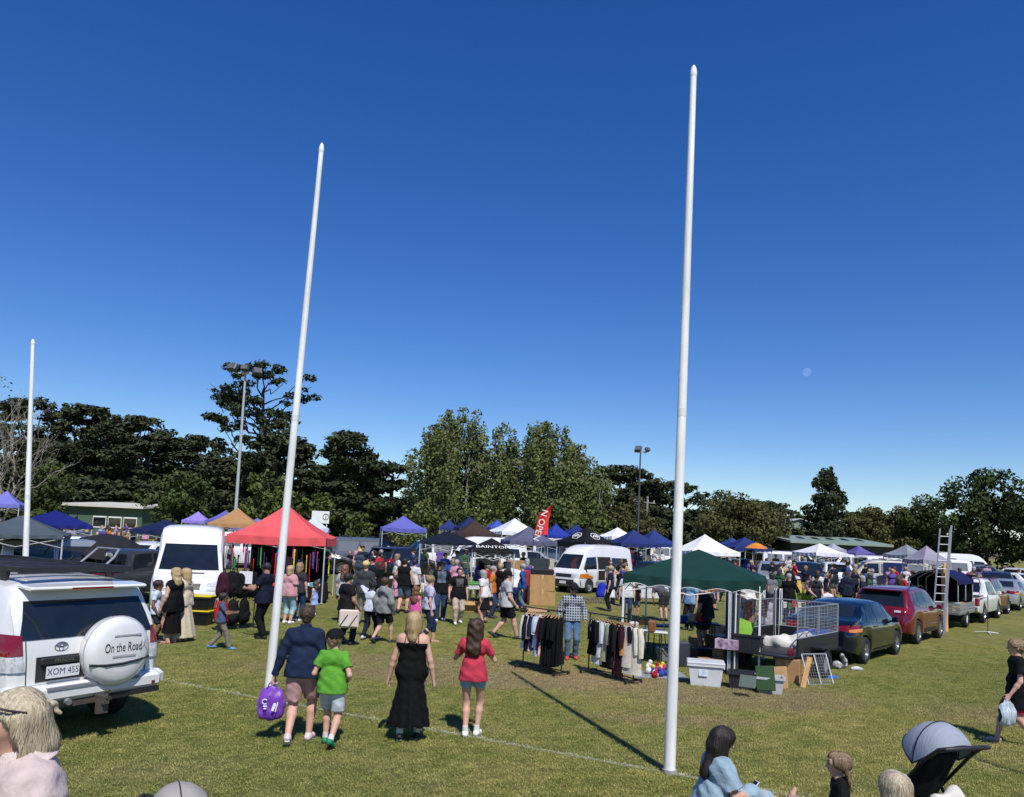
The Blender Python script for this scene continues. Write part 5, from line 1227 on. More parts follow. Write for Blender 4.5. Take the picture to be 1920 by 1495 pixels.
# ================================================================ buildings
def shed(px0, px1, depth, top, lowtop, dp, wallc, roofc, label, gable=False, windows=0):
    a = D(px0, 1000, depth); b = D(px1, 1000, depth); z = D((px0+px1)/2, top, depth).z; zl = D((px0+px1)/2, lowtop, depth).z; w = b.x-a.x; t = empty('shed', ((a.x+b.x)/2, depth, 0), 0, label, 'building')
    wm = mat('wall_'+str(wallc), wallc, .6, var=.08, scale=1, bump=.3, bscale=1.2, stretch=(9,9,.2)); rm = mat('roof_'+str(roofc), roofc, .5, var=.08, scale=1)
    if gable:
        q = MB(); h = w/2; V = [(-h,0,0),(h,0,0),(h,0,zl),(0,0,z),(-h,0,zl)]; V += [(x,dp,zz) for (x,_,zz) in V]; q.add(V, [(0,1,2,3,4),(9,8,7,6,5),(0,5,6,1),(1,6,7,2),(4,9,5,0)]); q.build('wall', wm, t)
        for s in (1,-1): r_ = MB(); r_.add([(0,-.3,z+.03),(s*(h+.35),-.3,zl-.1),(s*(h+.35),dp,zl-.1),(0,dp,z+.03),(0,-.3,z+.13),(s*(h+.35),-.3,zl),(s*(h+.35),dp,zl),(0,dp,z+.13)], [(0,1,2,3),(4,5,6,7),(0,1,5,4),(1,2,6,5)]); r_.build('roof', rm, t)
    else:
        q = MB(); q.box((0,dp/2,zl/2), (w,dp,zl)); q.build('wall', wm, t); r_ = MB(); y0 = -.6
        r_.add([(-w/2-.3,y0,zl),(w/2+.3,y0,zl),(w/2+.3,dp,z),(-w/2-.3,dp,z),(-w/2-.3,y0,zl+.22),(w/2+.3,y0,zl+.22),(w/2+.3,dp,z+.2),(-w/2-.3,dp,z+.2)], [(0,1,2,3),(4,5,6,7),(0,1,5,4),(1,2,6,5),(3,0,4,7)]); r_.build('roof', rm, t)
    for i in range(windows):
        x = w*(-.02+.19*i); q = MB(); q.box((x,-.03,zl*.62), (w*.165,.05,zl*.3)); f = q.build('window', WHITEPL, t); q = MB(); q.box((x,-.065,zl*.62), (w*.15,.03,zl*.23)); q.build('pane', GLASS, f)
    return t
c = shed(112, 264, 74, 941, 951, 9, (.075,.13,.085), (.62,.60,.52), 'green weatherboard clubroom with cream roof edge and three windows', windows=3)
q = MB(); q.box((1.0,-.35,1.0), (2.4,.1,.7)); q.build('banner', mat('orange_banner', '#d0653a', .7, col2='#c9c2b8', scale=2.5), c)
shed(1462, 1535, 100, 974, 984, 14, (.24,.31,.22), (.5,.52,.48), 'tall pale green gabled shed beside the conical conifer', gable=True)
c = shed(1484, 1665, 78, 1009, 1022, 8, (.03,.035,.03), (.23,.30,.25), 'long low shed with pale green roof and dark skylights')
for i in range(6): x = -4.2+i*1.55; q = MB(); q.box((x,3.4,D(1575,1016,78).z+.26), (.55,1.6,.04), (R(9.5),0,0)); q.build('skylight', BLACKPL, c)
c = D(601, 970, 60); q = MB(); q.box((0,0,c.z), (1.35,.06,.95)); q.tube([(-.5,.05,0),(-.5,.05,c.z)], .04, 6); q.tube([(.5,.05,0),(.5,.05,c.z)], .04, 6); o = q.build('sign_board', WHITEPL, None, (c.x,60,0)); tag(o, 'white sign board with round emblem behind the red gazebo', 'sign')
q = MB(); q.tube([(.42+.22*math.cos(a), -.05, c.z+.05+.22*math.sin(a)) for a in np.linspace(0,6.283,20)], .025, 5); q.tube([(.42,-.05,c.z-.08),(.42,-.05,c.z+.18)], .03, 5); q.build('emblem', mat('emblem_grey', (.2,.2,.2), .6), o)
# red OPEN flag
p0 = D(1003, 1040, 37); t = empty('feather_flag', (p0.x,37,0), 0, 'red feather flag lettered OPEN leaning over the stalls', 'flag')
def fl(px, py): v = D(px, py, 37); return v-Vector((p0.x,37,0))
q = MB(); A = [fl(1001,1005), fl(1010,965), fl(1036,946), fl(1029,975), fl(1027,1003)]; V = []
for i in range(13):
    f = i/12; l = A[0].lerp(A[1], min(1,f*1.6)) if f < .625 else A[1].lerp(A[2], (f-.625)/.375); r_ = A[4].lerp(A[3], f/.6) if f < .6 else A[3].lerp(A[2], (f-.6)/.4)
    for k in range(7): p = l.lerp(r_, k/6); V.append(p+Vector((0,.10*math.sin(k*1.1+f*3),0)))
q.add(V, [(i*7+k,i*7+k+1,i*7+k+8,i*7+k+7) for i in range(12) for k in range(6)], True); q.build('banner', mat('flag_red', '#d8382e', .7, var=.08), t)
q = MB(); q.tube([(fl(990,1100)).to_tuple()[:2]+(0,), fl(1001,1005), fl(1010,965), fl(1037,945)], .018, 6); q.build('pole', BLACKPL, t)
cm = fl(1013,985); dirv = (fl(1021,965)-fl(1010,1000)).normalized()
lettering('N OPEN', .42, WHITEPL, t, frame_m(cm+Vector((0,-.16,0)), dirv*-1, Vector((1,0,0)).cross(Vector((0,1,0)))*0+Vector((dirv.z,0,-dirv.x))), sx=1.0)
q = MB(); q.lathe([(.02,.35),(.3,.27),(.6,.08),(.68,.0)], 16, 'z', (0,0,2.1)); q.tube([(0,0,0),(0,0,2.45)], .02, 6); p = D(1418,1030,48); o = q.build('umbrella', mat('rainbow', '#c8402c', .7, col2='#d8a020', scale=1.4), None, (p.x,48,D(1418,1018,48).z-2.45)); tag(o, 'red and orange umbrella above the stalls', 'umbrella')

# ================================================================ other vehicles
W_ = paint((.76,.76,.75)); BLK = paint((.010,.011,.014)); NAVY = paint((.003,.006,.014), .16); REDP = paint((.135,.005,.010), .2); MARO = paint((.17,.008,.014), .3); SILV = mat('paint_silver', (.42,.43,.44), .3, metal=.45, var=.05, coat=.6); GREYP = mat('paint_grey', (.10,.115,.135), .3, coat=.7, var=.05); CHAR = mat('paint_charcoal', (.045,.05,.056), .3, metal=.3, coat=.6); BEIGE = paint((.45,.42,.34))
def at_d(px, depth): d = ray(px, 1100); return d.x*depth/d.y
rowd = Vector((.66,.75,0)).normalized()
def row_car(c, rw_px, wheel_y, label, group='cars parked in a line beside the stalls'):
    # right rear wheel contact pixel
    p = G(*rw_px); right = Vector((rowd.y,-rowd.x,0)); centre = p-rowd*wheel_y-right*(c.W/2-.11); return c.place(centre, rowd.x, rowd.y, label, 'car', group)
sd = sedan(NAVY); row_car(sd, (1617,1245), -1.31, 'glossy navy black sedan hitched in front of the cage trailer')
sv = crossover(REDP); row_car(sv, (1717,1208), -1.33, 'bright red hatchback suv parked in front of the navy sedan')
def row_copy(c, rw_px, wheel_y, label, pm):
    p = G(*rw_px); right = Vector((rowd.y,-rowd.x,0)); centre = p-rowd*wheel_y-right*(c.W/2-.11); return place_copy(c.root, centre, rowd.x, rowd.y, label, 'car', 'cars parked in a line beside the stalls', pm)
row_copy(sv, (1866,1158), -1.33, 'dark maroon suv parked beyond the tray trailer', MARO)
row_copy(sd, (1910,1145), -1.31, 'silver grey sedan at the end of the parked line', SILV)
v = panel_van(W_, 'high', windows=True, name='delivery_van'); p = G(332,1163); v.place(p+Vector((-.75,2.6,0)), .34, -.94, 'white high roofed delivery van facing the stalls', 'van')
hv = panel_van(W_, 'hi_cab', name='white_van'); p = G(1102,1113); hd2 = Vector((-.66,-.75,0)).normalized(); rg = Vector((hd2.y,-hd2.x,0)); hv.place(p-hd2*1.38+rg*(.85-.11), hd2.x, hd2.y, 'old white van with open side door beside the green gazebo', 'van')
gv = panel_van(GREYP, 'low', windows=False, name='grey_van'); p = Vector((at_d(690,44),44,T(44))); gv.place(p, .86, .5, 'grey panel van with roof bars beyond the red gazebo', 'van')
for y in (-1.4,0,1.1): gv.box('roof_bar', (0,y,2.02), (1.6,.05,.05), BLACKPL)
svn = panel_van(SILV, 'low', windows=True, name='silver_van'); p = G(105,1122); svn.place(p+Vector((.2,.5,0)), .62, .78, 'silver van with its tailgate raised beside the slate grey gazebo', 'van')
svn.box('tailgate', (0,-2.95,2.02), (1.55,1.15,.06), SILV, (R(-7),0,0), .02); svn.box('tailgate_glass', (0,-3.0,2.055), (1.25,.6,.03), GLASS, (R(-7),0,0)); svn.patch('boot_opening', [(-.80,.62),(.80,.62),(.74,1.76),(-.74,1.76)], '-y', MATS['van_interior'], off=.012)
# utility with sports bar
def utility(pm, name='utility'):
    c = Car(name, 5.2, 1.82, [(-2.6,.88),(-2.56,1.02),(-1.0,1.04),(-.88,1.10),(-.72,1.62),(-.45,1.74),(.35,1.74),(.62,1.66),(1.2,1.18),(1.5,1.12),(2.2,1.02),(2.5,.85),(2.6,.6)], [(-2.6,1.0),(0,1.04),(1.3,1.02),(2.6,.75)], [(-2.6,.96),(-1,.95),(-.7,.80),(.5,.78),(1.2,.92),(2.6,.9)], (-1.5,1.55), .37, pm, z0=.40, plan=[(-2.6,.93),(-2.55,.98),(0,1.0),(1.8,.98),(2.4,.86),(2.6,.66)])
    c.side('side_window', [(.05,1.08),(.92,1.06),(.52,1.58),(.05,1.63)], GLASS); c.side('side_window', [(-.72,1.10),(-.02,1.08),(-.02,1.63),(-.58,1.60)], GLASS); c.patch('windscreen', [(-.68,1.20),(.68,1.20),(.58,1.62),(-.58,1.62)], '+y', GLASS); c.patch('rear_window', [(-.62,1.18),(.62,1.18),(.56,1.58),(-.56,1.58)], '-y', GLASS)
    c.pair('tail_light', [(.89,.72),(.74,.72),(.74,1.0),(.88,1.0)], '-y', REDL, off=.012); c.patch('tonneau', [(-.78,-2.5),(.78,-2.5),(.78,-.95),(-.78,-.95)], '+z', BLACKPL, off=.02)
    c.box('rear_bumper', (0,-2.64,.58), (1.7,.16,.16), CHROME, None, .04)
    for sx in (1,-1): q = MB(); q.tube([(sx*.74,-1.75,1.05),(sx*.72,-1.25,1.50),(sx*.6,-1.05,1.74)], .038, 8); q.build('sports_bar_leg', GREYST, c.root)
    q = MB(); q.tube([(-.62,-1.05,1.74),(.62,-1.05,1.74)], .038, 8); q.build('sports_bar', GREYST, c.root)
    for y in (-.75,.02,.98): c.seam(y, .5, 1.05)
    c.pair('head_light', [(.84,.78),(.52,.78),(.52,.95),(.80,.98)], '+y', CLEARL, off=.01); c.mirrors(.85,1.14); c.plate(-2.63,.80,-1); c.add_wheels(6, MATS['alloy']); return c
ut = utility(CHAR); p = G(252,1137); ut.place(p+Vector((-.6,1.3,0)), .55, .84, 'dark grey utility with chrome sports bar behind the white four wheel drive', 'utility')
bk = crossover(BLK, 'black_suv'); p = Vector((at_d(752,40),40,T(40))); bk.place(p, .45, .89, 'black hatchback parked beside the grey van')
def far_car(src, px, depth, dx, dy, label, pm=None, cat='car', group='vehicles parked among the far stalls'):
    d = ray(px, 1100); return place_copy(src.root, (d.x*depth/d.y, depth, T(depth)), dx, dy, label, cat, group, pm)
far_car(bk, 272, 33, -.3, -1, 'white suv peeping past the high roofed van', W_); far_car(bk, 175, 36, .9, .3, 'pale silver hatchback behind the dark umbrella', SILV); far_car(bk, 62, 37, .9, .3, 'white wagon under the deep blue gazebo', W_); far_car(sd, 130, 48, .95, -.2, 'light grey sedan in front of the green clubroom', SILV)
far_car(hv, 905, 45, -.95, -.3, 'white van behind the low navy gazebo', W_, 'van'); far_car(gv, 812, 47, -.9, -.35, 'white panel van with yellow cloth on its roof', W_, 'van'); far_car(sd, 590, 42, .9, .2, 'black sedan glimpsed behind the red gazebo', BLK); far_car(gv, 480, 44, .9, .3, 'white panel van between the tan and red gazebos', W_, 'van')
far_car(sd, 1225, 41, -.5, -.85, 'dark sedan behind the open white van', BLK); far_car(bk, 1262, 38, .3, .9, 'charcoal hatchback half hidden by the tall goal post', CHAR); far_car(hv, 1055, 56, .97, .1, 'white van behind the royal blue gazebo', W_, 'van'); far_car(gv, 1270, 60, .97, .1, 'white caravan like van behind the navy gazebos', W_, 'van'); far_car(bk, 1150, 52, -.9, .3, 'dark red wagon between the navy gazebos', MARO); far_car(sd, 990, 50, .9, .3, 'silver sedan behind the grey violet gazebo', SILV)
far_car(bk, 1447, 43, -.25, -1, 'old silver four wheel drive facing the crowd', SILV); far_car(bk, 1512, 45, -.3, -.95, 'dark blue hatchback with boot stall behind the yellow table', NAVY); far_car(bk, 1560, 47, .2, .95, 'white hatchback backed up to the crowd', W_); far_car(gv, 1480, 58, .97, .1, 'white van parked in front of the pale green shed', W_, 'van'); far_car(sd, 1390, 52, .9, .3, 'black sedan behind the navy gazebo', BLK)
far_car(gv, 1590, 58, -.95, -.2, 'long white van near the long shed', W_, 'van'); far_car(gv, 1655, 46, -.97, .2, 'cream white van with blue sheet hung on its side', BEIGE, 'van'); far_car(gv, 1668, 57, .97, .2, 'white box van beside the grey gazebo', W_, 'van'); far_car(hv, 1800, 64, .95, -.2, 'white camper van behind the ladder', W_, 'van'); far_car(gv, 1745, 56, -.95, .2, 'white van behind the lilac grey gazebo', W_, 'van'); far_car(sd, 1620, 52, .9, .2, 'pale grey sedan between the far vans', SILV)
far_car(bk, 1868, 43, -.5, -.8, 'black hatchback with its boot open by the thin white post', BLK); far_car(sd, 1908, 48, .3, -.95, 'white sedan at the edge of the far parking', W_); far_car(bk, 1792, 36, .6, .75, 'silver blue wagon beside the tray trailer', mat('paint_silver_blue', (.2,.25,.31), .3, metal=.3, coat=.6)); far_car(sv, 1912, 52, .66, .75, 'small white hatchback beyond the silver sedan', W_); far_car(bk, 1840, 56, .9, .3, 'blue grey wagon beyond the camper van', GREYP)
hs_ = MB(); d_ = ray(1672,1100); hs_.add([(-.7,0,.35),(.7,0,.35),(.7,.0,1.85),(-.7,0,1.85)], [(0,1,2,3)]); o = hs_.build('blue_sheet', cloth('#1c2c5c'), None, (d_.x*45/d_.y-.0, 44.6, T(45))); tag(o, 'navy blue sheet hung on the side of the cream van', 'sheet')
# ================================================================ goods and stalls
def gbox(name, px, py, size, mt, label, cat, rz=0, rot=None, lid=None, group=None, z=0.0, bev=.0, taper=1.0):
    p = G(px, py, z); t = empty(name, p, R(rz), label, cat, group); q = MB(); q.box((0,0,size[2]/2), size, rot, taper, bev); q.build('body', mt, t)
    if lid: q = MB(); q.box((0,0,size[2]+.02), (size[0]+.05,size[1]+.05,.04), None, 1, .012); q.build('lid', lid, t)
    return t
def carton(px, py, size, label, rz=0, z=0.0, tilt=None, open_=False, group='cardboard cartons', mt=CARD):
    p = G(px, py, z); t = empty('carton', p, R(rz), label, 'box', group)
    if tilt: t.rotation_euler = (R(tilt[0]), R(tilt[1]), R(rz))
    w, d, h = size; q = MB()
    if open_:
        for (c, s) in (((0,-d/2,h/2),(w,.012,h)), ((0,d/2,h/2),(w,.012,h)), ((-w/2,0,h/2),(.012,d-.026,h)), ((w/2,0,h/2),(.012,d-.026,h)), ((0,0,.008),(w-.03,d-.03,.012))): q.box(c, s)
        q.build('body', mt, t)
        for (c, s, r_) in (((0,-d/2-.09,h-.05),(w,.19,.01),(R(35),0,0)), ((w/2+.09,0,h-.04),(.19,d,.01),(0,R(30),0))): f = MB(); f.box(c, s, r_); f.build('flap', mt, t)
    else:
        q.box((0,0,h/2), (w,d,h)); q.build('body', mt, t); f = MB(); f.box((0,0,h+.0035), (.06,d,.004)); f.box((0,-d/2-.0035,h*.86), (.06,.004,h*.27)); f.build('packing_tape', mat('packing_tape', '#c9ac7c', .35), t)
    return t
def tub(px, py, size, mt, label, rz=0, z=0.0, ribs=6, lid=None, group='plastic storage tubs', content=None, tag_=False):
    p = G(px, py, z); t = empty('storage_tub', p, R(rz), label, 'tub', group); w, d, h = size; q = MB(); k = .84
    def ring(s, zz, ins=0): return [(sx*(w/2*s-ins), sy*(d/2*s-ins), zz) for sx, sy in ((-1,-1),(1,-1),(1,1),(-1,1))]
    V = ring(k,0)+ring(1,h)+ring(1,h,.015)+ring(k,.02,.012); F = [(3,2,1,0)]
    for a in range(3):
        for i in range(4): F.append((a*4+i, a*4+(i+1)%4, a*4+4+(i+1)%4, a*4+4+i))
    F.append((12,13,14,15)); q.add(V, F); q.build('body', mt, t)
    r_ = MB(); 
    for (c, s) in (((0,-d/2-.012,h-.02),(w+.05,.03,.04)), ((0,d/2+.012,h-.02),(w+.05,.03,.04)), ((-w/2-.012,0,h-.02),(.03,d-.006,.04)), ((w/2+.012,0,h-.02),(.03,d-.006,.04))): r_.box(c, s)
    r_.build('rim', mt, t)
    for i in range(ribs):
        x = w*(-.38+.76*i/max(1,ribs-1)); g = MB(); g.add([(x*k-.012,-d/2*k-.004,.03),(x*k+.012,-d/2*k-.004,.03),(x+.012,-d/2-.006,h-.045),(x-.012,-d/2-.006,h-.045),(x*k-.012,-d/2*k+.01,.03),(x*k+.012,-d/2*k+.01,.03),(x+.012,-d/2+.008,h-.045),(x-.012,-d/2+.008,h-.045)], [(0,1,2,3),(0,3,7,4),(1,5,6,2)]); g.build('rib', mt, t)
    for sx in (-1,1): g = MB(); g.box((sx*(w/2+.02),0,h*.80), (.03,.16,.035), None, 1, .01); g.build('handle', mt, t)
    if lid: g = MB(); g.box((0,0,h+.022), (w+.06,d+.06,.04), None, 1, .012); g.build('lid', lid, t)
    if tag_: g = MB(); g.box((-.05,-d/2*.93-.012,h*.62), (.16,.01,.13), (R(-5),0,0)); g.build('paper_label', mat('label_blue', '#9fb8c8', .7, col2='#e8e8e8', scale=9), t)
    return t
def blob(name, px, py, prims, mt, label, cat, rz=0, res=.02, noise=None, group=None, z=0.0, clips=(), loc=None):
    o = mobj(name, sdf_mesh(name, [Prim(*p) for p in prims], res, [mt], clips, noise)); o.location = G(px, py, z) if loc is None else loc; o.rotation_euler = (0,0,R(rz)); return tag(o, label, cat, group)
def folds(a, f): return lambda P: a*(np.sin(f*P[:,0]+2*np.sin(f*.4*P[:,2]))+np.sin(f*.9*P[:,1]+f*.6*P[:,2]))
def table(px, py, w, d, h, topm, label, rz=0, legm=None, cloth_drop=0.0, group='market tables', thick=.035):
    p = G(px, py); t = empty('folding_table', p, R(rz), label, 'table', group); lm = legm or BLACKPL
    q = MB(); q.box((0,0,h-thick/2), (w,d,thick), None, 1, .012); q.build('tabletop', topm, t)
    for sx in (-1,1):
        for sy in (-1,1): g = MB(); g.tube([(sx*w*.40,sy*d*.38,0),(sx*w*.38,sy*d*.38,h-thick)], .014, 6); g.build('leg', lm, t)
        g = MB(); g.tube([(sx*w*.395,-d*.38,h*.3),(sx*w*.395,d*.38,h*.3)], .011, 5); g.build('stretcher', lm, t)
    if cloth_drop:
        g = MB(); V = []; m_ = 40
        per = [(-w/2-.01,-d/2-.01),(w/2+.01,-d/2-.01),(w/2+.01,d/2+.01),(-w/2-.01,d/2+.01)]
        for i in range(m_+1):
            u = (i % m_)/m_*4; e = int(u); f = u-e; a, b = per[e], per[(e+1)%4]; x, y = a[0]+(b[0]-a[0])*f, a[1]+(b[1]-a[1])*f; k = 1+.05*math.sin(i*2.1)
            V += [(x,y,h+.004), (x*(1.01),y*1.01,h-.02), (x*k*1.02,y*k*1.02,h-cloth_drop)]
        g.add(V, [(i*3+k,i*3+3+k,i*3+4+k,i*3+1+k) for i in range(m_) for k in (0,1)], True); g.box((0,0,h+.003), (w+.02,d+.02,.004)); g.build('tablecloth', topm, t)
    return t
# ---- garments on racks
def garment_mesh(name, ln, w, sleeve, mt, seed, flare=1.0):
    rr = random.Random(seed); V = []; F = []; n = 20; rows = 9
    for j in range(rows+1):
        f = j/rows; z = -.03-f*ln; ww = w*(.30+.70*min(1,f*7)) if f < .15 else w*(1+(flare-1)*f); th = .045+.025*f
        for i in range(n):
            a = 2*math.pi*i/n; rp = 1+.10*math.sin(3*a+seed)*f+.06*math.sin(7*a+2*seed+f*2)*f
            V.append((math.cos(a)*ww/2*rp, math.sin(a)*th*rp*(1+.7*abs(math.sin(2*a+seed))*f), z-(.05*abs(math.cos(a))**2 if j == 0 else 0)))
    for j in range(rows):
        for i in range(n): F.append((j*n+i,j*n+(i+1)%n,(j+1)*n+(i+1)%n,(j+1)*n+i))
    F.append(tuple(range(n))); F.append(tuple(rows*n+i for i in range(n))[::-1])
    q = MB(); q.m(mt).add(V, F, True)
    if sleeve:
        for s in (1,-1): q.tube([(s*w*.46,0,-.07),(s*w*.56,.01,-.07-sleeve*.4),(s*w*.58,.02,-.07-sleeve)], [.055,.065,.05], 8)
    q.m(WOOD).tube([(-w*.42,0,-.045),(0,0,.0),(w*.42,0,-.045)], .008, 5); q.m(GREYST).tube([(0,0,0),(0,0,.05),(.018,0,.075),(0,0,.09)], .003, 4)
    return q
def clothes_rack(a, b, ht, label, garments, yaw_off, group, wheels=True):
    d = (b-a); L_ = d.length; u = d.normalized(); t = empty('clothes_rack', (a+b)/2, math.atan2(u.y,u.x), label, 'clothes rack'); h2 = L_/2
    q = MB(); q.tube([(-h2-.05,0,ht),(h2+.05,0,ht)], .014, 8); q.build('hanging_rail', BLACKPL, t)
    for s in (-1,1):
        q = MB(); q.tube([(s*h2,0,.08),(s*h2,0,ht)], .014, 8); q.build('upright', BLACKPL, t); q = MB(); q.box((s*h2,0,.07), (.04,.46,.03)); q.build('foot', BLACKPL, t)
        for sy in (-1,1): q = MB(); q.lathe([(.001,-.012),(.03,-.012),(.03,.012),(.001,.012)], 12, 'x', (s*h2,sy*.21,.031)); q.build('castor', BLACKPL, t)
    for k in (-.10,.10): q = MB(); q.tube([(-h2,k,.085),(h2,k,.085)], .011, 6); q.build('base_rail', BLACKPL, t)
    n = len(garments)
    for i, (nm, mt, ln, w, sl, lb, yo) in enumerate(garments):
        o = garment_mesh(nm, ln, w, sl, mt, i*1.7+n, 1.1).build(nm); f = (i+.5)/n; p = a.lerp(b, .06+.88*f); o.location = (p.x, p.y, ht-.088); o.rotation_euler = (0,0,math.atan2(u.y,u.x)+R(90+yaw_off+yo)); tag(o, lb, 'clothing', group)
BK = cloth('#101012'); PAT = mat('floral_print', '#c4483a', .85, col2='#e6d9cf', scale=14); PKS = mat('pink_stripe', '#d9a8b4', .85, col2='#efe6e6', scale=12)
A0, A1 = G(980,1252), G(1052,1268)
clothes_rack(A0, A1, 1.26, 'black wheeled clothes rack of dark and printed clothes beside the plaid shirted man', [
 ('white_shirt', cloth('#d9d9d6'), .72,.42,.45,'white shirt at the far end of the rack of dark clothes',0), ('dark_jacket', cloth('#16171c'), .76,.44,.5,'black jacket between white and pink shirts on the rack',0), ('pink_shirt', PKS, .74,.42,.45,'pink striped shirt on the rack of dark clothes',8),
 ('navy_shirt', cloth('#1b2036'), .70,.42,.4,'navy shirt next to the pink striped shirt',0), ('white_blouse', cloth('#cfd0d6'), .66,.42,.35,'pale blouse in the middle of the dark clothes rack',10), ('blue_shirt', mat('blue_print','#8fa3c4',.85,col2='#dfe3ea',scale=10), .82,.40,.3,'pale blue printed shirt on the dark clothes rack',0),
 ('floral_dress', PAT, .80,.44,.3,'red and white floral dress on the dark clothes rack',18), ('maroon_shirt', cloth('#3a1a22'), .70,.42,.4,'maroon shirt beside the floral dress',0)]+[('black_dress', BK, .98-.03*(i%3), .44, .0 if i % 2 else .4, 'long black garment crowded at the near end of the rack', 6*(i%3)) for i in range(6)], 22, 'clothes on the rack of dark clothes')
B0, B1 = G(1103,1262), G(1187,1283)
CRM = cloth('#d9d2c0'); clothes_rack(B0, B1, 1.22, 'black clothes rack of pale coats and shirts beside the white folding table', [
 ('black_shirt', BK, .70,.42,.4,'black shirt first on the pale clothes rack',0), ('grey_shirt', cloth('#c3c6c9'), .72,.42,.4,'light grey shirt on the pale clothes rack',10), ('white_shirt', cloth('#e6e6e3'), .86,.44,.42,'white short sleeved shirt on the pale clothes rack',22), ('olive_shirt', cloth('#a5a582'), .78,.42,.4,'pale olive shirt on the pale clothes rack',10),
 ('black_coat', BK, .90,.44,.5,'black coat left of the tan coat',6), ('black_jacket', cloth('#17181b'), .86,.44,.5,'charcoal jacket next to the tan coat',0), ('tan_coat', cloth('#b2824e'), .86,.54,.55,'tan sheepskin coat with white hem on the pale clothes rack',14), ('maroon_dress', cloth('#33161f'), 1.0,.42,.4,'long maroon dress on the pale clothes rack',0),
 ('black_dress', BK, .84,.46,.3,'black dress behind the cream coats on the pale clothes rack',24), ('cream_coat', CRM, .80,.54,.5,'cream coat hanging open on the pale clothes rack',26), ('cream_jacket', cloth('#cfc8b4'), .92,.54,.55,'long cream jacket with black lining',30)], 62, 'clothes on the rack of pale coats')
# ---- cage trailer behind the navy sedan
sp_ = G(1617,1245); rgt = Vector((rowd.y,-rowd.x,0)); sc_ = sp_+rowd*1.31-rgt*.77; tr0 = sc_-rowd*(2.3+.75+1.2)
ct = empty('cage_trailer', (tr0.x,tr0.y,0), heading(rowd.x,rowd.y), 'black box trailer with galvanised wire cage beside the green gazebo', 'trailer'); TB = mat('trailer_black', (.016,.016,.018), .5, var=.2); TL, TW = 2.4, 1.5
for (nm, c, s) in (('floor',(0,0,.52),(TW,TL,.05)), ('side_panel',(-TW/2,0,.70),(.04,TL,.36)), ('side_panel',(TW/2,0,.70),(.04,TL,.36)), ('front_panel',(0,TL/2,.70),(TW-.05,.04,.36)), ('drawbar',(0,TL/2+.5,.48),(.08,1.0,.08)), ('mudguard',(-TW/2-.14,-.1,.66),(.24,.85,.04)), ('mudguard',(TW/2+.14,-.1,.66),(.24,.85,.04)), ('tailgate',(0,-TL/2-.17,.52),(TW-.05,.36,.035))): q = MB(); q.box(c, s); q.build(nm, TB, ct)
for s in (-1,1):
    q = MB(); q.lathe([(.18,-.08),(.28,-.09),(.31,-.05),(.31,.05),(.28,.09),(.18,.08)], 20, 'x'); w = q.build('wheel', TYRE, ct); w.location = (s*(TW/2+.14),-.1,.31); q = MB(); q.lathe([(.18,.06*s),(.001,.05*s)], 16, 'x'); q.build('rim', GREYST, w)
    q = MB(); q.box((s*.62,-TL/2-.03,.62), (.12,.03,.16)); q.build('tail_light', REDL, ct)
def wire_panel(w, h, pitch=.075, fr=.016, wr=.0035):
    q = MB()
    for (a, b) in (((-w/2,0,0),(w/2,0,0)), ((w/2,0,0),(w/2,0,h)), ((w/2,0,h),(-w/2,0,h)), ((-w/2,0,h),(-w/2,0,0)), ((0,0,0),(0,0,h))): q.tube([a,b], fr, 6)
    for i in range(1, int(w/pitch)): q.tube([(-w/2+i*pitch,0,0),(-w/2+i*pitch,0,h)], wr, 4, False)
    for i in range(1, int(h/pitch)): q.tube([(-w/2,0,i*pitch),(w/2,0,i*pitch)], wr, 4, False)
    return q
for (x, y, rz, w) in ((-TW/2,0,90,TL), (TW/2,0,90,TL), (0,TL/2,0,TW)): o = wire_panel(w, .62).build('cage_panel', GREYST, ct); o.location = (x,y,.885); o.rotation_euler = (0,0,R(rz))
def on_trailer(x, y, z): v = Matrix.Rotation(heading(rowd.x,rowd.y), 3, 'Z') @ Vector((x,y,0)); return Vector((tr0.x+v.x, tr0.y+v.y, z))
blob('dust_sheet', 0, 0, [((-.4,-.2,.08),(.4,.3,.12),.16,.2,.1), ((.1,.6,.1),(.4,.2,.14),.2,.18,.1)], cloth('#cfccc6'), 'white crumpled sheet heaped inside the cage trailer', 'sheet', noise=folds(.03,17), loc=on_trailer(.1,.1,.52), rz=-40, res=.03)
blob('blue_tarp', 0, 0, [((-.2,0,.05),(.4,.1,.08),.10,.12,.1)], cloth('#2c4a9c'), 'blue tarpaulin bundled in the cage trailer', 'tarp', noise=folds(.012,26), loc=on_trailer(.2,.8,.72), rz=-40)
# cloths over the rear cage
def hung_cloth(name, pa, pb, drop, mt, label, swing=.12, n=14, m_=10):
    V = []; d = pb-pa; nn = Vector((d.y,-d.x,0)).normalized()
    for j in range(m_+1):
        f = j/m_
        for i in range(n+1): u = i/n; V.append(pa.lerp(pb, u)+nn*(.03+swing*f*f*.3+.03*math.sin(u*9+f*2)*f)-Vector((0,0,drop*f*(1+.12*math.sin(u*5)))))
    o = mobj(name, mesh_np(name, V, [(j*(n+1)+i,j*(n+1)+i+1,(j+1)*(n+1)+i+1,(j+1)*(n+1)+i) for j in range(m_) for i in range(n)], mats=[mt])); return tag(o, label, 'cloth')
hung_cloth('printed_rug', on_trailer(-TW/2+.03,.2,1.53), on_trailer(-TW/2+.03,-.45,1.53), .62, mat('tiger_print', '#b5602a', .9, col2='#1a0f0a', scale=9, stretch=(1,1,2.5)), 'orange and black tiger print rug hung over the trailer cage')
hung_cloth('maroon_jumper', on_trailer(-TW/2+.03,.95,1.53), on_trailer(-TW/2+.03,.45,1.53), .42, cloth('#3e1c20'), 'maroon garment draped over the trailer cage')
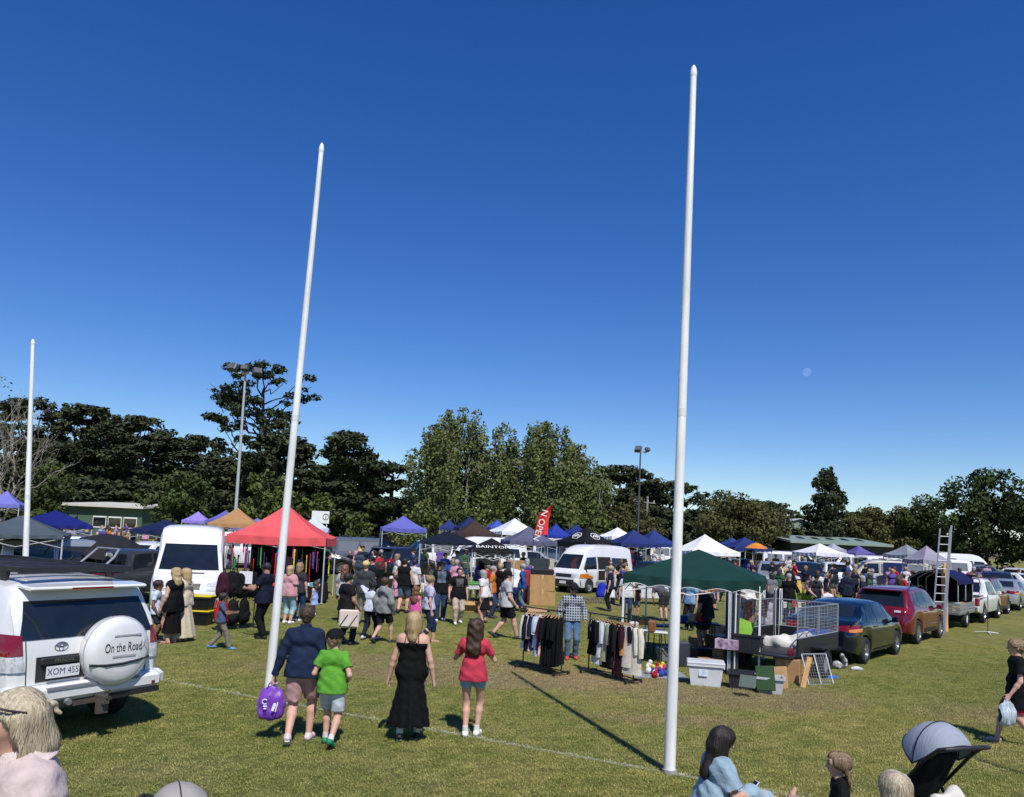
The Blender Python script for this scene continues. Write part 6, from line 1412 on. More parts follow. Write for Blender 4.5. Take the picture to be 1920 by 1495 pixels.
DK = plastic('#2b2d31'); WT = plastic('#cfd2d3', .35)
tub(1322, 1284, (.66,.46,.42), WT, 'large white plastic tub with lid standing on the grass', rz=-12, lid=WT, tag_=True, ribs=0)
tub(1392, 1291, (.52,.42,.32), DK, 'dark grey plastic tub between white and pale tubs', rz=-20); tub(1443, 1298, (.48,.40,.30), plastic('#b9bcbd', .4), 'pale grey plastic tub holding a green lid', rz=-14, ribs=0, tag_=True)
o = tub(1398, 1238, (.62,.44,.34), DK, 'dark grey plastic tub up on the trailer tailgate', rz=-30); o.location = on_trailer(-.25,-1.32,.545); o.scale = (.95,.8,1)
def panel_lean(name, px, py, size, mt, label, cat, rz, lean, z=0.0, loc=None, roll=0, bev=.01):
    q = MB(); q.box((0,0,size[2]/2), size, None, 1, bev); o = q.build(name, mt); o.location = G(px, py, z) if loc is None else loc; o.rotation_euler = (R(lean), R(roll), R(rz)); return tag(o, label, cat)
panel_lean('tub_lid', 0,0, (.36,.03,.46), plastic('#7fae2c'), 'lime green tub lid propped in the tailgate tub', 'lid', -25, -18, loc=on_trailer(-.42,-1.36,.72), roll=16)
panel_lean('tub_lid', 1437,1296, (.34,.03,.46), plastic('#2f4a1e'), 'dark green tub lid standing in the pale grey tub', 'lid', -20, -14, z=.06, roll=-6)
panel_lean('tub_lid', 1400,1290, (.30,.02,.24), plastic('#59665c'), 'grey green lid sticking out of the dark tub', 'lid', -30, -30, z=.18, roll=0)
carton(1478, 1278, (.46,.30,.46), 'tall cardboard carton leaning by the trailer', rz=-32); carton(1496, 1270, (.34,.34,.34), 'smaller cardboard carton behind the tall carton', rz=-20, z=.0)
panel_lean('cardboard_sheet', 1463,1292, (.30,.02,.44), CARD, 'flattened cardboard sheet leaning on the cartons', 'cardboard', -25, -24, z=.0, roll=-8, bev=.004); panel_lean('plank', 1505,1290, (.10,.02,.62), WOOD, 'short wooden board leaning on the trailer', 'board', -20, -14, roll=12, bev=.003)
q = MB(); q.box((0,0,.10), (.46,.26,.20)); o = q.build('floral_box', mat('floral_box', '#d9c3d2', .7, col2='#6b3a5c', scale=13)); o.location = on_trailer(-.55,-1.40,.545)-Vector((.15,.1,0)); o.rotation_euler = (0,0,R(-30)); tag(o, 'purple and white floral storage box on the tailgate', 'box')
o = wire_panel(.62,.62,.06).build('wire_screen', GREYST); o.location = G(1540,1284); o.rotation_euler = (R(-22),0,R(20)); tag(o, 'galvanised wire screen panel leaning on its edge near the trailer', 'wire panel')
blob('shoe_pile', 1578, 1255, [((-.15,0,.08),(.1,.05,.10),.09,.07,.05), ((.05,-.05,.2),(.0,0,.32),.06,.04,.05), ((.22,-.1,.04),(.42,-.12,.03),.05,.04,.04)], mat('bw_print', '#101010', .8, col2='#dcdcdc', scale=5), 'black and white bags heaped behind the navy sedan', 'bags', noise=folds(.01,30))
blob('blue_cloth', 1553, 1272, [((-.16,0,.01),(.18,.03,.015),.05,.05,.04)], cloth('#2d62b8'), 'blue cloth scrap lying on the grass', 'cloth', noise=folds(.006,30))
# ---- tables and goods under the green gazebo
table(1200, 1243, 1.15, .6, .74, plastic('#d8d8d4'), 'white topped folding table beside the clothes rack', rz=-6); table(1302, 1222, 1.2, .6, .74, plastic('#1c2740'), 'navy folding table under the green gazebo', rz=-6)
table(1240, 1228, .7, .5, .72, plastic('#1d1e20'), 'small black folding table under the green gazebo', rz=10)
carton(1201, 1170, (.42,.30,.15), 'flat cardboard tray with orange label on the white table', rz=-8, z=.742, open_=True); q = MB(); q.box((0,0,.06), (.10,.012,.11)); o = q.build('price_card', mat('orange_card', '#e0801c', .6)); o.location = G(1200,1172,.75)+Vector((0,-.17,.01)); tag(o, 'orange price card in front of the cardboard tray', 'card')
rr = random.Random(4)
for i in range(22):
    c, nm = (('#c8406a','pink'),('#d8d2c8','white'),('#d8c04a','yellow'),('#a8242c','red'),('#3a4a9a','blue'))[i%5]; q = MB(); s = rr.uniform(.05,.09); q.ball((0,0,s*.8), s, 8, (1,.9,.85)); q.ball((0,-s*.3,s*1.7), s*.6, 8); o = q.build('soft_toy', cloth(c)); o.location = G(1212+rr.uniform(0,46),1262+rr.uniform(-8,10))+Vector((0,0,.01)); o.rotation_euler = (0,0,rr.uniform(0,6)); tag(o, nm+' soft toy on the pale groundsheet', 'toy', nm+' soft toys on the groundsheet')
q = MB(); q.box((0,0,.006), (1.1,.8,.008)); o = q.build('groundsheet', cloth('#8f9db8')); o.location = G(1235,1266); tag(o, 'pale blue groundsheet under the pile of toys', 'groundsheet')
gbox('suitcase', 1277, 1250, (.34,.24,.56), plastic('#383a42'), 'dark grey suitcase standing beside the tall goal post', 'suitcase', rz=8, bev=.04); gbox('wire_bin', 1245, 1240, (.34,.3,.32), GREYST, 'grey wire bin under the green gazebo', 'bin', rz=15, bev=.03, taper=.8)
q = MB(); q.tube([(0,0,0),(-.12,.05,1.25)], .012, 6); o = q.build('walking_pole', GREYST); o.location = G(1250,1240); tag(o, 'thin metal pole leaning by the wire bin', 'pole')
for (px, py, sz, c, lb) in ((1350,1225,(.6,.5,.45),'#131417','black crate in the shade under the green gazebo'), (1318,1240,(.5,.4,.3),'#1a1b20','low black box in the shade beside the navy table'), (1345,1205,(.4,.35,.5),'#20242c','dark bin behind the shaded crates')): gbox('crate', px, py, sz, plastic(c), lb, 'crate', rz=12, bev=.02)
for i, (px, py, sz, lb) in enumerate(((1330,1262,(.45,.35,.3),'cardboard carton beside the large white tub'),(1362,1246,(.5,.4,.35),'cardboard carton under the trailer tailgate'),(1290,1232,(.4,.3,.3),'cardboard carton below the navy table'),(1305,1212,(.4,.3,.25),'cardboard carton behind the navy table'))): carton(px, py, sz, lb, rz=20*i, open_=bool(i % 2))
for i, (px, py, c_, nm) in enumerate(((1282,1180,'#2a4a9a','blue'),(1296,1180,'#c9c4ba','cream'),(1312,1181,'#a83a34','red'),(1326,1182,'#1d1e22','black'),(1188,1198,'#d8d4cc','white'),(1222,1200,'#8a5a3a','brown'))): gbox('bric_a_brac', px, py-14, (.2,.18,.16+.05*(i%3)), plastic(c_), nm+' household item on a table under the green gazebo', 'household item', z=.745, rz=15*i, bev=.03, taper=.85)
# spiky plant and goods behind the navy sedan
q = MB(); rr = random.Random(5)
for i in range(70):
    a = rr.uniform(0,6.28); l = rr.uniform(.5,1.0); s = rr.uniform(.15,.55); x, y = math.cos(a), math.sin(a); q.add([(x*.05-y*.018,y*.05+x*.018,.25),(x*.05+y*.018,y*.05-x*.018,.25),(x*(.05+s*.5)+y*.014,y*(.05+s*.5)-x*.014,.25+l*.75),(x*(.08+s),y*(.08+s),.25+l*(.95-s*.3))], [(0,1,2,3)])
pt = empty('potted_plant', G(1500,1158), 0, 'tall strappy green plant for sale behind the navy sedan', 'plant'); q.build('leaves', mat('strap_leaf', '#7d9a3a', .5, var=.3, scale=3), pt); q = MB(); q.lathe([(.13,0),(.18,.28),(.16,.28),(.12,.05)], 16); q.build('pot', BLACKPL, pt)
table(1500, 1166, 1.6, .6, .7, cloth('#c9c6c0'), 'cloth covered table of plants behind the navy sedan', rz=-35, cloth_drop=.5)
for i in range(9): gbox('seedling_pot', 1462+i*9, 1138+(i%3)*2, (.14,.14,.2), mat('seed_%d'%(i%3), ('#c23a40','#d8d4cc','#4a6b32')[i%3], .7, var=.2), ('red flowering pot on the plant table','white pot on the plant table','green seedling pot on the plant table')[i%3], 'pot', z=.71, group='pots on the plant table', taper=.7)
# ---- tray trailer with tarp, ladders and planks
p = G(1812,1177); tt = empty('tray_trailer', p-rgt*.85, heading(rowd.x,rowd.y), 'aluminium sided tray trailer under a navy tarpaulin canopy', 'trailer'); AL = mat('aluminium', (.42,.43,.44), .4, metal=.6, var=.1)
q = MB(); q.box((0,0,.55), (1.75,2.6,.06)); q.build('floor', AL, tt)
for (x, y, w, rz) in ((-.88,0,2.6,90),(.88,0,2.6,90),(0,-1.3,1.74,0),(0,1.3,1.74,0)):
    for k in range(3): q = MB(); q.box((0,0,.63+k*.125), (w-.02,.035,.105)); o = q.build('side_board', AL, tt); o.location = (x,y,0); o.rotation_euler = (0,0,R(rz))
for s in (-1,1):
    q = MB(); q.lathe([(.17,-.09),(.29,-.1),(.33,-.06),(.33,.06),(.29,.1),(.17,.09)], 20, 'x'); w = q.build('wheel', TYRE, tt); w.location = (s*.80,0,.33); q = MB(); q.lathe([(.17,.07*s),(.001,.05*s)], 16, 'x'); q.build('rim', WHITEPL, w)
    for y in (-1.25,0,1.25): q = MB(); q.tube([(s*.82,y,1.0),(s*.82,y,1.75),(s*.45,y,2.0),(0,y,2.08)], .02, 6); q.build('canopy_hoop', GREYST, tt)
V = []; hoop = [(-.86,1.62),(-.84,1.78),(-.47,2.03),(0,2.11),(.47,2.03),(.84,1.78),(.86,1.62)]
for j in range(9): y = -1.32+j*.33; V += [(x, y, z-.03*math.sin(j*math.pi/2)**2*(abs(x) < .8)) for (x, z) in hoop]
q = MB(); q.add(V, [(j*7+i,j*7+i+1,j*7+i+8,j*7+i+7) for j in range(8) for i in range(6)], True); q.build('tarpaulin', cloth('#141a4a'), tt); q = MB(); q.box((0,1.28,1.4), (1.6,.02,1.1)); q.box((-.84,.3,1.4), (.02,1.9,1.0)); q.build('back_sheet', cloth('#0d0e18'), tt)
for i, (c, lb) in enumerate((('#d9b23a','yellow'),('#8fb4c4','pale blue'),('#c9c9c4','white'),('#d08a3a','orange'))): gbox('bottle_box', 0, 0, (.22,.22,.32), plastic(c), lb+' container on the tray trailer', 'container').location = p-rgt*(.25)+rowd*(-.9+.45*i)+Vector((0,0,.585))
def ladder(name, base, top, w, label, group='ladders for sale'):
    t = empty(name, base, 0, label, 'ladder', group); d = top-base; sx = Vector((1,0,0))
    for s in (-1,1): q = MB(); q.box(d/2+sx*s*w/2, (.035,.07,d.length), d.to_track_quat('Z','Y').to_matrix()); q.build('rail', AL, t)
    for i in range(int(d.length/.3)): c = d.normalized()*(.25+i*.3); q = MB(); q.tube([c-sx*w/2,c+sx*w/2], .016, 6); q.build('rung', AL, t)
pb = G(1757,1190); ladder('ladder', pb, D(1772,992,pb.y+.9), .36, 'aluminium ladder standing tall against the tray trailer'); pb2 = pb+Vector((.42,.3,0)); ladder('ladder', pb2, D(1784,986,pb2.y+.9), .02, 'folded aluminium ladder seen edge on behind the open one')
for i, (dx, l) in enumerate(((0,2.3),(.09,2.45),(.17,2.2))): q = MB(); q.box((0,0,l/2), (.085,.05,l)); o = q.build('timber_plank', WOOD); o.location = G(1769+i*3,1183+i); o.rotation_euler = (R(-10),R(5),0); tag(o, 'pale timber plank propped up in front of the tray trailer', 'plank', 'timber planks at the tray trailer')
t = empty('flag_stand', G(1852,1188), 0, 'thin black pole on a splayed white foot on the open grass', 'stand'); q = MB(); q.tube([(0,0,0),(0,0,1.35)], .012, 6); q.build('pole', BLACKPL, t)
for a in (10,130,250): q = MB(); q.tube([(0,0,.06),(math.cos(R(a))*.42,math.sin(R(a))*.42,.015)], .018, 6); q.build('foot', WHITEPL, t)
ute_w = G(1842,1168); place_copy(ut.root, ute_w-rgt*.8+rowd*1.5, rowd.x, rowd.y, 'white utility towing the tray trailer', 'utility', None, W_)
# ---- red gazebo stall: hanging leads, bag rack, tubs
rg0 = Vector(red.location); rr = random.Random(9); LC = [('#c8322c','red'),('#d8842c','orange'),('#3f9a4a','green'),('#2f62b0','blue'),('#c04a86','pink'),('#e0d0a0','cream'),('#1c1c20','black'),('#7a3a8c','purple'),('#d8c83a','yellow')]
for i in range(56):
    c, nm = LC[(rr.randrange(9) if i % 2 else rr.choice((0,6,6,7,3)))]; side = rr.choice((0,0,0,0,1)); x = rr.uniform(-1.6,1.6); y = (-1.5 if rr.random() < .55 else rr.uniform(-1.0,1.3)); l = rr.uniform(.25,.95); w = rr.uniform(.015,.055)
    q = MB(); q.box((0,0,-l/2), (w,.012,l)); q.box((0,.015,-.05), (w*1.4,.02,.08)); q.tube([(0,0,-l),(.03,0,-l-.05),(0,0,-l-.09)], .012, 5); v = Matrix.Rotation(R(6),3,'Z')@Vector((x,y,0)); o = q.build('pet_lead', cloth(c)); o.location = (rg0.x+v.x, rg0.y+v.y, rr.uniform(1.5,2.04)); o.rotation_euler = (0,0,rr.uniform(-.6,.6)); tag(o, nm+' pet lead hanging in the red gazebo', 'lead', nm+' leads in the red gazebo')
for i, (x, y, c, lb) in enumerate(((-.9,.9,'#111114','black cloth hung as dark backing in the red gazebo'),(.0,1.0,'#2a2c34','charcoal cloth hung as dark backing in the red gazebo'),(.9,.9,'#1c1214','dark maroon cloth hung as dark backing in the red gazebo'))):
    v = Matrix.Rotation(R(6),3,'Z')@Vector((x,y,0)); hung_cloth('hanging_cloth', Vector((rg0.x+v.x-.5,rg0.y+v.y,2.1)), Vector((rg0.x+v.x+.5,rg0.y+v.y,2.1)), 1.5, cloth(c), lb)  # plain dark sheets added as backing behind the leads
table(545, 1128, 2.4, .7, .7, cloth('#1a1a1e'), 'black covered display table inside the red gazebo', rz=6, cloth_drop=.6)
for i in range(12): x = 515+i*7; gbox('pet_toy', x, 1100+(i%3)*2, (.16,.14,.12+.05*(i%3)), mat('toy_%d'%(i%4), ('#c23a3a','#d8d0c4','#5aa0c0','#c88a3a')[i%4], .7, var=.2), ('red','white','blue','orange')[i%4]+' pet toy on the display table', 'toy', z=.705, group='pet toys on the display table', bev=.03)
def backpack(loc, c, lb, s=1.0, rz=0, group='bags on the bag rack'):
    t = empty('backpack', loc, R(rz), lb, 'bag', group); m_ = cloth(c)
    mobj('body', sdf_mesh('bag', [Prim((0,0,.12*s),(0,0,.42*s),.16*s,.13*s,k=.05,n=(0,1,0),q=.62)], .02, [m_], noise=folds(.006,24)), t); mobj('pocket', sdf_mesh('pocket', [Prim((-.04*s,-.09*s,.12*s),(.04*s,-.09*s,.20*s),.085*s,.08*s,k=.05,n=(0,1,0),q=.55)], .02, [m_]), t)
    q = MB(); q.tube([(0,0,.52*s),(0,0,.60*s),(.03,0,.62*s),(.05,0,.53*s)], .012, 5); q.build('handle', m_, t)
    for sx in (-1,1): q = MB(); q.tube([(sx*.09*s,.09*s,.50*s),(sx*.11*s,.17*s,.32*s),(sx*.10*s,.10*s,.10*s)], .018, 5); q.build('strap', m_, t)
ra, rb = G(408,1183), G(474,1178); rk = empty('bag_rack', (ra+rb)/2, math.atan2((rb-ra).y,(rb-ra).x), 'black wheeled rack of bags beside the high roofed van', 'rack'); hl = (rb-ra).length/2
q = MB(); q.tube([(-hl,0,1.45),(hl,0,1.45)], .016, 6); q.build('rail', BLACKPL, rk)
for s in (-1,1): q = MB(); q.tube([(s*hl,0,0),(s*hl,0,1.45)], .016, 6); q.build('upright', BLACKPL, rk); q = MB(); q.box((s*hl,0,.04), (.04,.5,.04)); q.build('foot', BLACKPL, rk)
for i, (f, z, c, lb) in enumerate(((.08,.85,'#3a1626','maroon backpack high on the bag rack'),(.32,.88,'#17171a','black backpack high on the bag rack'),(.6,.84,'#101013','large black bag high on the bag rack'),(.88,.86,'#141418','black satchel at the end of the bag rack'),(.10,.18,'#b3202c','red bag low on the bag rack'),(.40,.15,'#18181b','black bag low on the bag rack'),(.72,.16,'#0f0f12','wide black bag low on the bag rack'))): backpack(ra.lerp(rb,f)+Vector((0,-.05,z)), c, lb, 1.15, 10*i)
q = MB(); q.box((0,0,.16), (.34,.01,.32)); o = q.build('price_sheet', mat('paper', (.75,.75,.75), .8)); o.location = ra.lerp(rb,.78)+Vector((0,-.24,1.18)); tag(o, 'white price sheet pinned on the bag rack', 'sign')
YL = plastic('#dcc416'); o = tub(372, 1172, (.66,.46,.36), plastic('#141416'), 'black tub with yellow lid at the bottom of the pair by the van', lid=YL, ribs=4); o = tub(373, 1172, (.66,.46,.34), plastic('#141416'), 'black tub with yellow lid stacked on top by the van', lid=YL, ribs=4); o.location.z = .405
# ---- middle stalls
table(908, 1140, 1.4, .6, .72, plastic('#c8c4ba'), 'table of green lidded jars in front of the BAINTON gazebo', rz=-4)
for i in range(24): t = gbox('jar', 882+(i%12)*4.6, 1105-(i//12)*4, (.10,.10,.16), plastic('#cfd3cf'), 'white labelled jar with bright green lid on the stall table', 'jar', z=.722+(.0 if i < 12 else .0), group='green lidded jars', lid=plastic('#4aa038'))
carton(1014, 1134, (1.0,.7,.62), 'lower big cardboard carton of the stacked pair', rz=6); carton(1014, 1134, (.98,.7,.62), 'upper big cardboard carton of the stacked pair', rz=3).location.z = .635
gbox('printer', 1014, 1134, (.9,.5,.2), plastic('#17181a'), 'black printer on top of the stacked cartons', 'printer', rz=3, bev=.03).location.z = 1.268
carton(966, 1112, (.75,.5,.42), 'cardboard carton perched high behind the white cloth', rz=-12).location.z = 1.2; carton(1000, 1146, (.9,.5,.12), 'flat open cardboard tray on the grass', rz=4, open_=True)
for (px, py, lb) in ((878,1146,'small open carton beside the jar table'),(898,1147,'second small open carton by the jar table'),(920,1146,'tipped carton in front of the jar table')): carton(px, py, (.42,.36,.34), lb, rz=px%30, open_=True)
blob('white_cloth', 955, 1122, [((-.6,0,.2),(.5,0,.35),.5,.55,.2), ((-.2,0,.9),(.3,.1,.95),.35,.3,.2)], cloth('#d4d3cf'), 'white cloth thrown over stacked stall goods', 'cloth', noise=folds(.03,9), res=.05)
gbox('red_box', 983, 1128, (.28,.5,1.25), plastic('#b81f24'), 'tall red display box beside the stacked cartons', 'box', rz=8, bev=.02); gbox('camp_chair', 968, 1140, (.55,.5,.75), cloth('#1d2f58'), 'folded navy camp chairs leaning together', 'chair', rz=15, bev=.06, taper=.8)
table(800, 1118, 3.0, .8, .74, cloth('#e0ddd6'), 'long white covered table under the low navy gazebo', rz=4, cloth_drop=.55)
for i in range(16): gbox('trinket', 768+i*6.2, 1092+(i%3), (.12+.05*(i%2),.12,.14+.08*(i%3)), mat('trinket_%d'%(i%5), ('#d8d8d8','#3a3a40','#a83a30','#c0a060','#5a7a9a')[i%5], .6, var=.2), ('white','black','red','tan','blue')[i%5]+' trinket on the long white table', 'trinket', z=.75, group='trinkets on the long white table', bev=.02)
table(725, 1122, 1.8, .7, .74, cloth('#2a2622'), 'dark covered table beside the black hatchback', rz=10, cloth_drop=.5)
q = MB(); rr = random.Random(8)
for i in range(60): a = rr.uniform(0,6.28); l = rr.uniform(.3,.8); s = rr.uniform(.1,.35); x, y = math.cos(a), math.sin(a); q.add([(x*.03-y*.02,y*.03+x*.02,.3),(x*.03+y*.02,y*.03-x*.02,.3),(x*s,y*s,.35+l)], [(0,1,2)])
pt = empty('potted_plant', G(796,1150), 0, 'leafy pale green potted plant near the long white table', 'plant'); q.build('leaves', MATS['strap_leaf'], pt); q = MB(); q.lathe([(.13,0),(.17,.3),(.15,.3),(.11,.05)], 14); q.build('pot', BLACKPL, pt)
# open white van stall
table(1212, 1132, 1.7, .7, .72, cloth('#c9ccce'), 'white cloth covered table behind the green gazebo leg', cloth_drop=.45, rz=-4)
for i in range(7): gbox('lattice_crate', 1090+i*9.5, 1131, (.3,.24,.22), mat('lattice', (.02,.02,.02), .6, col2=(.25,.22,.12), scale=14), 'black lattice crate in the row beside the open white van', 'crate', group='row of lattice crates', bev=.01)
blob('shopping_bag', 1128, 1122, [((0,0,.2),(0,0,.5),.28,.2,.05)], cloth('#2433a8'), 'blue shopping bag beside the open white van', 'bag', noise=folds(.01,18), res=.03)
for (px, lb) in ((1143,'white plastic bag left of the green gazebo leg'),(1165,'white plastic bag right of the green gazebo leg')): blob('plastic_bag', px, 1126, [((0,0,.2),(0,0,.55),.24,.16,.05)], cloth('#cfd0d2'), lb, 'bag', noise=folds(.015,18), res=.03)
q = MB(); q.add([(-.9,0,0),(.9,0,0),(.9,.05,1.4),(-.9,.05,1.4)], [(0,1,2,3)]); o = q.build('canvas_screen', cloth('#b9b2a2')); o.location = G(1005,1098); tag(o, 'cream canvas wind screen left of the open white van', 'screen')
# dark umbrella tilted behind the utility
t = empty('umbrella', D(200,1024,27)-Vector((0,0,1.25)), 0, 'charcoal umbrella tilted behind the dark utility', 'umbrella'); q = MB(); q.lathe([(.02,.42),(.6,.32),(1.1,.08),(1.2,-.02)], 8, 'z', (0,0,1.25), False); o = q.build('canopy', cloth('#26262a'), t); q = MB(); q.tube([(0,0,-.9),(0,0,1.68)], .018, 6); q.build('pole', BLACKPL, t); t.rotation_euler = (R(14),R(14),0)
table(1505, 1116, 1.3, .7, .74, cloth('#d8b860'), 'yellow covered table among the crowd', cloth_drop=.6)
for i, (px, py, c, lb) in enumerate(((1640,1128,'#d83a34','red low cart on the grass behind the red suv'),(1662,1124,'#c9c9c4','white drum on the grass behind the red suv'),(1612,1140,'#6a6a70','grey crate beside the navy jacketed man'),(1705,1122,'#3a3a40','dark crate on the grass near the grey gazebo'),(1685,1116,'#a8845a','tan box on the grass near the grey gazebo'))): gbox('sale_crate', px, py, (.7,.45,.4), plastic(c), lb, 'crate', rz=15*i, bev=.03)
# ================================================================ shoppers in the middle distance
MR = .021
def pp(px, py, face, label, **k): k.setdefault('res', MR); return person(px, py, face, label, **k)
pp(946, 1198, 72, 'man in light grey t-shirt, black shorts and black cap striding right', h=1.82, girth=1.12, feet=((.30,.0),(-.30,.06)), toe_l=.5, top=('tee','#b5b4b4',-.05), bottom=('shorts','#151518'), hair=('short','dark'), hat=('cap','#141416'), shoes=('sneaker','#34322f'), hands=((.03,.10,-.28),(.03,-.05,-.31)), ease=.018)
pp(800, 1207, 62, 'woman in lilac t-shirt and navy cropped jeans with crossbody bag', h=1.68, fem=1, feet=((-.22,.04),(.20,0)), top=('tee','#b9b2cc',-.02), bottom=('capri','#1f2c48'), hair=('bun','sandy'), shoes=('thong','#c9a888'), hands=((.03,.0,-.31),(.03,.05,-.30)))
pp(716, 1207, 30, 'boy in grey hooded jumper and dark shorts walking away', h=1.60, feet=((.22,0),(-.26,.06)), toe_l=.5, top=('hoodie','#7f8281',-.06), bottom=('shorts','#1b1b1d'), hair=('short','brown'), shoes=('sneaker','#3a3836'), hands=((.04,.06,-.29),(.04,.0,-.31)), ease=.02)
pp(692, 1200, 18, 'child in white long sleeved top and dark jeans raising a hand', h=1.42, fem=1, feet=((.16,0),(-.20,.04)), top=('long','#c9cddc',-.02), bottom=('pants','#1b2233'), hair=('bun','dark'), shoes=('sneaker','#d8d8d8'), hands=((.02,.04,-.29),(.0,.10,.05)))
pp(680, 1172, 3, 'man in charcoal jumper, grey trousers and yellow cap facing away', h=1.84, girth=1.1, feet=((.08,0),(-.05,0)), top=('long','#3a3c3f',-.04), bottom=('pants','#83827e'), hair=('short','sandy'), hat=('cap','#cdb878'), shoes=('sneaker','#4a4a4c'), hands=((.02,.10,-.24),(.02,.10,-.24)), stance=.07)
pp(645, 1210, 42, 'man in black t-shirt carrying a white and green tray', h=1.70, girth=1.12, feet=((.14,0),(-.10,.02)), top=('tee','#1a191c',-.05), bottom=('pants','#1c2434'), hair=('short','dark'), skin='tan', shoes=('sneaker','#222222'), hands=((.02,.12,-.27),(.0,.10,-.26)))
pp(776, 1192, 25, 'girl in bright pink top with long brown hair', h=1.28, fem=1, girth=.9, feet=((.1,0),(-.14,.03)), top=('tank','#d65a9c',-.04), bottom=('pants','#3a2430'), hair=('wavy','auburn',.26), shoes=('sneaker','#c9a0b0'))
pp(754, 1150, 8, 'man in black singlet and denim shorts seen from behind', h=1.86, girth=1.15, feet=((.10,0),(-.16,.03)), top=('tank','#101012',-.03), bottom=('shorts','#54677c'), hair=('short','dark'), shoes=('sneaker','#2a2a2a'), hands=((.10,.02,-.30),(.10,.02,-.30)))
t13, s13 = pp(824, 1165, 172, 'man in black t-shirt with pale print walking towards the goal posts', h=1.86, girth=1.12, feet=((.16,0),(-.14,.02)), top=('tee','#131316',-.06), bottom=('pants','#2c3f5c'), hair=('short','dark'), hat=('cap','#141414'), shoes=('sneaker','#d8d8d8'), hands=((.05,.05,-.30),(.07,.04,-.30)))
t14, s14 = pp(857, 1170, 165, 'woman in black printed t-shirt and beige trousers', h=1.70, fem=1, girth=1.12, feet=((.14,0),(-.12,.02)), top=('tee','#121114',-.07), bottom=('pants','#b5a694'), hair=('bun','dark'), shoes=('sneaker','#e0e0e0'), hands=((.08,.04,-.29),(.06,.02,-.31)), ease=.02)
def shirt_print(t, s, mt, w, h, name='shirt_print'):
    om = s['_top']; j = s['_j']; bv = BVHTree.FromPolygons([v.co[:] for v in om.data.vertices], [p.vertices[:] for p in om.data.polygons]); V = []; n = 8; ok = True
    for a in range(n+1):
        for b in range(n+1):
            o = j['ch']+j['rt']*(b/n-.5)*w+j['up']*((a/n-.5)*h); hit = bv.ray_cast(Vector(o+j['fo']*1.0), Vector(-j['fo'])); V.append((hit[0]+Vector(j['fo'])*.006) if hit[0] else Vector(o))
    me = mesh_np(name, [tuple(v) for v in V], [(a*(n+1)+b,a*(n+1)+b+1,(a+1)*(n+1)+b+1,(a+1)*(n+1)+b) for a in range(n) for b in range(n)], mats=[mt]); mobj(name, me, om)
shirt_print(t13, s13, mat('pale_print', '#6f7f98', .8, col2='#15161a', scale=9), .26, .34); shirt_print(t14, s14, mat('grey_print', '#6a6a68', .8, col2='#131315', scale=16), .22, .24)
pp(712, 1146, -70, 'dark haired woman in black top leaning over the stall table', h=1.66, fem=1, girth=1.15, lean=.18, top=('tee','#0f0f11',-.05), bottom=('pants','#17171a'), hair=('bob','brown'), shoes=('sneaker','#222222'), hands=((.0,.20,-.18),(.0,.20,-.18)))
pp(671, 1098, 5, 'person in straw hat and denim beside the grey van', h=1.66, fem=1, top=('tee','#3a4658',-.04), bottom=('pants','#6a7684'), hair=('short','grey'), hat=('straw','#c9b080'), shoes=('sneaker','#444444'))
pp(641, 1168, 12, 'woman in pale grey shirt with long brown hair at the red gazebo', h=1.68, fem=1, top=('tee','#a3a6b2',-.06), bottom=('pants','#26221e'), hair=('wavy','auburn',.24), shoes=('sneaker','#4a4038'), ease=.02)
pp(492, 1198, -78, 'man in navy polo shirt and black trousers reading his phone', h=1.84, girth=1.1, feet=((.04,0),(-.08,0)), top=('tee','#131a2c',-.06), bottom=('pants','#121214'), hair=('short','dark'), skin='tan', shoes=('sneaker','#111111'), hands=((.0,.22,-.13),(.0,.22,-.14)), hpitch=-.45, ease=.02)
pp(538, 1170, 15, 'woman in pink floral blouse browsing the red gazebo', h=1.62, fem=1, girth=1.15, top=('puff','#c08f94',-.05), bottom=('capri','#9fc0c9'), hair=('bob','blonde'), shoes=('sneaker','#e8e8e8'), ease=.02)
pp(556, 1166, 10, 'woman in charcoal top and blue jeans browsing the leads', h=1.70, fem=1, top=('tee','#33353b',-.04), bottom=('pants','#2f4668'), hair=('long','sandy',.14), shoes=('sneaker','#c9c9c9'))
pp(588, 1154, -60, 'small girl in blue summer dress touching her mouth', h=1.02, fem=1, top=('dress','#8fa4d8',-.03,.30,.14), hair=('wavy','brown',.10), shoes=('sneaker','#d0d0d0'), hands=((.0,.10,.06),(.04,.03,-.30)))
pp(411, 1218, 68, 'small boy in blue t-shirt and khaki trousers walking with clasped hands', h=1.20, feet=((.20,0),(-.20,.03)), top=('tee','#46536e',-.03), bottom=('pants','#7d766a'), hair=('short','dark'), skin='brown', shoes=('sneaker','#5f8fb8','#e0e8ee'), hands=((.0,.22,-.12),(.0,.22,-.12)), res=.016)
pp(320, 1207, -68, 'blonde woman in long black outfit with arm lowered beside the white van', h=1.68, fem=1, girth=1.2, top=('tank','#0d0d0f',-.10), bottom=('skirt','#0d0d0f',.14,.13), hair=('wavy','blonde',.18), shoes=('thong','#b58a6a'), hands=((.06,.08,-.29),(.06,.05,-.30)), res=.016)
pp(340, 1203, -75, 'woman in cream lace skirt standing behind the black clad woman', h=1.66, fem=1, girth=1.1, top=('tank','#c9b8a4',-.03), bottom=('skirt','#c9bb9e',.06,.20,mat('lace', '#b5a68a', .9, col2='#dccfb4', scale=30, bump=.6, bscale=60)), hair=('long','blonde',.2), shoes=('thong','#b58a6a'), hands=((.06,.02,-.31),(.06,.02,-.31)), res=.016)
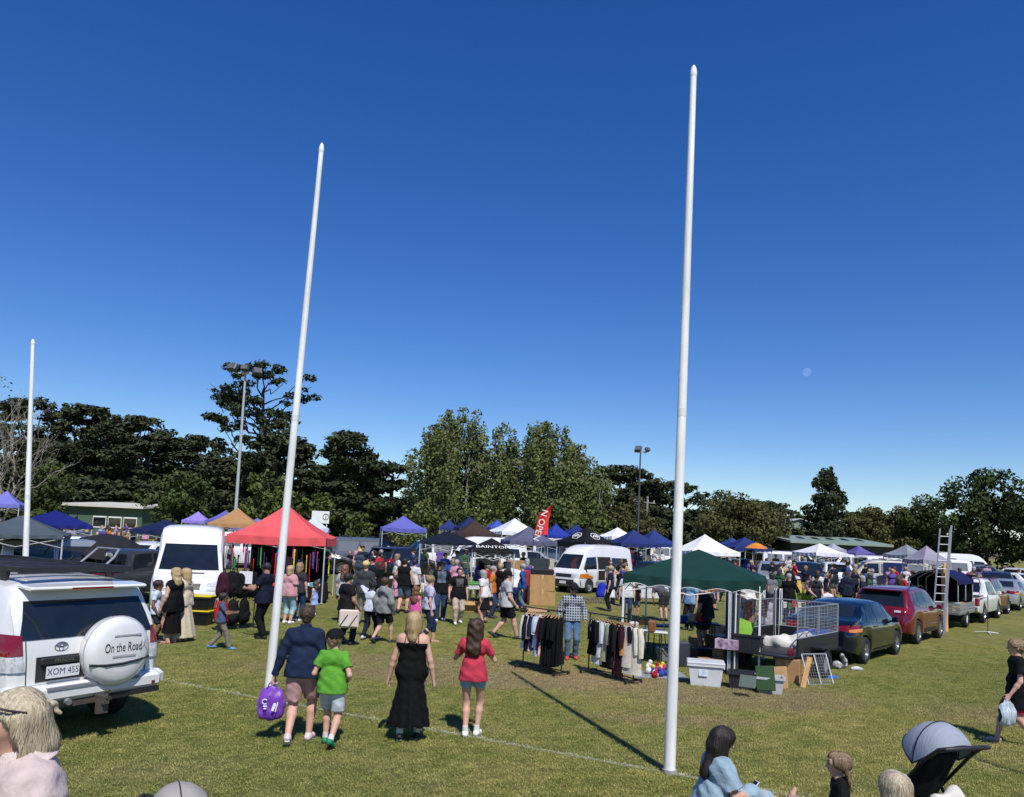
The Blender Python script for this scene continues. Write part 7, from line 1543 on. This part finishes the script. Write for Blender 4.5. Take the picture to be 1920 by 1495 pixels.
pp(288, 1205, 80, 'boy in white printed t-shirt beside the four wheel drive', h=1.36, top=('tee','#c3ccd8',-.06), bottom=('shorts','#232a38'), hair=('short','dark'), skin='brown', shoes=('sneaker','#333333'), hands=((.05,.06,-.29),(.04,.0,-.31)), res=.016)
PLAID = bpy.data.materials.new('plaid_cloth'); PLAID.use_nodes = True; N = PLAID.node_tree.nodes; L = PLAID.node_tree.links; tc = N.new('ShaderNodeTexCoord'); ws = []
for d in ('X','Z'):
    w_ = N.new('ShaderNodeTexWave'); w_.bands_direction = d; w_.inputs['Scale'].default_value = 5.5; L.new(tc.outputs['Object'], w_.inputs['Vector']); g_ = N.new('ShaderNodeMath'); g_.operation = 'GREATER_THAN'; g_.inputs[1].default_value = .80; L.new(w_.outputs['Fac'], g_.inputs[0]); ws.append(g_)
mx_ = N.new('ShaderNodeMath'); mx_.operation = 'MAXIMUM'; L.new(ws[0].outputs[0], mx_.inputs[0]); L.new(ws[1].outputs[0], mx_.inputs[1]); rp = N.new('ShaderNodeMix'); rp.data_type = 'RGBA'; rp.inputs[6].default_value = (.018,.026,.05,1); rp.inputs[7].default_value = (.40,.43,.46,1); L.new(mx_.outputs[0], rp.inputs[0]); L.new(rp.outputs[2], N['Principled BSDF'].inputs['Base Color']); N['Principled BSDF'].inputs['Roughness'].default_value = .85
pp(1070, 1236, 178, 'man in plaid shirt, jeans and dark cap looking over the clothes rack', h=1.72, feet=((.06,0),(-.05,0)), top=('long','#fff',-.02,0,0,PLAID), bottom=('pants','#54708e'), hair=('short','dark'), hat=('cap','#1e1e20'), skin='tan', shoes=('sneaker','#b8424e'), hands=((.08,.06,-.29),(.06,.08,-.28)), hpitch=-.5, hyaw=R(25))
pp(1245, 1165, -20, 'person in grey shorts bending down behind the tall goal post', h=1.72, lean=1.15, top=('tee','#4a4a4c',-.03), bottom=('shorts','#3c3c3c'), hair=('short','brown'), shoes=('sneaker','#222222'), hands=((.0,.26,-.12),(.0,.26,-.12)))
pp(1322, 1222, -35, 'man in dark shirt and camouflage shorts under the green gazebo', h=1.78, girth=1.1, top=('tee','#26282c',-.05), bottom=('shorts','#4a4a3e'), hair=('short','dark'), shoes=('sneaker','#dddddd'), socks=1, hands=((.04,.06,-.29),(.05,.05,-.30)))
pp(1392, 1212, -8, 'woman with long black hair in blue top sitting by the trailer cage', h=1.66, fem=1, girth=1.05, seat=.52, ankle_r=(.14,.42,.08), ankle_l=(-.14,.42,.08), top=('tee','#2c3e58',-.03), bottom=('pants','#1c1c20'), hair=('long','dark',.34), shoes=('sneaker','#333333'), hands=((.05,.2,-.2),(.05,.2,-.2)))
pp(1441, 1203, -5, 'man in grey and black t-shirt and dark cap sitting by the trailer cage', h=1.76, girth=1.15, seat=.54, ankle_r=(.16,.42,.08), ankle_l=(-.16,.42,.08), top=('tee','#a9a4ae',-.03), bottom=('shorts','#1c1c20'), hair=('short','dark'), hat=('cap','#16171a'), shoes=('sneaker','#333333'), hands=((.05,.2,-.2),(.1,.1,-.25)))
for (px, py, lb, rz) in ((1392,1212,'camp stool under the woman with long black hair',0),(1441,1203,'camp stool under the man in the dark cap',10)): gbox('stool', px, py, (.42,.40,.42), cloth('#20242c'), lb, 'stool', rz=rz, taper=.85)
pp(1478, 1168, 40, 'balding man in black jumper standing by the plant table', h=1.80, girth=1.12, top=('long','#111114',-.05), bottom=('pants','#20283a'), hair=('short','grey'), shoes=('sneaker','#333333'), hands=((.0,.2,-.16),(.0,.2,-.18)))
pp(1524, 1160, 175, 'man in dark checked shirt bending over the plant table', h=1.76, girth=1.15, lean=.35, top=('tee','#2b2d33',-.05), bottom=('pants','#22242a'), hair=('short','brown'), hat=('cap','#1c1c1e'), shoes=('sneaker','#333333'), hands=((.0,.22,-.18),(.0,.22,-.18)))
pp(1552, 1156, 10, 'woman in white blouse with black hair in a bun crouching', h=1.62, fem=1, seat=.40, ankle_r=(.12,.25,.08), ankle_l=(-.12,.25,.08), lean=.3, top=('puff','#d4ced6',-.03), bottom=('pants','#2a2a30'), hair=('bun','dark'), shoes=('sneaker','#333333'))
pp(1588, 1150, 20, 'person in navy jacket and wide brown hat', h=1.74, girth=1.1, top=('jacket','#1b2234',-.10), bottom=('pants','#26262c'), hair=('short','grey'), hat=('straw','#4a3a2c'), shoes=('sneaker','#333333'), ease=.022)
pp(1164, 1118, 175, 'auburn haired woman in black top standing in the open white van doorway', h=1.70, fem=1, girth=1.1, top=('tee','#101012',-.05), bottom=('pants','#17171a'), hair=('long','auburn',.14), shoes=('sneaker','#222222'), hands=((.0,.16,-.14),(.0,.16,-.14)), res=.02)
pp(908, 1128, 178, 'bearded man in black shirt behind the jar table', h=1.80, girth=1.1, top=('tee','#101012',-.05), bottom=('pants','#17171a'), hair=('short','dark'), skin='tan', shoes=('sneaker','#222222'), hands=((.0,.14,-.22),(.05,.06,-.29)), res=.02)
pp(52, 1118, 90, 'dark haired person sitting at the back of the silver van', h=1.62, fem=1, seat=.6, ankle_r=(.12,.45,.08), ankle_l=(-.12,.45,.08), top=('tee','#22242a',-.03), bottom=('pants','#17171a'), hair=('bob','dark'), skin='tan', shoes=('sneaker','#222222'), res=.02)
# boy at the right edge
bt_, bs_ = person(1908, 1397, -72, 'boy in black t-shirt and red shorts walking with a striped carry bag', h=1.53, res=.0105, feet=((.24,0),(-.24,.05)), toe_l=.4, top=('tee','#0f0f12',-.16), bottom=('shorts','#a8343c'), hair=('short','sandy'), shoes=('thong','#d9cdb4'), hands=((.04,.02,-.31),(.05,.10,-.29)), curl=1.0, ease=.022, skin='fair')
# ---- carried things
def carry_bag(name, top, w, h, mt, label, rz=0, print_=None):
    t = empty(name, top, R(rz), label, 'bag'); mobj('body', sdf_mesh('bag', [Prim((-w*.10,0,-h*.26),(w*.10,0,-h*.26),w*.15,k=.10,n=(0,1,0),q=.5), Prim((-w*.17,0,-h*.42),(w*.17,0,-h*.42),w*.20,k=.16,n=(0,1,0),q=.5), Prim((-w*.22,0,-h*.56),(w*.22,0,-h*.56),w*.26,k=.16,n=(0,1,0),q=.6), Prim((-w*.2,0,-h*.80),(w*.2,0,-h*.80),w*.27,k=.16,n=(0,1,0),q=.65)], .011, [mt], noise=folds(.008,44)), t)
    for s in (-1,1): q = MB(); q.tube([(-w*.2,s*.02,-h*.18),(-w*.12,s*.015,-.03),(0,s*.008,.0),(w*.12,s*.015,-.03),(w*.2,s*.02,-h*.18)], .009, 6); q.build('handle', mt, t)
    if print_: q = MB(); 
    return t
def hand_pos(t, s, side): a = [x for x in s['_j']['arms'] if x[0] == side][0]; d = a[3]-a[2]; d = d/np.linalg.norm(d); return t.location + (Euler(t.rotation_euler).to_matrix() @ Vector(a[3]+d*.075))
PURP = mat('purple_bag', '#6a35a0', .45, col2='#7d48b4', scale=5, bump=.3, bscale=20)
cb = carry_bag('shopping_bag', hand_pos(man, sm, -1), .30, .50, PURP, 'purple reusable shopping bag with white print held by the man in navy', 10)
q = MB(); q.tube([(-.07+.03*math.cos(a), -.095, -.24+.03*math.sin(a)) for a in np.linspace(.6,5.6,14)], .006, 5); q.box((.045,-.122,-.30), (.035,.006,.10), (0,.3,0)); q.box((.08,-.118,-.30), (.014,.006,.12), (0,.2,0)); q.box((-.06,-.118,-.29), (.045,.006,.018)); q.box((-.06,-.12,-.32), (.03,.006,.014)); q.build('print', WHITEPL, cb)
carry_bag('carry_bag', hand_pos(bt_, bs_, -1), .26, .40, mat('stripe_bag', '#5f7d92', .5, col2='#d8dee2', scale=7, stretch=(6,6,.4)), 'blue and white striped carry bag held by the boy in black', 20)
q = MB(); q.box((0,0,.2), (.46,.10,.42), None, 1, .03); tr_ = q.build('tray', mat('white_tray', '#dcdad2', .6, col2='#d8b09a', scale=3)); tr_.location = G(647,1209)+Vector((.12,-.32,.44)); tag(tr_, 'white and green board tray carried by the man in black', 'tray'); q = MB()
for (a, b) in (((-.2,-.06,.03),(.2,-.06,.03)),((-.2,-.06,.03),(-.02,-.06,.3)),((.2,-.06,.3),(.02,-.06,.03))): q.tube([a,b], .012, 5)
q.build('green_edge', plastic('#1f5a48'), tr_)
q = MB(); q.lathe([(.09,0),(.12,.22),(.125,.22),(.11,.2)], 18); o = q.build('bucket', WHITEPL); o.location = G(662,1190)+Vector((0,0,.30)); tag(o, 'white plastic bucket hanging from the tray', 'bucket')

# ================================================================ people in the foreground
def at_depth(px, depth): d = ray(px, 1200); return d.x*depth/d.y
fx = at_depth(116, 3.1)
fw_, fs_ = person(0,0,-126,'ash blonde woman in pale pink shirt with sunglasses on her head', ground=Vector((fx,3.1,zg(3.1))), h=1.58, fem=1, res=.009, girth=1.32, head=.95, top=('long','#c9b7b2',-.05), collar=1, facecut=.035, lean=.2, bottom=('pants','#2c3444'), hair=('bob','ash'), shoes=('sneaker','#d8d8d8'), hands=((.03,.10,-.26),(.03,.10,-.26)), ease=.020, hpitch=-.22)
j = fs_['_j']; HMf = j['HM']; hcf = j['hc']
def hp_(x, y, z): return hcf+HMf@(v3(x,y,z)*1.06)
mobj('hair_bun', sdf_mesh('hair_bun', [Prim(hp_(0,-.118,.03), hp_(0,-.130,.025), .021,.019,k=.01), Prim(hp_(0,-.135,.02), hp_(0,-.150,-.02), .016,.006,k=.01), Prim(hp_(.06,-.06,.05),hp_(0,-.12,.03),.012,.012,k=.02), Prim(hp_(-.06,-.06,.05),hp_(0,-.12,.03),.012,.012,k=.02)], .005, [hairm('ash')], noise=lambda P: .003*np.sin(170*P[:,2]+60*P[:,0])), fw_)
q = MB(); q.lathe([(.058,.050),(.066,.056),(.076,.048),(.112,-.012),(.108,-.018),(.070,.030)], 28, 'z', (0,0,0)); cq = q.build('shirt_collar', mat('linen', '#d2c2bd', .9, var=.12, scale=14, bump=.4, bscale=90), fw_)
cq.location = Vector(j['nk'])+Vector((0,-.01,.0)); cq.rotation_euler = (-.30,0,0)
q = MB()
for s_ in (1,-1): q.tube([j['nk']+j['rt']*s_*.175-j['up']*.02-j['fo']*.03, j['nk']+j['rt']*s_*.18-j['up']*.09-j['fo']*.02, j['nk']+j['rt']*s_*.17-j['up']*.16-j['fo']*.0], .004, 5)
q.build('sleeve_seam', MATS['linen'], fw_)
sg_ = MB()
for s in (1,-1): sg_.ball(tuple(hp_(s*.04,.068,.118)), .030, 12, (1,.5,.8)); sg_.tube([hp_(s*.07,.055,.11), hp_(s*.098,.0,.075), hp_(s*.094,-.05,.045)], .005, 6)
sg_.tube([hp_(-.015,.075,.118),hp_(.015,.075,.118)], .004, 5); o = sg_.build('sunglasses', mat('tortoise', (.05,.025,.018), .15, coat=1), fw_)
sx_ = at_depth(1340, 7.8)
DEN = mat('pale_denim', '#8fa6b4', .9, var=.16, scale=9, bump=.4, bscale=30)
se, ss = person(0,0,78,'dark haired woman in pale denim dress sitting on the grass with a phone', ground=Vector((sx_,7.8,.0)), h=1.66, fem=1, res=.0105, girth=1.22, seat=.15, ankle_r=(.10,.74,.20), ankle_l=(-.02,.80,.10), knee_r=(.1,.1,1), knee_l=(0,.1,1), foot_dir=(0,.35,.94),
    top=('puff','#8fa6b4',-.02,0,0,DEN), bottom=('capri','#8fa6b4',0,0,DEN), hairback=.10, hair=('long','dark',.34), hands=((-.03,.20,-.13),(-.03,.20,-.14)), hpitch=-.30, lean=.16, ease=.016, curl=.9, skin='fair')
j = ss['_j']; hm_ = (j['arms'][0][3]+j['arms'][1][3])/2+v3(0,.09,.03); q = MB(); q.box((0,0,0), (.075,.012,.15), None, 1, .004); ph = q.build('phone', mat('phone_white', (.7,.7,.7), .3)); ph.location = se.location+Euler(se.rotation_euler).to_matrix()@Vector(hm_); ph.rotation_euler = (R(-40),0,-R(78)); tag(ph, 'white phone held by the seated woman', 'phone'); q = MB(); q.box((0,-.0085,0), (.065,.004,.135)); q.build('screen', GLASS, ph)
gx = at_depth(1578, 6.3)
person(0,0,-78,'small girl with braided fair hair in black t-shirt', ground=Vector((gx,6.3,zg(6.3))), h=.98, res=.0105, fem=1, top=('tee','#121214',-.05), bottom=('shorts','#2a2a30'), hair=('braids','sandy'), shoes=('sneaker','#cccccc'), hands=((.02,.12,-.2),(.02,.12,-.2)))
bx_ = at_depth(1680, 6.0)
person(0,0,-8,'long haired blonde woman in tan top sitting with her back turned', ground=Vector((bx_,6.0,zg(6.0))), h=1.64, res=.0105, fem=1, seat=.15, ankle_r=(.2,.75,.09), ankle_l=(-.1,.8,.09), knee_r=(.2,.1,1), knee_l=(-.2,.1,1), foot_dir=(0,.35,.94), top=('tee','#b0906c',-.02), bottom=('pants','#26303c'), hair=('long','ash',.26), hands=((.08,.2,-.2),(.08,.2,-.2)))
# ---- prams
def pram(loc, rz, hoodm, label, extra=True):
    t = empty('pram', loc, R(rz), label, 'pram'); FR = mat('pram_frame', (.03,.03,.033), .35, metal=.5)
    for s in (-1,1):
        q = MB(); q.tube([(s*.27,.42,.14),(s*.26,.05,.52),(s*.26,-.30,.92),(s*.25,-.42,1.02)], .017, 8); q.build('side_tube', FR, t); q = MB(); q.tube([(s*.29,-.38,.15),(s*.27,-.05,.45),(s*.26,.02,.55)], .016, 8); q.build('rear_tube', FR, t)
        for (y, r_) in ((.44,.11),(-.40,.15)):
            q = MB(); q.lathe([(r_*.7,-.022),(r_*.94,-.025),(r_,0),(r_*.94,.025),(r_*.7,.022)], 20, 'x'); w = q.build('wheel', TYRE, t); w.location = (s*.30,y,r_); q = MB(); q.lathe([(r_*.7,-.01),(.001,-.014)], 14, 'x'); q.lathe([(.001,.014),(r_*.7,.01)], 14, 'x'); q.build('hub', GREYST, w)
    q = MB(); q.tube([(-.25,-.42,1.02),(-.24,-.50,1.05),(-.15,-.53,1.06),(.15,-.53,1.06),(.24,-.50,1.05),(.25,-.42,1.02)], .021, 10); q.build('handlebar', BLACKPL, t)
    mobj('seat', sdf_mesh('seat', [Prim((-.12,.10,.50),(.12,.10,.50),.10,k=.05), Prim((-.12,.0,.55),(-.11,-.22,.92),.07,.06,k=.06), Prim((.12,.0,.55),(.11,-.22,.92),.07,.06,k=.06), Prim((0,.0,.55),(0,-.22,.92),.09,.07,k=.06), Prim((-.1,.3,.42),(.1,.3,.42),.06,k=.05)], .014, [cloth('#17181b')]), t)
    V = []; nA, nB = 10, 16
    for i in range(nA+1):
        a = R(-32+i*10.8)
        for k in range(nB+1): b = math.pi*k/nB; r_ = .30+.006*math.cos(i*math.pi); V.append((math.cos(b)*.27, -.16+(-math.cos(a)*.16+math.sin(a)*.27)*math.sin(b)**.6, .84+(math.cos(a)*.34+math.sin(a)*.14)*math.sin(b)**.7*(1+.015*(i%2))))
    q = MB(); q.add(V, [(i*(nB+1)+k,i*(nB+1)+k+1,(i+1)*(nB+1)+k+1,(i+1)*(nB+1)+k) for i in range(nA) for k in range(nB)], True); hd_o = q.build('hood', hoodm, t)
    for i in (0,5,10): q = MB(); q.tube([V[i*(nB+1)+k] for k in range(nB+1)], .007, 5); q.build('hood_hoop', FR, hd_o)
    mobj('basket', sdf_mesh('basket', [Prim((-.16,-.15,.28),(.16,-.15,.28),.09,k=.05), Prim((-.16,.15,.25),(.16,.15,.25),.08,k=.05), Prim((0,-.15,.26),(0,.15,.25),.11,k=.06)], .016, [cloth('#1d1e22')]), t)
    return t
HOODM = mat('grey_hood', '#9096a3', .75, var=.1, scale=5, bump=.3, bscale=14, stretch=(1,5,1)); px_ = at_depth(1728, 7.4)
pr_ = pram((px_,7.4,0), 18, HOODM, 'black pram with pale grey hood standing by the seated group'); px2 = at_depth(398, 5.2)
pr2 = pram((px2,5.2,zg(5.2)), -62, mat('stone_hood', '#96918d', .8, var=.1, scale=5, bump=.3, bscale=14), 'pram with stone grey hood and black handle, mostly out of view'); pr2.scale = (.67,.67,.67)
blob('nappy_bag', 0,0, [((-.14,0,.1),(.14,0,.1),.13,.13,.05)], mat('star_print', '#0f0f11', .8, col2='#d8d8d8', scale=7), 'black bag with white pattern hanging from the pram', 'bag', loc=pr_.location+Vector((.12,-.62,.42)), noise=folds(.006,28), rz=18)
blob('muslin_cloth', 0,0, [((-.12,0,.06),(.10,.02,.12),.07,.06,.06), ((.10,0,.1),(.16,0,-.10),.055,.04,.05), ((-.1,0,.06),(-.14,0,-.08),.05,.04,.05)], cloth('#d2cdc4'), 'white muslin cloth draped over the pram frame', 'cloth', loc=pr_.location+Vector((.02,-.42,.50)), noise=folds(.012,26), rz=18)

# ================================================================ the crowd further off
rr = random.Random(21); VAR = []
def var(**k): t = build_person(dict(res=.032, **k)); VAR.append(t)
var(h=1.72, top=('tee','#888888',-.05), bottom=('pants','#333333'), hair=('short','dark'), shoes=('s','#333333'))
var(h=1.66, fem=1, top=('tee','#888888',-.04), bottom=('pants','#333333'), hair=('long','brown',.18), shoes=('s','#333333'), feet=((.15,0),(-.15,.02)))
var(h=1.78, girth=1.15, top=('tee','#888888',-.05), bottom=('shorts','#333333'), hair=('short','dark'), hat=('cap','#222222'), shoes=('s','#333333'), hands=((.0,.2,-.15),(.05,.03,-.3)))
var(h=1.64, fem=1, girth=1.12, top=('tee','#888888',-.05), bottom=('skirt','#333333',.25,.12), hair=('bob','grey'), shoes=('s','#333333'), lean=.15)
var(h=1.74, top=('long','#888888',-.05), bottom=('pants','#333333'), hair=('short','grey'), shoes=('s','#333333'), feet=((.2,0),(-.2,.03)), hands=((.05,.1,-.28),(.05,-.05,-.3)))
var(h=1.25, top=('tee','#888888',-.05), bottom=('shorts','#333333'), hair=('short','sandy'), shoes=('s','#333333'))
TOPC = [('#101012','black'),('#101012','black'),('#101012','black'),('#1b2236','navy'),('#c9c9c9','white'),('#2a2c32','charcoal'),('#1b2236','navy'),('#c9c9c9','white'),('#d4d0cc','cream'),('#a82a2e','red'),('#7a9ab8','light blue'),('#6a6a70','grey'),('#c08aa0','pink'),('#5a4a8c','purple'),('#3a5a3a','green'),('#b8a07a','tan'),('#2f4f86','blue'),('#b8702a','orange')]
BOTC = [('#17181c','black'),('#2c3f5c','denim'),('#5f6a74','grey'),('#a89a84','beige')]
KW = ['person in {} top and {} trousers','long haired person in {} top, {} trousers','capped person in {} top and {} shorts','person in {} top and {} skirt','person in long sleeved {} top and {} trousers','child in {} top and {} shorts']
used = []
def crowd(n, x0, x1, d0, d1, where, face=None):
    k = 0; tries = 0
    while k < n and tries < n*30:
        tries += 1; px = rr.uniform(x0,x1); dep = rr.uniform(d0,d1); x = at_depth(px, dep)
        if any((x-a)**2+(dep-b)**2 < .45 for a, b in used): continue
        used.append((x,dep)); vi = rr.choice((0,0,1,1,2,3,4,5)); o = copy_tree(VAR[vi]); o.location = (x,dep,T(dep)); o.rotation_euler = (0,0,rr.uniform(0,6.28) if face is None else -R(face+rr.uniform(-50,50)))
        tc_, tn = rr.choice(TOPC); bc, bn = rr.choice(BOTC); sk = rr.choice(('fair','fair','tan')); hc_ = rr.choice(('dark','dark','brown','brown','sandy','grey','blonde'))
        for c in o.children:
            nm = c.name.split('.')[0]; m2 = None
            if nm in ('shirt','jumper','singlet'): m2 = cloth(tc_)
            elif nm in ('trousers','shorts','skirt'): m2 = cloth(bc)
            elif nm == 'hair': m2 = hairm(hc_)
            elif nm == 'body': m2 = SKIN[sk]
            if m2: c.material_slots[0].link = 'OBJECT'; c.material_slots[0].material = m2
        tag(o, KW[vi].format(tn, bn)+' '+where, 'person', KW[vi].format(tn, bn)+' '+where); k += 1
crowd(20, 85, 265, 46, 66, 'near the green clubroom'); crowd(16, 630, 860, 32, 44, 'by the low navy gazebo'); crowd(14, 600, 985, 24, 32, 'on the grass before the jar table'); crowd(9, 860, 1010, 30, 40, 'around the BAINTON gazebo'); crowd(10, 1020, 1260, 42, 58, 'behind the open white van'); crowd(8, 1120, 1300, 25, 36, 'on the far grass')
crowd(18, 1330, 1480, 31, 52, 'behind the green gazebo'); crowd(46, 1450, 1640, 33, 62, 'in the far crowd'); crowd(34, 1620, 1790, 31, 54, 'near the grey gazebos'); crowd(16, 1790, 1915, 38, 60, 'beyond the tray trailer'); crowd(8, 520, 620, 28, 40, 'behind the red gazebo'); crowd(7, 270, 430, 40, 60, 'behind the high roofed van'); crowd(4, 1290, 1420, 22, 26, 'beside the green gazebo')
for t in VAR:
    for c in list(t.children):
        for g_ in list(c.children): bpy.data.objects.remove(g_)
        bpy.data.objects.remove(c)
    bpy.data.objects.remove(t)
